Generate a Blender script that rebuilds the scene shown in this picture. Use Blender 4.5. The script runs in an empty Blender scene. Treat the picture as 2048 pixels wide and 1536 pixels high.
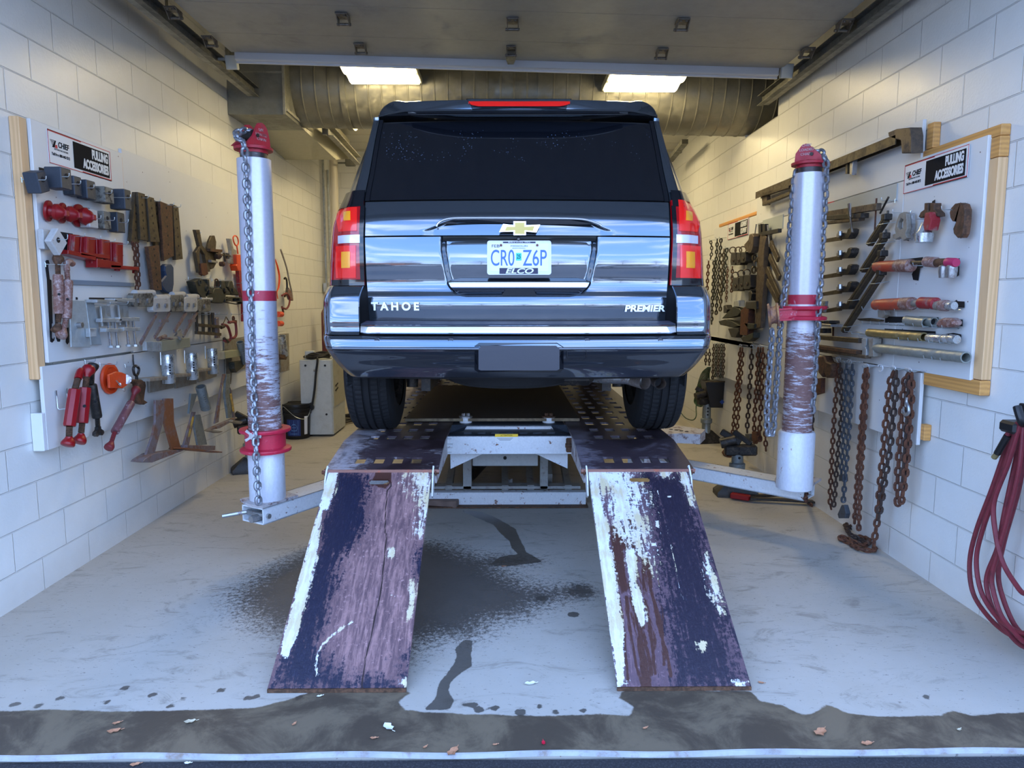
import bpy, math, random
import numpy as np
from mathutils import Vector, Matrix
random.seed(7); rng = np.random.default_rng(7)
S = bpy.context.scene
COL = S.collection
# ---------------- camera (calibrated from the 0.203 m block courses) ----------------
F_PX = 1420.0; CAM_H = 1.50
_pitch = math.atan((768-600)/F_PX); _yaw = math.atan((1024-1010)/math.hypot(F_PX, 168))
FW = Vector((math.sin(_yaw)*math.cos(_pitch), math.cos(_yaw)*math.cos(_pitch), -math.sin(_pitch)))
RT = Vector((math.cos(_yaw), -math.sin(_yaw), 0)); UP = RT.cross(FW)
CAM = Vector((0, 0, CAM_H))
cd = bpy.data.cameras.new('camera'); cam = bpy.data.objects.new('camera', cd); COL.objects.link(cam)
cd.sensor_width = 36; cd.lens = F_PX/2048*36; cd.clip_start = .05; cd.clip_end = 400
cam.matrix_world = Matrix(((RT.x, UP.x, -FW.x, 0), (RT.y, UP.y, -FW.y, 0), (RT.z, UP.z, -FW.z, CAM_H), (0, 0, 0, 1)))
S.camera = cam
S.view_settings.view_transform = 'Standard'; S.view_settings.look = 'None'
S.view_settings.gamma = 1; S.view_settings.use_curve_mapping = False
S.view_settings.exposure = 1.12
# ---------------- world: open sky outside the bay door ----------------
W = bpy.data.worlds.new('sky'); S.world = W; W.use_nodes = True
wn = W.node_tree; wn.nodes.clear()
def wnode(t, **k):
    n = wn.nodes.new(t)
    for a, b in k.items(): setattr(n, a, b)
    return n
wo = wnode('ShaderNodeOutputWorld'); wb = wnode('ShaderNodeBackground'); wn.links.new(wb.outputs[0], wo.inputs[0])
tc = wnode('ShaderNodeTexCoord'); sx = wnode('ShaderNodeSeparateXYZ'); wn.links.new(tc.outputs['Generated'], sx.inputs[0])
rp = wnode('ShaderNodeValToRGB'); wn.links.new(sx.outputs['Z'], rp.inputs[0])
els = rp.color_ramp.elements
els[0].position = 0.0; els[0].color = (.55, .72, 1.0, 1)
els[1].position = .75; els[1].color = (.14, .28, .62, 1)
e = els.new(.22); e.color = (.24, .46, .92, 1)
mp = wnode('ShaderNodeMapping'); mp.inputs['Scale'].default_value = (1.6, 1.6, 9.0)
wn.links.new(tc.outputs['Generated'], mp.inputs[0])
nz = wnode('ShaderNodeTexNoise'); nz.inputs['Scale'].default_value = 1.7; nz.inputs['Detail'].default_value = 6; nz.inputs['Distortion'].default_value = .6
wn.links.new(mp.outputs[0], nz.inputs['Vector'])
cr = wnode('ShaderNodeValToRGB'); cr.color_ramp.elements[0].position = .50; cr.color_ramp.elements[1].position = .74
wn.links.new(nz.outputs[0], cr.inputs[0])
mx = wnode('ShaderNodeMix', data_type='RGBA'); wn.links.new(cr.outputs[0], mx.inputs[0])
wn.links.new(rp.outputs[0], mx.inputs[6]); mx.inputs[7].default_value = (1.0, 1.05, 1.25, 1)
wn.links.new(mx.outputs[2], wb.inputs[0]); wb.inputs[1].default_value = 2.8
# ---------------- light: high hazy sun from behind the building ----------------
sd = bpy.data.lights.new('sun', 'SUN'); sd.energy = 2.2; sd.angle = math.radians(1.0); sd.color = (1, .95, .88)
sun = bpy.data.objects.new('sun', sd); COL.objects.link(sun)
sun.rotation_euler = (math.radians(-58), 0, math.radians(22))
# ---------------- pixel -> world helpers ----------------
def ray(x, y): return RT*((x-1024)/F_PX) - UP*((y-768)/F_PX) + FW
def onx(x, y, X): d = ray(x, y); return CAM + d*(X/d.x)
def ony(x, y, Y): d = ray(x, y); return CAM + d*(Y/d.y)
def onz(x, y, Z): d = ray(x, y); return CAM + d*((Z-CAM_H)/d.z)
def onpl(x, y, p, n): d = ray(x, y); return CAM + d*((p-CAM).dot(n)/d.dot(n))
def crop(x0, y0, s): return lambda *a: [(x0+a[i]/s, y0+a[i+1]/s) for i in range(0, len(a), 2)]
# ---------------- mesh toolkit ----------------
def rmat(rx=0, ry=0, rz=0):
    r = math.radians
    return Matrix.Rotation(r(rz), 3, 'Z') @ Matrix.Rotation(r(ry), 3, 'Y') @ Matrix.Rotation(r(rx), 3, 'X')
def axes(d):
    d = Vector(d).normalized()
    a = Vector((0, 0, 1)) if abs(d.z) < .9 else Vector((1, 0, 0))
    u = d.cross(a).normalized(); v = d.cross(u).normalized()
    return d, u, v
class MB:
    def __init__(s): s.v = []; s.f = []; s.m = []; s.mi = 0
    def add(s, vs, fs):
        o = len(s.v); s.v += [tuple(p) for p in vs]; s.f += [tuple(i+o for i in q) for q in fs]; s.m += [s.mi]*len(fs)
        return s
    def box(s, c, sz, M=None, b=0.0):
        c = Vector(c); hx, hy, hz = sz[0]/2, sz[1]/2, sz[2]/2
        b = min(b, hx*.45, hy*.45, hz*.45)
        if b <= 0:
            vs = [Vector((x, y, z)) for x in (-hx, hx) for y in (-hy, hy) for z in (-hz, hz)]
            fs = [(0, 1, 3, 2), (4, 6, 7, 5), (0, 4, 5, 1), (2, 3, 7, 6), (0, 2, 6, 4), (1, 5, 7, 3)]
        else:
            vs = []; ix = {}
            for sx_ in (-1, 1):
                for sy in (-1, 1):
                    for sz_ in (-1, 1):
                        for a in range(3):
                            p = [sx_*(hx-b), sy*(hy-b), sz_*(hz-b)]; p[a] = (sx_*hx, sy*hy, sz_*hz)[a]
                            ix[(sx_, sy, sz_, a)] = len(vs); vs.append(Vector(p))
            fs = []
            R_ = (-1, 1)
            for a in range(3):
                for sg in R_:
                    q = []
                    for (p1, p2) in ((-1, -1), (1, -1), (1, 1), (-1, 1)):
                        t = [0, 0, 0]; t[a] = sg; o = [i for i in range(3) if i != a]; t[o[0]] = p1; t[o[1]] = p2
                        q.append(ix[(t[0], t[1], t[2], a)])
                    fs.append(tuple(q if (sg > 0) == (a != 1) else q[::-1]))
            for a in range(3):
                o = [i for i in range(3) if i != a]
                for s1 in R_:
                    for s2 in R_:
                        def key(sa, w):
                            t = [0, 0, 0]; t[a] = sa; t[o[0]] = s1; t[o[1]] = s2; return ix[(t[0], t[1], t[2], w)]
                        fs.append((key(-1, o[0]), key(1, o[0]), key(1, o[1]), key(-1, o[1])))
            for s1 in R_:
                for s2 in R_:
                    for s3 in R_: fs.append(tuple(ix[(s1, s2, s3, a)] for a in range(3)))
        if M is not None: vs = [M @ p for p in vs]
        return s.add([p+c for p in vs], fs)
    def loft(s, rings, closed=True, caps=True):
        n = len(rings[0]); vs = [p for r in rings for p in r]; fs = []
        for i in range(len(rings)-1):
            for j in range(n if closed else n-1):
                k = (j+1) % n; fs.append((i*n+j, i*n+k, (i+1)*n+k, (i+1)*n+j))
        if caps and closed:
            fs.append(tuple(range(n))[::-1]); fs.append(tuple((len(rings)-1)*n+j for j in range(n)))
        return s.add(vs, fs)
    def lathe(s, p, d, prof, n=20, caps=True, sq=None):
        d, u, v = axes(d); p = Vector(p); rings = []
        for (t, r) in prof:
            r = max(r, 1e-4)
            rings.append([p+d*t+(u*math.cos(2*math.pi*k/n)+v*math.sin(2*math.pi*k/n))*r for k in range(n)])
        return s.loft(rings, True, caps)
    def cyl(s, a, b, r, r2=None, n=16, caps=True):
        a = Vector(a); b = Vector(b); L = (b-a).length
        return s.lathe(a, b-a, [(0, r), (L, r if r2 is None else r2)], n, caps)
    def bar(s, a, b, w, h, up=(0, 0, 1), bv=.0):
        a = Vector(a); b = Vector(b); d = (b-a); L = d.length; d.normalize()
        upv = Vector(up); sd_ = d.cross(upv)
        if sd_.length < 1e-3: sd_ = d.cross(Vector((1, 0, 0)))
        sd_.normalize(); u2 = sd_.cross(d)
        M = Matrix((sd_, d, u2)).transposed()
        return s.box((a+b)/2, (w, L, h), M, bv)
    def tube(s, pts, r, n=8, closed=False, caps=True):
        pts = [Vector(p) for p in pts]; m = len(pts); rings = []; u = None
        for i in range(m):
            if closed: t = pts[(i+1) % m]-pts[i-1]
            else: t = pts[min(i+1, m-1)]-pts[max(i-1, 0)]
            if t.length < 1e-9: t = Vector((0, 0, 1))
            t.normalize()
            if u is None: _, u, _v = axes(t)
            u = (u-t*u.dot(t)).normalized(); v = t.cross(u)
            rr = r[i] if isinstance(r, (list, tuple)) else r
            rings.append([pts[i]+(u*math.cos(2*math.pi*k/n)+v*math.sin(2*math.pi*k/n))*rr for k in range(n)])
        if closed:
            rings.append(rings[0]); return s.loft(rings, True, False)
        return s.loft(rings, True, caps)
    def torus(s, c, nrm, R, r, n=24, k=8, a0=0, a1=360):
        _, u, v = axes(nrm); c = Vector(c); full = abs(a1-a0) >= 360
        q = [c+(u*math.cos(math.radians(a0+(a1-a0)*i/n))+v*math.sin(math.radians(a0+(a1-a0)*i/n)))*R for i in range(n if full else n+1)]
        return s.tube(q, r, k, full)
    def link(s, c, d, side, L, Wd, r, n=10, k=5):
        d = Vector(d).normalized(); side = Vector(side); side = (side-d*side.dot(d)).normalized(); c = Vector(c)
        a = (L-Wd)/2; R = Wd/2-r; q = []; h = n//2
        for i in range(h+1):
            t = math.pi*i/h; q.append(c+d*(a+R*math.sin(t))+side*(R*math.cos(t)))
        for i in range(h+1):
            t = math.pi+math.pi*i/h; q.append(c+d*(-a+R*math.sin(t))+side*(R*math.cos(t)))
        return s.tube(q, r, k, True)
    def chain(s, pts, pitch, r, Wd=None, L=None, ph=0, side=(1, .2, 0), k=5, n=10):
        L = L or pitch+2.2*r; Wd = Wd or L*.68
        q = resample(pts, pitch)
        for i in range(len(q)-1):
            c = (q[i]+q[i+1])/2; d = q[i+1]-q[i]
            if d.length < 1e-6: continue
            sv = Vector(side); sv = sv-d.normalized()*sv.dot(d.normalized())
            if sv.length < 1e-3: sv = axes(d)[1]
            sv.normalize()
            if (i+ph) % 2: sv = d.normalized().cross(sv)
            s.link(c, d, sv, L, Wd, r, n, k)
        return s
    def prism(s, poly, d):
        poly = [Vector(p) for p in poly]; n = len(poly); d = Vector(d)
        return s.add(poly+[p+d for p in poly], [tuple(range(n)), tuple(range(2*n-1, n-1, -1))]+[(i, i+n, (i+1) % n+n, (i+1) % n) for i in range(n)])
    def grid(s, P, flip=False):
        a = len(P); b = len(P[0]); vs = [p for r in P for p in r]; fs = []
        for i in range(a-1):
            for j in range(b-1):
                q = (i*b+j, i*b+j+1, (i+1)*b+j+1, (i+1)*b+j); fs.append(q[::-1] if flip else q)
        return s.add(vs, fs)
    def plate(s, o, u, v, outline, depth, holes=(), bev=0.0, res=0):
        """outline/holes: 2d points in the (u,v) frame at o; solid of thickness depth on both sides of o"""
        cu = bpy.data.curves.new('t', 'CURVE'); cu.dimensions = '2D'; cu.fill_mode = 'BOTH'
        for pl in [outline]+list(holes):
            sp = cu.splines.new('POLY'); sp.points.add(len(pl)-1); sp.use_cyclic_u = True
            for i, p in enumerate(pl): sp.points[i].co = (p[0], p[1], 0, 1)
        cu.extrude = max(depth/2-bev, 0); cu.bevel_depth = bev; cu.bevel_resolution = res; cu.offset = -bev
        ob = bpy.data.objects.new('t', cu); me = ob.to_mesh()
        o = Vector(o); u = Vector(u); v = Vector(v); w = u.cross(v)
        vs = [o+u*p.co.x+v*p.co.y+w*p.co.z for p in me.vertices]; fs = [tuple(q.vertices) for q in me.polygons]
        s.add(vs, fs); ob.to_mesh_clear(); bpy.data.objects.remove(ob); bpy.data.curves.remove(cu); return s
    def text(s, o, u, v, body, size, depth=.001, ax='CENTER', ay='CENTER', shear=0, sx_=1.0, sp=1.0, bold=0.0):
        cu = bpy.data.curves.new('t', 'FONT'); cu.body = body; cu.size = size; cu.align_x = ax; cu.align_y = ay; cu.shear = shear
        cu.extrude = depth/2; cu.space_character = sp; cu.offset = bold
        ob = bpy.data.objects.new('t', cu); me = ob.to_mesh()
        o = Vector(o); u = Vector(u); v = Vector(v); w = u.cross(v)
        vs = [o+u*p.co.x*sx_+v*p.co.y+w*p.co.z for p in me.vertices]; fs = [tuple(q.vertices) for q in me.polygons]
        s.add(vs, fs); ob.to_mesh_clear(); bpy.data.objects.remove(ob); bpy.data.curves.remove(cu); return s
    def build(s, name, mats, parent=None, smooth=35, origin=None):
        v = np.array(s.v, float)
        if parent is not None:
            o = np.array(world_loc(parent))
        elif origin is None:
            lo = v.min(0); hi = v.max(0); o = np.array(((lo[0]+hi[0])/2, (lo[1]+hi[1])/2, lo[2]))
        else: o = np.array(origin, float)
        v = v-o
        me = bpy.data.meshes.new(name); me.from_pydata([tuple(p) for p in v], [], s.f)
        for m in (mats if isinstance(mats, (list, tuple)) else [mats]): me.materials.append(m)
        if any(s.m): me.polygons.foreach_set('material_index', s.m)
        import bmesh
        bm = bmesh.new(); bm.from_mesh(me); bmesh.ops.recalc_face_normals(bm, faces=bm.faces); bm.to_mesh(me); bm.free()
        if smooth:
            me.polygons.foreach_set('use_smooth', [True]*len(me.polygons)); me.set_sharp_from_angle(angle=math.radians(smooth))
        me.update()
        ob = bpy.data.objects.new(name, me); COL.objects.link(ob)
        if parent is not None: ob.parent = parent
        else: ob.location = o
        return ob
def world_loc(o):
    p = Vector((0, 0, 0))
    while o is not None: p = p+o.location; o = o.parent
    return p
def resample(pts, step):
    pts = [Vector(p) for p in pts]; out = [pts[0]]; acc = 0
    for a, b in zip(pts, pts[1:]):
        L = (b-a).length
        if L < 1e-9: continue
        t = step-acc
        while t <= L+1e-9: out.append(a+(b-a)*(t/L)); t += step
        acc = L-(t-step)
    return out
def smoothpath(pts, n=6, closed=False):
    pts = [Vector(p) for p in pts]; m = len(pts); out = []
    for i in range(m if closed else m-1):
        if closed: a, b, c, d = pts[i-1], pts[i], pts[(i+1) % m], pts[(i+2) % m]
        else: a, b, c, d = pts[max(i-1, 0)], pts[i], pts[i+1], pts[min(i+2, m-1)]
        for k in range(n):
            t = k/n; out.append(.5*((2*b)+(c-a)*t+(2*a-5*b+4*c-d)*t*t+(3*b-a-3*c+d)*t**3))
    if not closed: out.append(pts[-1])
    return out
def thing(name, label, cat, loc=(0, 0, 0), group=None):
    o = bpy.data.objects.new(name, None); COL.objects.link(o); o.location = loc; o.empty_display_size = .05
    o['label'] = label; o['category'] = cat
    if group: o['group'] = group
    return o
def tag(o, label, cat, group=None, kind=None):
    o['label'] = label; o['category'] = cat
    if group: o['group'] = group
    if kind: o['kind'] = kind
    return o
def structure(o): o['kind'] = 'structure'; return o
# ---------------- materials ----------------
def newmat(name):
    m = bpy.data.materials.new(name); m.use_nodes = True; nt = m.node_tree; b = nt.nodes['Principled BSDF']; return m, nt, b
def nd(nt, t, ins=None, **k):
    n = nt.nodes.new(t)
    for a, b in k.items(): setattr(n, a, b)
    if ins:
        for a, b in ins.items():
            if hasattr(b, 'is_linked') or isinstance(b, bpy.types.NodeSocket): nt.links.new(b, n.inputs[a])
            else: n.inputs[a].default_value = b
    return n
def mth(nt, op, a, b=None, c=None, clamp=False):
    n = nt.nodes.new('ShaderNodeMath'); n.operation = op; n.use_clamp = clamp
    for i, x in enumerate((a, b, c)):
        if x is None: continue
        if isinstance(x, bpy.types.NodeSocket): nt.links.new(x, n.inputs[i])
        else: n.inputs[i].default_value = x
    return n.outputs[0]
def mixc(nt, f, a, b):
    n = nt.nodes.new('ShaderNodeMix'); n.data_type = 'RGBA'
    for i, x in ((0, f), (6, a), (7, b)):
        if isinstance(x, bpy.types.NodeSocket): nt.links.new(x, n.inputs[i])
        else: n.inputs[i].default_value = (*x, 1) if isinstance(x, tuple) and len(x) == 3 else x
    return n.outputs[2]
def mixf(nt, f, a, b):
    n = nt.nodes.new('ShaderNodeMix')
    for i, x in ((0, f), (2, a), (3, b)):
        if isinstance(x, bpy.types.NodeSocket): nt.links.new(x, n.inputs[i])
        else: n.inputs[i].default_value = x
    return n.outputs[0]
def sstep(nt, x, lo, hi):
    n = nt.nodes.new('ShaderNodeMapRange'); n.interpolation_type = 'SMOOTHSTEP'
    nt.links.new(x, n.inputs[0]); n.inputs[1].default_value = lo; n.inputs[2].default_value = hi
    return n.outputs[0]
def coord(nt, scale=(1, 1, 1), out='Object', rot=(0, 0, 0), loc=(0, 0, 0)):
    t = nt.nodes.new('ShaderNodeTexCoord'); m = nt.nodes.new('ShaderNodeMapping'); nt.links.new(t.outputs[out], m.inputs[0])
    m.inputs['Scale'].default_value = scale; m.inputs['Rotation'].default_value = rot; m.inputs['Location'].default_value = loc
    return m.outputs[0]
def noise(nt, vec, scale, detail=4, rough=.6, dist=0):
    return nd(nt, 'ShaderNodeTexNoise', {'Vector': vec, 'Scale': scale, 'Detail': detail, 'Roughness': rough, 'Distortion': dist}).outputs[0]
def bump(nt, b, h, strength=.3, dist=.01):
    n = nd(nt, 'ShaderNodeBump', {'Height': h, 'Strength': strength, 'Distance': dist}); nt.links.new(n.outputs[0], b.inputs['Normal'])
def flat(name, c, rough=.5, metal=0, coat=0, spec=.5, var=.0):
    m, nt, b = newmat(name); b.inputs['Base Color'].default_value = (*c, 1); b.inputs['Roughness'].default_value = rough
    b.inputs['Metallic'].default_value = metal; b.inputs['Coat Weight'].default_value = coat; b.inputs['Coat Roughness'].default_value = .05
    b.inputs['Specular IOR Level'].default_value = spec
    if var:
        v = coord(nt); n_ = noise(nt, v, 14, 5)
        nt.links.new(mixc(nt, n_, tuple(x*(1-var) for x in c), tuple(min(1, x*(1+var)) for x in c)), b.inputs['Base Color'])
        nt.links.new(mixf(nt, noise(nt, v, 30, 4), max(rough-.15, .05), min(rough+.15, 1)), b.inputs['Roughness'])
    return m
def worn(name, base, wear, thr=.55, soft=.06, scale=18, stretch=(1, 1, 1), metal=0, rough=.5, wr=.85, wm=0, bp=.25, dark=None, dthr=.62):
    m, nt, b = newmat(name); v = coord(nt, stretch)
    n1 = noise(nt, v, scale, 8, .7, .3); n2 = noise(nt, v, scale*3.5, 5, .7); n3 = noise(nt, v, scale*.3, 3)
    h = mth(nt, 'ADD', mth(nt, 'MULTIPLY', n1, .62), mth(nt, 'ADD', mth(nt, 'MULTIPLY', n2, .23), mth(nt, 'MULTIPLY', n3, .15)))
    f = sstep(nt, h, thr-soft, thr+soft)
    cb = mixc(nt, n2, tuple(x*.78 for x in base), tuple(min(1, x*1.2) for x in base))
    cw = mixc(nt, n2, tuple(x*.5 for x in wear), tuple(min(1, x*1.5) for x in wear))
    c = mixc(nt, f, cb, cw)
    if dark:
        fd = sstep(nt, noise(nt, v, scale*.8, 6, .6, .5), dthr-.05, dthr+.06); c = mixc(nt, fd, c, dark)
    nt.links.new(c, b.inputs['Base Color'])
    nt.links.new(mixf(nt, f, rough, wr), b.inputs['Roughness']); nt.links.new(mixf(nt, f, metal, wm), b.inputs['Metallic'])
    bump(nt, b, mixf(nt, .5, f, n2), bp, .002)
    return m
M = {}
M['rust'] = worn('rusty_iron', (.06, .022, .012), (.14, .05, .022), .5, .1, 30, rough=.8, wr=.9)
M['rust2'] = worn('brown_rusty_steel', (.062, .034, .019), (.13, .06, .03), .5, .08, 25, rough=.65, wr=.85, metal=.3)
M['bronze'] = worn('dusty_brown_steel', (.095, .070, .038), (.045, .03, .02), .52, .08, 22, metal=.5, rough=.45, wr=.7)
M['steel'] = worn('worn_bare_steel', (.42, .42, .42), (.20, .14, .11), .56, .07, 24, metal=.85, rough=.35, wr=.75)
M['galv'] = worn('galvanised_steel', (.52, .55, .56), (.36, .38, .38), .5, .1, 14, metal=.8, rough=.32, wr=.5, bp=.05)
M['zinc'] = worn('zinc_plate', (.50, .56, .58), (.30, .33, .34), .55, .15, 9, metal=.5, rough=.4, wr=.6, bp=.05)
M['grey'] = worn('grey_painted_steel', (.042, .052, .070), (.15, .145, .14), .62, .05, 26, rough=.5, wr=.6, metal=.2)
M['greyscuffed'] = worn('scuffed_grey_block', (.20, .19, .16), (.045, .04, .035), .53, .06, 22, rough=.6)
M['pale'] = worn('pale_painted_steel', (.50, .50, .49), (.22, .14, .10), .62, .06, 20, rough=.6)
M['dark'] = worn('dark_oily_steel', (.030, .028, .026), (.08, .06, .045), .56, .08, 26, metal=.5, rough=.42, wr=.7)
M['olive'] = worn('dark_olive_cast_iron', (.032, .036, .027), (.08, .065, .045), .55, .08, 26, metal=.3, rough=.5)
M['red'] = worn('red_paint', (.27, .004, .008), (.22, .05, .04), .63, .05, 22, rough=.35, wr=.7)
M['redworn'] = worn('worn_red_paint', (.30, .015, .022), (.26, .13, .12), .55, .06, 26, rough=.5)
M['orange'] = worn('orange_red_paint', (.75, .07, .012), (.35, .16, .12), .60, .06, 24, rough=.4)
M['rustpink'] = worn('rusty_turnbuckle_steel', (.20, .085, .06), (.38, .28, .26), .52, .07, 34, rough=.55, wr=.5, wm=.4)
M['blue'] = worn('blue_painted_iron', (.03, .06, .12), (.10, .06, .04), .60, .06, 26, rough=.5)
M['wire'] = flat('zinc_wire', (.55, .60, .62), .3, .8)
M['chainz'] = worn('zinc_chain', (.34, .36, .40), (.20, .13, .12), .58, .07, 40, metal=.75, rough=.38, wr=.7)
M['chaind'] = worn('dark_chain', (.055, .05, .045), (.12, .07, .04), .55, .08, 40, metal=.4, rough=.5)
M['chaing'] = worn('blue_grey_chain', (.075, .09, .11), (.06, .05, .04), .56, .08, 40, metal=.5, rough=.5)
M['black'] = flat('black_plastic', (.008, .008, .009), .45)
M['blackmatte'] = flat('black_silhouette_paint', (.008, .008, .01), .8)
M['rubber'] = worn('tyre_rubber', (.006, .0065, .008), (.012, .013, .015), .55, .1, 20, rough=.75, wr=.85, bp=.3)
M['chrome'] = flat('chrome', (.86, .88, .92), .07, 1)
M['whiteplastic'] = flat('white_plastic', (.75, .77, .78), .35)
M['dirtywhite'] = worn('chipped_white_paint', (.72, .74, .76), (.20, .09, .05), .585, .025, 22, rough=.42, wr=.8, dark=(.36, .28, .2), dthr=.70)
M['dirtywhite2'] = worn('scuffed_white_deck_paint', (.50, .47, .47), (.16, .09, .08), .54, .05, 14, rough=.5, wr=.7)
M['yellow'] = flat('yellow_label', (.85, .55, .02), .5)
M['leaf'] = worn('dry_leaf', (.50, .24, .13), (.30, .13, .06), .55, .1, 60, rough=.8)
M['leafpale'] = worn('pale_dry_leaf', (.55, .50, .36), (.36, .30, .2), .55, .1, 60, rough=.8)
M['paper'] = flat('white_paper', (.78, .80, .84), .7)
M['ink'] = flat('black_ink', (.010, .010, .012), .85, spec=.15)
M['redink'] = flat('red_ink', (.55, .01, .04), .5)
M['hose'] = worn('maroon_rubber_hose', (.19, .022, .032), (.11, .014, .02), .55, .1, 16, rough=.5, wr=.65, bp=.1)
def woodmat(name, c1, c2, axis=2):
    m, nt, b = newmat(name); st = [9, 9, 9]; st[axis] = .7
    v = coord(nt, tuple(st)); n1 = noise(nt, v, 3.5, 6, .65, .8)
    w = nd(nt, 'ShaderNodeTexWave', {'Vector': v, 'Scale': 1.6, 'Distortion': 5, 'Detail': 3})
    w.bands_direction = 'XYZ'[(axis+1) % 3]
    c = mixc(nt, mth(nt, 'MULTIPLY', w.outputs[0], n1), c1, c2)
    vv = nd(nt, 'ShaderNodeTexVoronoi', {'Vector': coord(nt, (5, 5, 5) if False else tuple(4 if i != axis else 2.6 for i in range(3))), 'Scale': 1.0})
    k = mth(nt, 'SUBTRACT', 1.0, sstep(nt, vv.outputs['Distance'], .035, .085))
    c = mixc(nt, k, c, tuple(x*.28 for x in c2)); nt.links.new(c, b.inputs['Base Color']); b.inputs['Roughness'].default_value = .6
    bump(nt, b, n1, .15, .002); return m
M['pine'] = woodmat('pine_stud', (.80, .50, .25), (.58, .31, .12), 2)
M['pineh'] = woodmat('pine_board', (.72, .36, .10), (.45, .19, .05), 1)
M['plywood'] = woodmat('dark_plywood', (.10, .075, .055), (.05, .036, .028), 0)
M['oldwood'] = woodmat('weathered_timber', (.20, .13, .10), (.10, .065, .05), 0)
def peg(name, c):
    m, nt, b = newmat(name); v = coord(nt)
    vo = nd(nt, 'ShaderNodeTexVoronoi', {'Vector': v, 'Scale': 17, 'Randomness': 1}); 
    d = mth(nt, 'SUBTRACT', 1.0, sstep(nt, vo.outputs['Distance'], .05, .075))
    sel = mth(nt, 'GREATER_THAN', noise(nt, v, 9, 2), .53); d = mth(nt, 'MULTIPLY', d, sel)
    n1 = noise(nt, v, 5, 6); base = mixc(nt, n1, tuple(x*.92 for x in c), c)
    nt.links.new(mixc(nt, d, base, (.10, .06, .05)), b.inputs['Base Color']); b.inputs['Roughness'].default_value = .38
    return m
M['board'] = peg('white_painted_board', (.74, .75, .74))
def blockwall(name, axis, zoff, yoff):
    m, nt, b = newmat(name); t = nt.nodes.new('ShaderNodeTexCoord'); s_ = nd(nt, 'ShaderNodeSeparateXYZ', {0: t.outputs['Object']})
    cx_ = nt.nodes.new('ShaderNodeCombineXYZ')
    nt.links.new(mth(nt, 'ADD', s_.outputs[axis], yoff), cx_.inputs[0]); nt.links.new(mth(nt, 'SUBTRACT', s_.outputs[2], zoff), cx_.inputs[1])
    br = nd(nt, 'ShaderNodeTexBrick', {'Vector': cx_.outputs[0], 'Scale': 1.0, 'Mortar Size': .0045, 'Mortar Smooth': .6, 'Brick Width': .4064, 'Row Height': .2032, 'Bias': 0})
    br.offset = .5
    fac = br.outputs['Fac']; v = coord(nt)
    n1 = noise(nt, v, 70, 4, .6); n2 = noise(nt, v, 6, 5); n3 = noise(nt, v, 1.3, 3)
    c = mixc(nt, n2, (.70, .70, .66), (.80, .80, .77)); c = mixc(nt, mth(nt, 'MULTIPLY', fac, .25), c, (.52, .51, .47))
    lowd = sstep(nt, mth(nt, 'ADD', s_.outputs[2], mth(nt, 'MULTIPLY', n3, .5)), .25, .55)
    c = mixc(nt, lowd, mixc(nt, n2, (.60, .58, .53), (.74, .73, .70)), c)
    nt.links.new(c, b.inputs['Base Color']); nt.links.new(mixf(nt, n2, .25, .42), b.inputs['Roughness'])
    hh = mth(nt, 'ADD', mth(nt, 'MULTIPLY', mth(nt, 'SUBTRACT', 1.0, fac), 1.0), mth(nt, 'ADD', mth(nt, 'MULTIPLY', n1, .22), mth(nt, 'MULTIPLY', n2, .3)))
    bump(nt, b, hh, .9, .006); return m
# ---------------- signed-distance paint for floor and ramps ----------------
def sdpoly(P, poly):
    poly = np.array(poly, float); x = P[:, 0]; y = P[:, 1]; ins = np.zeros(len(P), bool); dm = np.full(len(P), 1e9)
    for i in range(len(poly)):
        a = poly[i]; b = poly[(i+1) % len(poly)]; e = b-a; w = P-a
        t = np.clip((w@e)/max(e@e, 1e-12), 0, 1); dm = np.minimum(dm, np.hypot(*(w-t[:, None]*e).T))
        c1 = (a[1] > y) != (b[1] > y)
        with np.errstate(divide='ignore', invalid='ignore'): xi = (b[0]-a[0])*(y-a[1])/(b[1]-a[1])+a[0]
        ins ^= c1 & (x < xi)
    return np.where(ins, dm, -dm)
def sdline(P, pts, w):
    pts = np.array(pts, float); dm = np.full(len(P), 1e9)
    for a, b in zip(pts, pts[1:]):
        e = b-a; q = P-a; t = np.clip((q@e)/max(e@e, 1e-12), 0, 1); dm = np.minimum(dm, np.hypot(*(q-t[:, None]*e).T))
    return w-dm
def mask(sd_, feather): return np.clip(.5+sd_/(2*feather), 0, 1)
def setattr_f(ob, name, arr):
    a = ob.data.attributes.new(name, 'FLOAT', 'POINT'); a.data.foreach_set('value', np.asarray(arr, np.float32))
def attr(nt, name): return nd(nt, 'ShaderNodeAttribute', attribute_name=name).outputs['Fac']
XL = -2.404; XR = 2.27; YF = 2.21; YB = 9.95
class Side:
    def __init__(s, X, sg): s.X = X; s.sg = sg; s.n = Vector((sg, 0, 0)); s.u = Vector((0, sg, 0)); s.v = Vector((0, 0, 1))
    def P(s, x, y, d=.08): return onx(x, y, s.X+s.sg*d)
    def uv(s, x, y, d): p = s.P(x, y, d); return (p.y*s.sg, p.z)
    def pts(s, px, d): return [s.P(x, y, d) for x, y in px]
    def at(s, Y, z, d=.08): return Vector((s.X+s.sg*d, Y, z))
    def slab(s, mb, px, d0, d1, holes=(), bev=.0):
        """outline seen in the photo, at distance d1 from the wall face, with thickness down to d0"""
        o = Vector((s.X+s.sg*(d0+d1)/2, 0, 0))
        return mb.plate(o, s.u, s.v, [s.uv(x, y, d1) for x, y in px], d1-d0, [[s.uv(x, y, d1) for x, y in h] for h in holes], bev)
LW = Side(XL, 1); RW = Side(XR, -1)
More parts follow.
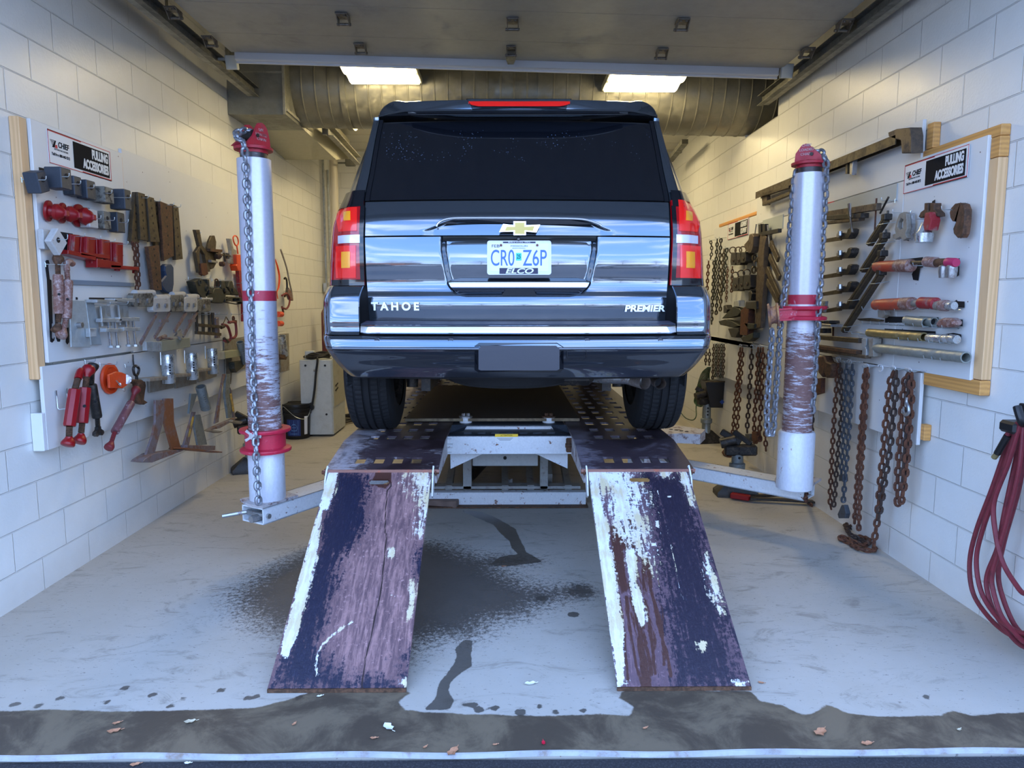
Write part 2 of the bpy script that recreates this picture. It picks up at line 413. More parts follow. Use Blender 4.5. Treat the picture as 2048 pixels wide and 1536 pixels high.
# ---------- floor ----------
def floormat():
    m, nt, b = newmat('concrete_floor'); v = coord(nt)
    vs = coord(nt, (1, 2.2, 1), rot=(0, 0, .25))
    n1 = noise(nt, v, 1.1, 6, .6, .4); n2 = noise(nt, v, 9, 8, .7); n3 = noise(nt, vs, 3.0, 8, .75, 1.2); n4 = noise(nt, v, 60, 4, .7)
    c = mixc(nt, n1, (.30, .26, .19), (.49, .47, .43)); c = mixc(nt, mth(nt, 'MULTIPLY', n2, .5), c, (.52, .50, .47))
    dk = sstep(nt, n3, .52, .68); c = mixc(nt, mth(nt, 'MULTIPLY', dk, .6), c, (.20, .18, .15))
    sp = sstep(nt, noise(nt, vs, 30, 3, .8), .62, .68); c = mixc(nt, mth(nt, 'MULTIPLY', sp, .7), c, (.12, .11, .10))
    nw = mth(nt, 'MULTIPLY', mth(nt, 'SUBTRACT', noise(nt, v, 40, 8, .85), .5), 2.0)
    ns = mth(nt, 'MULTIPLY', mth(nt, 'SUBTRACT', noise(nt, v, 12, 5, .7), .5), .8)
    tan = attr(nt, 'strip'); ft = sstep(nt, mth(nt, 'ADD', tan, mth(nt, 'MULTIPLY', ns, .5)), .44, .56)
    ct = mixc(nt, sstep(nt, noise(nt, v, 3.5, 7, .7, .5), .38, .6), (.155, .12, .078), (.066, .049, .033))
    c = mixc(nt, ft, c, ct)
    soft = attr(nt, 'stain'); fs = sstep(nt, mth(nt, 'ADD', soft, nw), .40, .72)
    cs = mixc(nt, n2, (.018, .015, .014), (.07, .055, .045)); c = mixc(nt, mth(nt, 'MULTIPLY', fs, .86), c, cs)
    wet = attr(nt, 'wet'); fw = sstep(nt, mth(nt, 'ADD', wet, mth(nt, 'MULTIPLY', ns, .6)), .46, .54)
    c = mixc(nt, mth(nt, 'MULTIPLY', fw, .85), c, mixc(nt, n2, (.028, .025, .022), (.08, .068, .055)))
    nt.links.new(c, b.inputs['Base Color'])
    w2 = mth(nt, 'MAXIMUM', fw, mth(nt, 'MULTIPLY', fs, .6))
    nt.links.new(mixf(nt, w2, mixf(nt, n2, .55, .8), .28), b.inputs['Roughness'])
    bump(nt, b, mth(nt, 'ADD', n2, mth(nt, 'MULTIPLY', n4, .4)), .25, .004); return m
nx, ny = 232, 386
gx = np.linspace(XL, XR, nx); gy = np.linspace(YF, YB, ny)
GX, GY = np.meshgrid(gx, gy, indexing='ij'); FP = np.stack([GX.ravel(), GY.ravel()], 1)
mb = MB(); mb.grid([[(x, y, 0) for y in gy] for x in gx])
mb.box(((XL+XR)/2, (YF+YB)/2+.05, -.16), (XR-XL+.6, YB-YF+.1, .3))
fl = structure(mb.build('floor', floormat(), smooth=0, origin=(0, 0, 0)))
def fz(pl): return [tuple(onz(x, y, 0))[:2] for x, y in pl]
strip = fz([(-200, 1425), (0, 1422), (120, 1419), (230, 1423), (420, 1420), (520, 1414), (565, 1402), (612, 1388), (640, 1375), (800, 1378), (822, 1386), (796, 1402), (812, 1420), (870, 1425), (1000, 1430), (1100, 1432), (1200, 1428), (1262, 1432), (1268, 1412), (1236, 1396), (1246, 1380), (1500, 1382), (1522, 1402), (1560, 1410), (1606, 1430), (1625, 1426), (1655, 1408), (1690, 1425), (1760, 1434), (1880, 1431), (1905, 1420), (1940, 1431), (2048, 1424), (2300, 1424), (2400, 1560), (-300, 1540)])
c7 = crop(800, 980, 3.414)
blot = fz([(455, 1190), (520, 1140), (600, 1100), (700, 1070)]+c7(170, 340, 330, 360, 430, 400, 560, 440, 780, 440, 870, 450, 975, 490, 830, 520, 720, 530, 870, 620, 1010, 650, 1200, 640, 1280, 690, 1260, 730, 1140, 760, 1010, 800, 860, 880, 660, 920, 600, 970, 500, 1030, 300, 1030, 160, 1080, 60, 1180)+[(700, 1310), (600, 1285), (520, 1262), (465, 1225)])
tr1 = fz(c7(420, 135, 560, 150, 650, 185, 790, 265, 805, 300, 865, 425, 920, 455, 975, 492, 860, 505, 740, 520, 600, 510, 700, 450, 810, 440, 760, 400, 745, 350, 690, 300, 640, 240, 550, 200, 430, 150))
tr2 = fz(c7(370, 1085, 440, 1020, 500, 1030, 490, 1120, 495, 1200, 430, 1240, 340, 1320, 330, 1370, 365, 1450, 340, 1500, 160, 1505, 240, 1420, 270, 1310, 350, 1210, 390, 1130))
spots = [(30, 1409, 10), (75, 1412, 9), (120, 1397, 10), (213, 1404, 9), (249, 1376, 9), (305, 1390, 10), (342, 1412, 9), (366, 1398, 9), (442, 1381, 9), (495, 1396, 9), (512, 1393, 9), (597, 1396, 9), (932, 1410, 10), (947, 1410, 10), (958, 1420, 11), (990, 1416, 10), (1080, 1413, 9), (1147, 1229, 12), (1085, 1197, 13), (1852, 1394, 9), (1110, 1424, 9), (1165, 1421, 9), (1040, 1424, 12)]
w_ = np.maximum(mask(sdpoly(FP, tr1), .03), mask(sdpoly(FP, tr2), .03))
for (x, y, r) in spots:
    c = onz(x, y, 0); rr = (onz(x+r, y, 0)-c).length*1.05
    w_ = np.maximum(w_, mask(rr-np.hypot(FP[:, 0]-c.x, FP[:, 1]-c.y), .03))
pad = lambda a: np.concatenate([a, np.zeros(len(fl.data.vertices)-len(a))])
setattr_f(fl, 'wet', pad(w_*.97)); setattr_f(fl, 'strip', pad(mask(sdpoly(FP, strip), .04)))
st_ = mask(sdpoly(FP, blot), .30)*1.0
for (x, y, r, f_) in ((1160, 1182, 40, .10), (1700, 850, 60, .1), (1440, 852, 38, .06)):
    c = onz(x, y, 0); rr = (onz(x+r, y, 0)-c).length; st_ = np.maximum(st_, mask(rr-np.hypot(FP[:, 0]-c.x, (FP[:, 1]-c.y)*.8), f_)*.9)
shadow = None
setattr_f(fl, 'stain', pad(st_))
# ---------- asphalt and light slab nose ----------
m, nt, b = newmat('asphalt'); v = coord(nt); n1 = noise(nt, v, 120, 4, .8); n2 = noise(nt, v, 2, 4)
nt.links.new(mixc(nt, sstep(nt, n1, .45, .7), mixc(nt, n2, (.008, .009, .013), (.02, .02, .025)), (.06, .06, .07)), b.inputs['Base Color']); b.inputs['Roughness'].default_value = .75
bump(nt, b, n1, .8, .01); M['asphalt'] = m
mb = MB(); mb.box((0, -28.95, -.12), (90, 62.3, .2)); structure(mb.build('ground_asphalt', M['asphalt'], smooth=0))
mb = MB()
P_ = [(x, 2.212+.006*math.sin(x*9)+.01*max(0, x-.9)*(x < 1.4), .0025) for x in np.linspace(-2.5, 2.4, 90)]
mb.grid([P_, [(p[0], p[1]-.010-.003*math.sin(p[0]*23), .001) for p in P_], [(p[0], p[1]-.012, -.012) for p in P_]])
structure(mb.build('trim_1', worn('pale_slab_edge', (.40, .42, .45), (.24, .19, .15), .56, .08, 9, rough=.7), smooth=30))
# ---------- walls ----------
M['wallL'] = blockwall('painted_block_wall_left', 1, .170, .075); M['wallR'] = blockwall('painted_block_wall_right', 1, .170, .02)
M['wallB'] = blockwall('painted_block_wall_rear', 0, .170, .0)
def wallplate(name, X, t, holes, m, sg):
    mb = MB(); mb.plate((X-sg*t/2, 0, 0), (0, 1, 0), (0, 0, 1), [(YF-.05, 0), (YB+.2, 0), (YB+.2, 3.95), (YF-.05, 3.95)], t, holes)
    return structure(mb.build(name, m, smooth=0, origin=(0, 0, 0)))
rect = lambda a, b, c, d: [(a, c), (b, c), (b, d), (a, d)]
wallplate('wall_left', XL, .2, [rect(6.56, 7.5, 3.16, 3.85)], M['wallL'], 1)
wallplate('wall_right', XR, .2, [rect(6.1, 6.9, 3.02, 3.8)], M['wallR'], -1)
M['voiddark'] = flat('dark_void', (.02, .018, .015), .9)
mb = MB()  # dark boxes added behind the wall openings to keep sky light out
for (x0, x1, y0, y1, z0, z1) in ((XL-.75, XL-.2, 6.5, 7.56, 3.1, 3.9), (XR+.2, XR+.75, 6.04, 6.96, 2.96, 3.86)):
    t = .03
    mb.box(((x0+x1)/2, (y0+y1)/2, z0), (x1-x0, y1-y0, t)); mb.box(((x0+x1)/2, (y0+y1)/2, z1), (x1-x0, y1-y0, t))
    mb.box(((x0+x1)/2, y0, (z0+z1)/2), (x1-x0, t, z1-z0)); mb.box(((x0+x1)/2, y1, (z0+z1)/2), (x1-x0, t, z1-z0))
    mb.box((x0 if x0 < 0 else x1, (y0+y1)/2, (z0+z1)/2), (t, y1-y0, z1-z0))
structure(mb.build('sky_block_boxes', M['voiddark'], smooth=0))
mb = MB(); mb.box(((XL+XR)/2, YB+.1, 1.97), (XR-XL+.4, .2, 3.96)); structure(mb.build('wall_rear', M['wallB'], smooth=0, origin=(0, 0, 0)))
# ---------- facade around the door opening (outside) ----------
mb = MB()
mb.box((-5.6, 2.26, 2.3), (6.2, .2, 4.64)); mb.box((5.5, 2.26, 2.3), (6.2, .2, 4.64)); mb.box(((XL+XR)/2, 2.26, 4.0), (XR-XL+.4, .2, 1.3))
structure(mb.build('wall_front', flat('facade_block', (.62, .60, .55), .7), smooth=0))
# ---------- ceiling, soffit ----------
mb = MB(); mb.box(((XL+XR)/2, 4.9, 3.97), (XR-XL+.8, 5.4, .1)); structure(mb.build('ceiling', flat('ceiling_deck', (.42, .40, .34), .6, var=.15), smooth=0))
mb = MB(); mb.box(((XL+XR)/2, 8.75, 3.75), (XR-XL, 2.6, .5))
for y in np.arange(7.7, 9.9, .42): mb.box(((XL+XR)/2, y, 3.498), (XR-XL, .012, .006))
structure(mb.build('trim_3', flat('soffit_panel', (.62, .60, .52), .55), smooth=0))
# rear overhead door (mostly behind the car)
dr = bpy.data.objects.new('door_2', None); COL.objects.link(dr); dr.location = (0, YB-.03, 0); structure(dr)
mb = MB()
for k in range(6): mb.box((.0, YB-.035, .28+k*.53), (3.9, .05, .52), b=.008)
mb.build('door_panel', flat('rear_door_white', (.60, .59, .53), .5), dr)
# ---------- overhead door, raised ----------
def dz(X, Y): return 3.2+.1*(2.05-X)/4.05+(Y-5.4)*.004
M['doorskin'] = worn('door_inner_skin', (.31, .31, .29), (.27, .265, .25), .6, .1, 3, rough=.45, bp=.03)
door = bpy.data.objects.new('door_1', None); COL.objects.link(door); door.location = (0, 4, 3.2); structure(door)
XD0, XD1 = -2.0, 2.05
ys = [2.62, 3.02, 3.53, 4.04, 4.555, 5.07, 5.46]
for a, b_ in zip(ys, ys[1:]):
    mb = MB(); T = .045
    q = [(XD0, a+.002), (XD1, a+.002), (XD1, b_-.002), (XD0, b_-.002)]
    lo = [Vector((x, y, dz(x, y))) for x, y in q]; mb.prism(lo, (0, 0, T)); mb.build('door_panel', M['doorskin'], door, smooth=0)
mb = MB()   # astragal rail at the door's bottom edge
p0 = Vector((XD0+.02, 5.485, dz(XD0, 5.48)-.01)); p1 = Vector((XD1-.02, 5.485, dz(XD1, 5.48)-.01))
mb.bar(p0, p1, .05, .085, bv=.006); mb.bar(p0+Vector((0, .02, -.045)), p1+Vector((0, .02, -.045)), .012, .02)
mb.build('bottom_rail', flat('rail_alu', (.62, .64, .67), .35, .3), door)
mb = MB(); mb.bar(p0+Vector((0, .035, .05)), p1+Vector((0, .035, .05)), .03, .06); mb.build('weather_strip', M['black'], door)
M['hinge'] = worn('hinge_steel', (.22, .20, .17), (.10, .08, .06), .55, .1, 40, metal=.7, rough=.4)
def hinge(px, py, s=1.0, strap=False):
    z = 3.2
    for _ in range(4): p = onz(px, py, z); z = dz(p.x, p.y)
    mb = MB()
    mb.box(p+Vector((0, 0, -.006)), (.075*s, .10*s, .008), b=.002)
    for sx_ in (-1, 1): mb.prism([p+Vector((sx_*.034*s, -.045*s, -.008)), p+Vector((sx_*.034*s, .05*s, -.008)), p+Vector((sx_*.034*s, .05*s, -.05)), p+Vector((sx_*.034*s, .02*s, -.06))], (.005, 0, 0))
    mb.box(p+Vector((0, -.03, -.012)), (.055*s, .05, .006)); mb.cyl(p+Vector((-.045*s, .04*s, -.042)), p+Vector((.045*s, .04*s, -.042)), .009, n=10)
    for a in (-1, 1): mb.cyl(p+Vector((a*.018, -.035, -.012)), p+Vector((a*.018, -.035, -.022)), .008, n=6)
    mb.build('hinge', M['hinge'], door)
    if strap:
        mb = MB(); q = [(-.035, .05), (.035, .05), (.035, .16), (.014, .32), (.014, .40), (-.014, .40), (-.014, .32), (-.035, .16)]
        mb.prism([p+Vector((x, y, -.03)) for x, y in q], (0, 0, .008)); mb.build('lift_strap', worn('strap', (.30, .30, .26), (.18, .17, .14), .5, .1, 20, metal=.5, rough=.5), door)
for (x, y) in ((685, 30), (1025, 40), (1365, 41), (720, 90), (1324, 100)): hinge(x, y)
hinge(1022, 95, .9, True)
for (x, y) in ((418, 75), (345, 17), (1690, 42), (1615, 98)):
    hinge(x, y)
for sg, px, py in ((-1, 464, 125), (1, 1573, 142)):
    p = onz(px, py, dz(sg*2.0, 5.45)-.02); mb = MB(); mb.box(p, (.085, .05, .10), rmat(15, 0, 0), .004); mb.cyl(p+Vector((0, .02, .03)), p+Vector((sg*.13, .02, .03)), .012, n=10)
    mb.build('corner_bracket', flat('bracket_light', (.58, .60, .56), .5), door)
# tracks (galvanised C sections) and hangers
def track(sg, X, zz, Y1, name):
    tr = thing('door_track', 'galvanised overhead door track running along the %s block wall' % name, 'door track', (X, 4, zz))
    mb = MB()
    mb.box((X, (2.5+Y1)/2, zz), (.006, Y1-2.5, .075)); mb.box((X-sg*.022, (2.5+Y1)/2, zz-.037), (.045, Y1-2.5, .006)); mb.box((X-sg*.022, (2.5+Y1)/2, zz+.037), (.045, Y1-2.5, .006))
    mb.build('rail', M['galvdark'], tr)
    mb = MB(); mb.box((X+sg*.03, (2.5+Y1)/2, zz-.03), (.05, Y1-2.5, .006)); mb.box((X+sg*.054, (2.5+Y1)/2, zz), (.006, Y1-2.5, .06))
    mb.build('angle_stiffener', M['galvpale'], tr)
    for y in (3.2, 4.9, 6.0):
        mb = MB(); mb.bar((X+sg*.03, y, zz), (X+sg*.03, y, 3.93), .035, .005); mb.build('hanger', M['galvdark'], tr)
M['galvdark'] = worn('galvanised_track', (.20, .20, .18), (.12, .12, .10), .5, .1, 12, metal=.7, rough=.45)
M['galvpale'] = worn('galvanised_angle', (.40, .39, .33), (.28, .27, .22), .5, .1, 12, metal=.3, rough=.5)
track(-1, -2.17, 3.285, 6.55, 'left'); track(1, 2.17, 3.165, 6.2, 'right')
# torsion / lintel gear above the door edge
# ---------- spiral duct ----------
M['duct'] = worn('spiral_duct_steel', (.27, .26, .21), (.19, .185, .15), .55, .12, 5, metal=.75, rough=.36, bp=.05)
M['ductdark'] = worn('sheet_metal_plenum', (.30, .30, .26), (.2, .2, .17), .55, .12, 5, metal=.75, rough=.42, bp=.04)
du = thing('air_duct', 'large galvanised spiral air duct crossing the bay under the ceiling', 'duct', (0, 6.92, 3.42))
mb = MB(); A = Vector((-1.93, 6.92, 3.475)); B = Vector((XR+.25, 6.92, 3.40)); L = (B-A).length; prof = []
t = 0
while t < L:
    prof += [(t, .36), (t+.004, .366), (t+.012, .366), (t+.016, .36)]; t += .118
prof.append((L, .36)); mb.lathe(A, B-A, prof, 56, True); mb.build('duct_pipe', M['duct'], du, smooth=30)
mb = MB(); mb.lathe(A+(B-A)*.105, B-A, [(0, .36), (.0, .378), (.05, .378), (.05, .36)], 56, False); mb.build('duct_collar', M['duct'], du); mb = MB(); mb.lathe(A+(B-A)*.5, B-A, [(0, .36), (.0, .376), (.04, .376), (.04, .36)], 56, False)
mb.build('duct_collar', M['duct'], du)
pl = thing('duct_plenum', 'rectangular sheet metal duct box at the left wall feeding the round duct', 'duct', (-2.2, 6.9, 3.0))
mb = MB()
y0, y1, z0, z1 = 6.42, 7.38, 3.10, 3.86; x0, x1 = XL+.004, -1.9
mb.box(((x0+x1)/2, (y0+y1)/2, (z0+z1)/2), (x1-x0, y1-y0, z1-z0)); mb.build('box_section', M['ductdark'], pl, smooth=0)
mb = MB()
for z in (3.45, 3.80): mb.box(((x0+x1)/2, y0-.008, z), (x1-x0, .016, .014))
mb.box((x1+.004, (y0+y1)/2, 3.14), (.02, y1-y0, .022)); mb.box((x1-.01, y0-.006, (z0+z1)/2), (.022, .014, z1-z0)); mb.build('seam', M['galvpale'], pl, smooth=0)
mb = MB(); a = [Vector((XL+.01, 7.38, 3.10)), Vector((-1.9, 7.38, 3.10)), Vector((-1.9, 6.75, 3.10)), Vector((XL+.01, 6.75, 3.10))]
b4 = [Vector((XL+.01, 8.3, 2.94)), Vector((-1.78, 8.3, 2.94)), Vector((-1.78, 8.05, 2.94)), Vector((XL+.01, 7.6, 2.94))]
mb.loft([[Vector((XL+.01, 7.0, 3.10)), Vector((-1.9, 7.0, 3.10)), Vector((-1.9, 7.0, 3.5)), Vector((XL+.01, 7.0, 3.5))], [Vector((XL+.01, 8.0, 3.02)), Vector((-1.84, 8.0, 3.02)), Vector((-1.84, 8.0, 3.4)), Vector((XL+.01, 8.0, 3.4))], [Vector((XL+.01, 9.0, 3.22)), Vector((-1.9, 9.0, 3.22)), Vector((-1.9, 9.0, 3.44)), Vector((XL+.01, 9.0, 3.44))]])
mb.build('transition_section', flat('duct_underside', (.46, .44, .33), .5, .3, var=.1), pl, smooth=20)
# ---------- ceiling lights ----------
def emis(name, c, s):
    m, nt, b = newmat(name); b.inputs['Base Color'].default_value = (.8, .8, .8, 1); b.inputs['Emission Color'].default_value = (*c, 1); b.inputs['Emission Strength'].default_value = s; return m
M['lamp'] = emis('lamp_lens', (1.0, .80, .43), 16)
def light(x0, x1, y0, y1, z, lab, group=None):
    t = thing('ceiling_light', lab, 'ceiling light', ((x0+x1)/2, (y0+y1)/2, z), group)
    mb = MB(); mb.box(((x0+x1)/2, (y0+y1)/2, z+.05), (x1-x0+.02, y1-y0+.02, .05), b=.006)
    mb.build('housing', M['galvpale'], t)
    g = (y1-y0)/2
    for k in (0, 1):
        mb = MB(); a = y0+k*g+.020; b_ = y0+(k+1)*g-.020
        rings = [[Vector((x, a+(b_-a)*(.5-.5*math.cos(math.pi*j/8)), z+.026-.03*math.sin(math.pi*j/8))) for j in range(9)] for x in (x0+.01, x1-.01)]
        mb.grid(rings); mb.add(rings[0], [tuple(range(9))]); mb.add(rings[1], [tuple(range(9))]); mb.build('lens', M['lamp'], t)
    for x in (x0+.08, x1-.08):
        mb = MB(); mb.cyl((x, (y0+y1)/2, z+.07), (x, (y0+y1)/2, 3.93 if y0 < 7 else 3.5), .003, n=6); mb.build('hanger_wire', M['wire'], t)
light(-1.33, -.73, 5.95, 6.47, 3.35, 'lit square two-lens ceiling light, left one above the car roof')
light(.86, 1.49, 5.97, 6.50, 3.30, 'lit square two-lens ceiling light, right one above the car roof')
light(-1.3, -.7, 8.15, 8.67, 3.40, 'added unseen ceiling light behind the round duct, on the left')  # this pair is unseen, added to brighten the rear of the bay
light(.85, 1.45, 8.15, 8.67, 3.40, 'added unseen ceiling light behind the round duct, on the right')
# ---------- wall boards ----------
def board(side, Y0, Y1, z0, z1, d, lab, name='tool_board', th=.02, mat_='board'):
    mb = MB(); c = side.at((Y0+Y1)/2, (z0+z1)/2, d-th/2); mb.box(c, (th, abs(Y1-Y0), z1-z0), b=.002)
    o = mb.build(name, M[mat_]); tag(o, lab, 'board'); return o
def stud(side, Y0, Y1, z0, z1, d0, d1, lab, mat_='pine'):
    mb = MB(); c = side.at((Y0+Y1)/2, (z0+z1)/2, (d0+d1)/2); mb.box(c, (d1-d0, abs(Y1-Y0), z1-z0), b=.003)
    o = mb.build('wood_batten', M[mat_]); tag(o, lab, 'wood'); return o
board(LW, 3.65, 4.495, 1.18, 2.39, .065, 'white peg board carrying the sign on the left wall, nearest the camera')
board(LW, 4.50, 7.62, 1.17, 2.42, .060, 'long plain white tool board on the left wall behind the nearer one')
board(LW, 3.60, 7.60, .735, 1.165, .060, 'long low white board under the two boards on the left wall')
stud(LW, 3.585, 3.645, 1.10, 2.385, .002, .05, 'pale pine stud at the near edge of the left tool board')
stud(LW, 4.475, 4.50, 1.9, 2.37, .0, .064, 'thin pine strip between the two upper boards on the left wall')
stud(LW, 3.57, 3.597, .735, .93, .002, .06, 'short white painted block at the lower near corner of left board', 'whiteplastic')
board(RW, 3.335, 4.005, 1.12, 2.25, .060, 'white peg board carrying the sign on the right wall, nearest the camera')
stud(RW, 3.27, 3.333, 1.128, 2.14, .002, .048, 'vertical pine stud at the near edge of the right tool board')
stud(RW, 3.27, 3.72, 1.055, 1.125, .002, .052, 'orange stained pine board under the right tool board', 'pineh')
stud(RW, 3.27, 3.90, 2.235, 2.285, .002, .046, 'orange stained pine rail along the top of the right tool board', 'pineh')
stud(RW, 3.27, 3.333, 2.143, 2.233, .002, .047, 'darker orange pine end at the top of the right vertical stud', 'pineh')
stud(RW, 3.80, 3.86, 2.29, 2.42, .002, .04, 'short pine block beside the upper end of the right top board', 'pineh')
stud(RW, 3.70, 3.745, .755, .84, .002, .04, 'small pine block at the lower corner of the right chain board', 'pineh')
board(RW, 3.87, 6.35, 2.16, 2.45, .058, 'long narrow white board holding the measuring rail, top of right wall')
board(RW, 4.01, 6.30, 1.12, 2.155, .060, 'wide white tool board in the middle of the right wall')
board(RW, 6.31, 7.62, 1.07, 2.24, .060, 'far white tool board on the right wall hung with dark chains')
board(RW, 3.73, 7.60, .725, 1.115, .060, 'long low white board hung with rusty chains on the right wall')
stud(RW, 6.35, 7.45, 2.245, 2.275, .002, .06, 'thin pine strip on top of the far right tool board', 'pineh')
# grey inset stripes on the middle board
mb = MB(); mb.box(RW.at(4.75, 2.105, .062), (.006, 1.35, .095)); o = mb.build('label_strip', flat('grey_strip', (.42, .46, .46), .5)); tag(o, 'blank grey strip along the top of the middle right board', 'strip')
mb = MB(); mb.box(RW.at(5.95, 2.12, .062), (.006, .45, .11)); o = mb.build('label_strip', flat('grey_strip_far', (.42, .46, .44), .5)); tag(o, 'short blank grey strip left of the right column on the board', 'strip')
# signs
def sign(side, Yn, Yf, z0, z1, lab, l2=('PULLING', 'ACCESSORIES'), simple=False):
    w = abs(Yf-Yn); h = z1-z0; d = .066
    left = side.at(Yn if side.sg > 0 else Yf, (z0+z1)/2, d)     # left end as read
    u = side.u; v = side.v; n = side.n
    t = thing('wall_sign', lab, 'sign', tuple(left))
    q = lambda x, y, dd=0: left+u*(x*w)+v*((y-.5)*h)+n*dd
    def panel(x0, x1, y0, y1, m, nm, dd, th=.002):
        mb = MB(); mb.prism([q(x0, y0, dd), q(x1, y0, dd), q(x1, y1, dd), q(x0, y1, dd)], n*th); return mb.build(nm, m, t, smooth=0)
    panel(0, 1, 0, 1, M['whiteplastic'], 'panel', -.002, .003)
    mb = MB(); lw = .008
    for (x0, x1, y0, y1) in ((0, 1, 0, .02), (0, 1, .98, 1), (0, .006, 0, 1), (.994, 1, 0, 1), (0, .5, .95, 1), (.5, 1, 0, .05)):
        mb.prism([q(x0, y0, .0012), q(x1, y0, .0012), q(x1, y1, .0012), q(x0, y1, .0012)], n*.0008)
    mb.build('border', M['redink'], t, smooth=0)
    panel(.37, .965, .08, .90, M['ink'], 'black_field', .001)
    f_ = side.sg
    mb = MB()
    mb.text(q(.945, .68, .004), u, v, l2[0], h*.40, .001, 'RIGHT', 'CENTER', .0, .60 if not simple else .5, bold=.0035*h/.18)
    mb.text(q(.945, .30, .004), u, v, l2[1], h*.40, .001, 'RIGHT', 'CENTER', .0, .60 if not simple else .5, bold=.0035*h/.18)
    mb.build('lettering', M['whiteplastic'], t, smooth=0)
    mb = MB(); mb.text(q(.14, .62, .002), u, v, 'CHIEF', h*.24, .001, 'LEFT', 'CENTER', .15, .85, bold=.001)
    mb.text(q(.08, .46, .002), u, v, 'AUTOMOTIVE SYSTEMS', h*.07, .0006, 'LEFT', 'CENTER', .0, .95); mb.text(q(.04, .30, .002), u, v, 'Toll Free: 800-445-9262', h*.115, .0006, 'LEFT', 'CENTER', .1, .80, bold=.0008)
    for k in range(6): y = .70-k*.035; mb.prism([q(.03+k*.006, y, .0012), q(.10, y, .0012), q(.10, y+.016, .0012), q(.03+k*.006, y+.016, .0012)], n*.0008)
    mb.prism([q(.055, .50, .0014), q(.085, .50, .0014), q(.115, .72, .0014), q(.10, .72, .0014)], n*.001)
    mb.build('small_print', M['ink'], t, smooth=0)
    mb = MB(); mb.prism([q(.09, .50, .002), q(.13, .50, .002), q(.125, .60, .002), q(.105, .60, .002)], n*.001); mb.build('logo_mark', M['redink'], t, smooth=0)
sign(LW, 3.775, 4.355, 2.20, 2.37, 'white and black PULLING ACCESSORIES sign on the left tool board')
sign(RW, 3.455, 4.0, 2.082, 2.235, 'white and black PULLING ACCESSORIES sign on the near right tool board')
sign(RW, 6.53, 7.12, 2.09, 2.245, 'smaller looking faded equipment sign on the far right tool board', ('ALIGNMENT', 'EQUIPMENT'), True)
r2 = crop(1480, 220, 5.12)
mb = MB(); RW.slab(mb, r2(878, 950, 960, 935, 960, 1010, 878, 1020), .06, .064); t = mb.build('sticker', M['redink'], smooth=0); tag(t, 'small red rectangular sticker on the middle right board by the column', 'sticker')
# =============== frame rack ===============
def rampmat(name, base, pink, navyc):
    m, nt, b = newmat(name)
    v = coord(nt, (9, 1.2, 1.2)); vi = coord(nt)
    n1 = noise(nt, v, 6, 8, .7, .3); n2 = noise(nt, vi, 55, 6, .75); n3 = noise(nt, vi, 7, 5); n4 = noise(nt, v, 22, 6, .8)
    e1 = mth(nt, 'MULTIPLY', mth(nt, 'SUBTRACT', n1, .5), 1.7); e2 = mth(nt, 'MULTIPLY', mth(nt, 'SUBTRACT', n2, .5), 1.3)
    ee = mth(nt, 'ADD', e1, e2)
    c = mixc(nt, sstep(nt, n1, .38, .66), base, pink); c = mixc(nt, sstep(nt, n2, .55, .75), c, tuple(min(1, x*1.6+.05) for x in pink))
    fn = sstep(nt, mth(nt, 'ADD', attr(nt, 'navy'), ee), .35, .65)
    cn = mixc(nt, sstep(nt, n4, .5, .78), navyc, tuple(x*2.2+.02 for x in navyc)); c = mixc(nt, fn, c, cn)
    fb = sstep(nt, mth(nt, 'ADD', attr(nt, 'brown'), mth(nt, 'MULTIPLY', e1, .9)), .42, .56)
    c = mixc(nt, fb, c, mixc(nt, n4, (.030, .010, .008), (.10, .040, .030)))
    fw = sstep(nt, mth(nt, 'ADD', attr(nt, 'white'), ee), .44, .58)
    cw = mixc(nt, sstep(nt, mth(nt, 'ADD', mth(nt, 'MULTIPLY', n1, .5), mth(nt, 'MULTIPLY', n3, .5)), .42, .58), (.74, .76, .80), (.60, .52, .33))
    cw = mixc(nt, sstep(nt, n4, .60, .70), cw, (.16, .12, .12)); c = mixc(nt, fw, c, cw)
    fc = attr(nt, 'crack'); c = mixc(nt, sstep(nt, mth(nt, 'ADD', fc, mth(nt, 'MULTIPLY', e2, .2)), .45, .6), c, (.022, .010, .010))
    nt.links.new(c, b.inputs['Base Color'])
    nt.links.new(mixf(nt, mth(nt, 'MAXIMUM', fn, fb), .62, .36), b.inputs['Roughness'])
    bump(nt, b, mth(nt, 'ADD', n2, mth(nt, 'MULTIPLY', n1, .7)), .5, .004); return m
YH, ZH = 3.625, .615
FE = dict(white=1.8, navy=3.2, brown=1.6, crack=1)
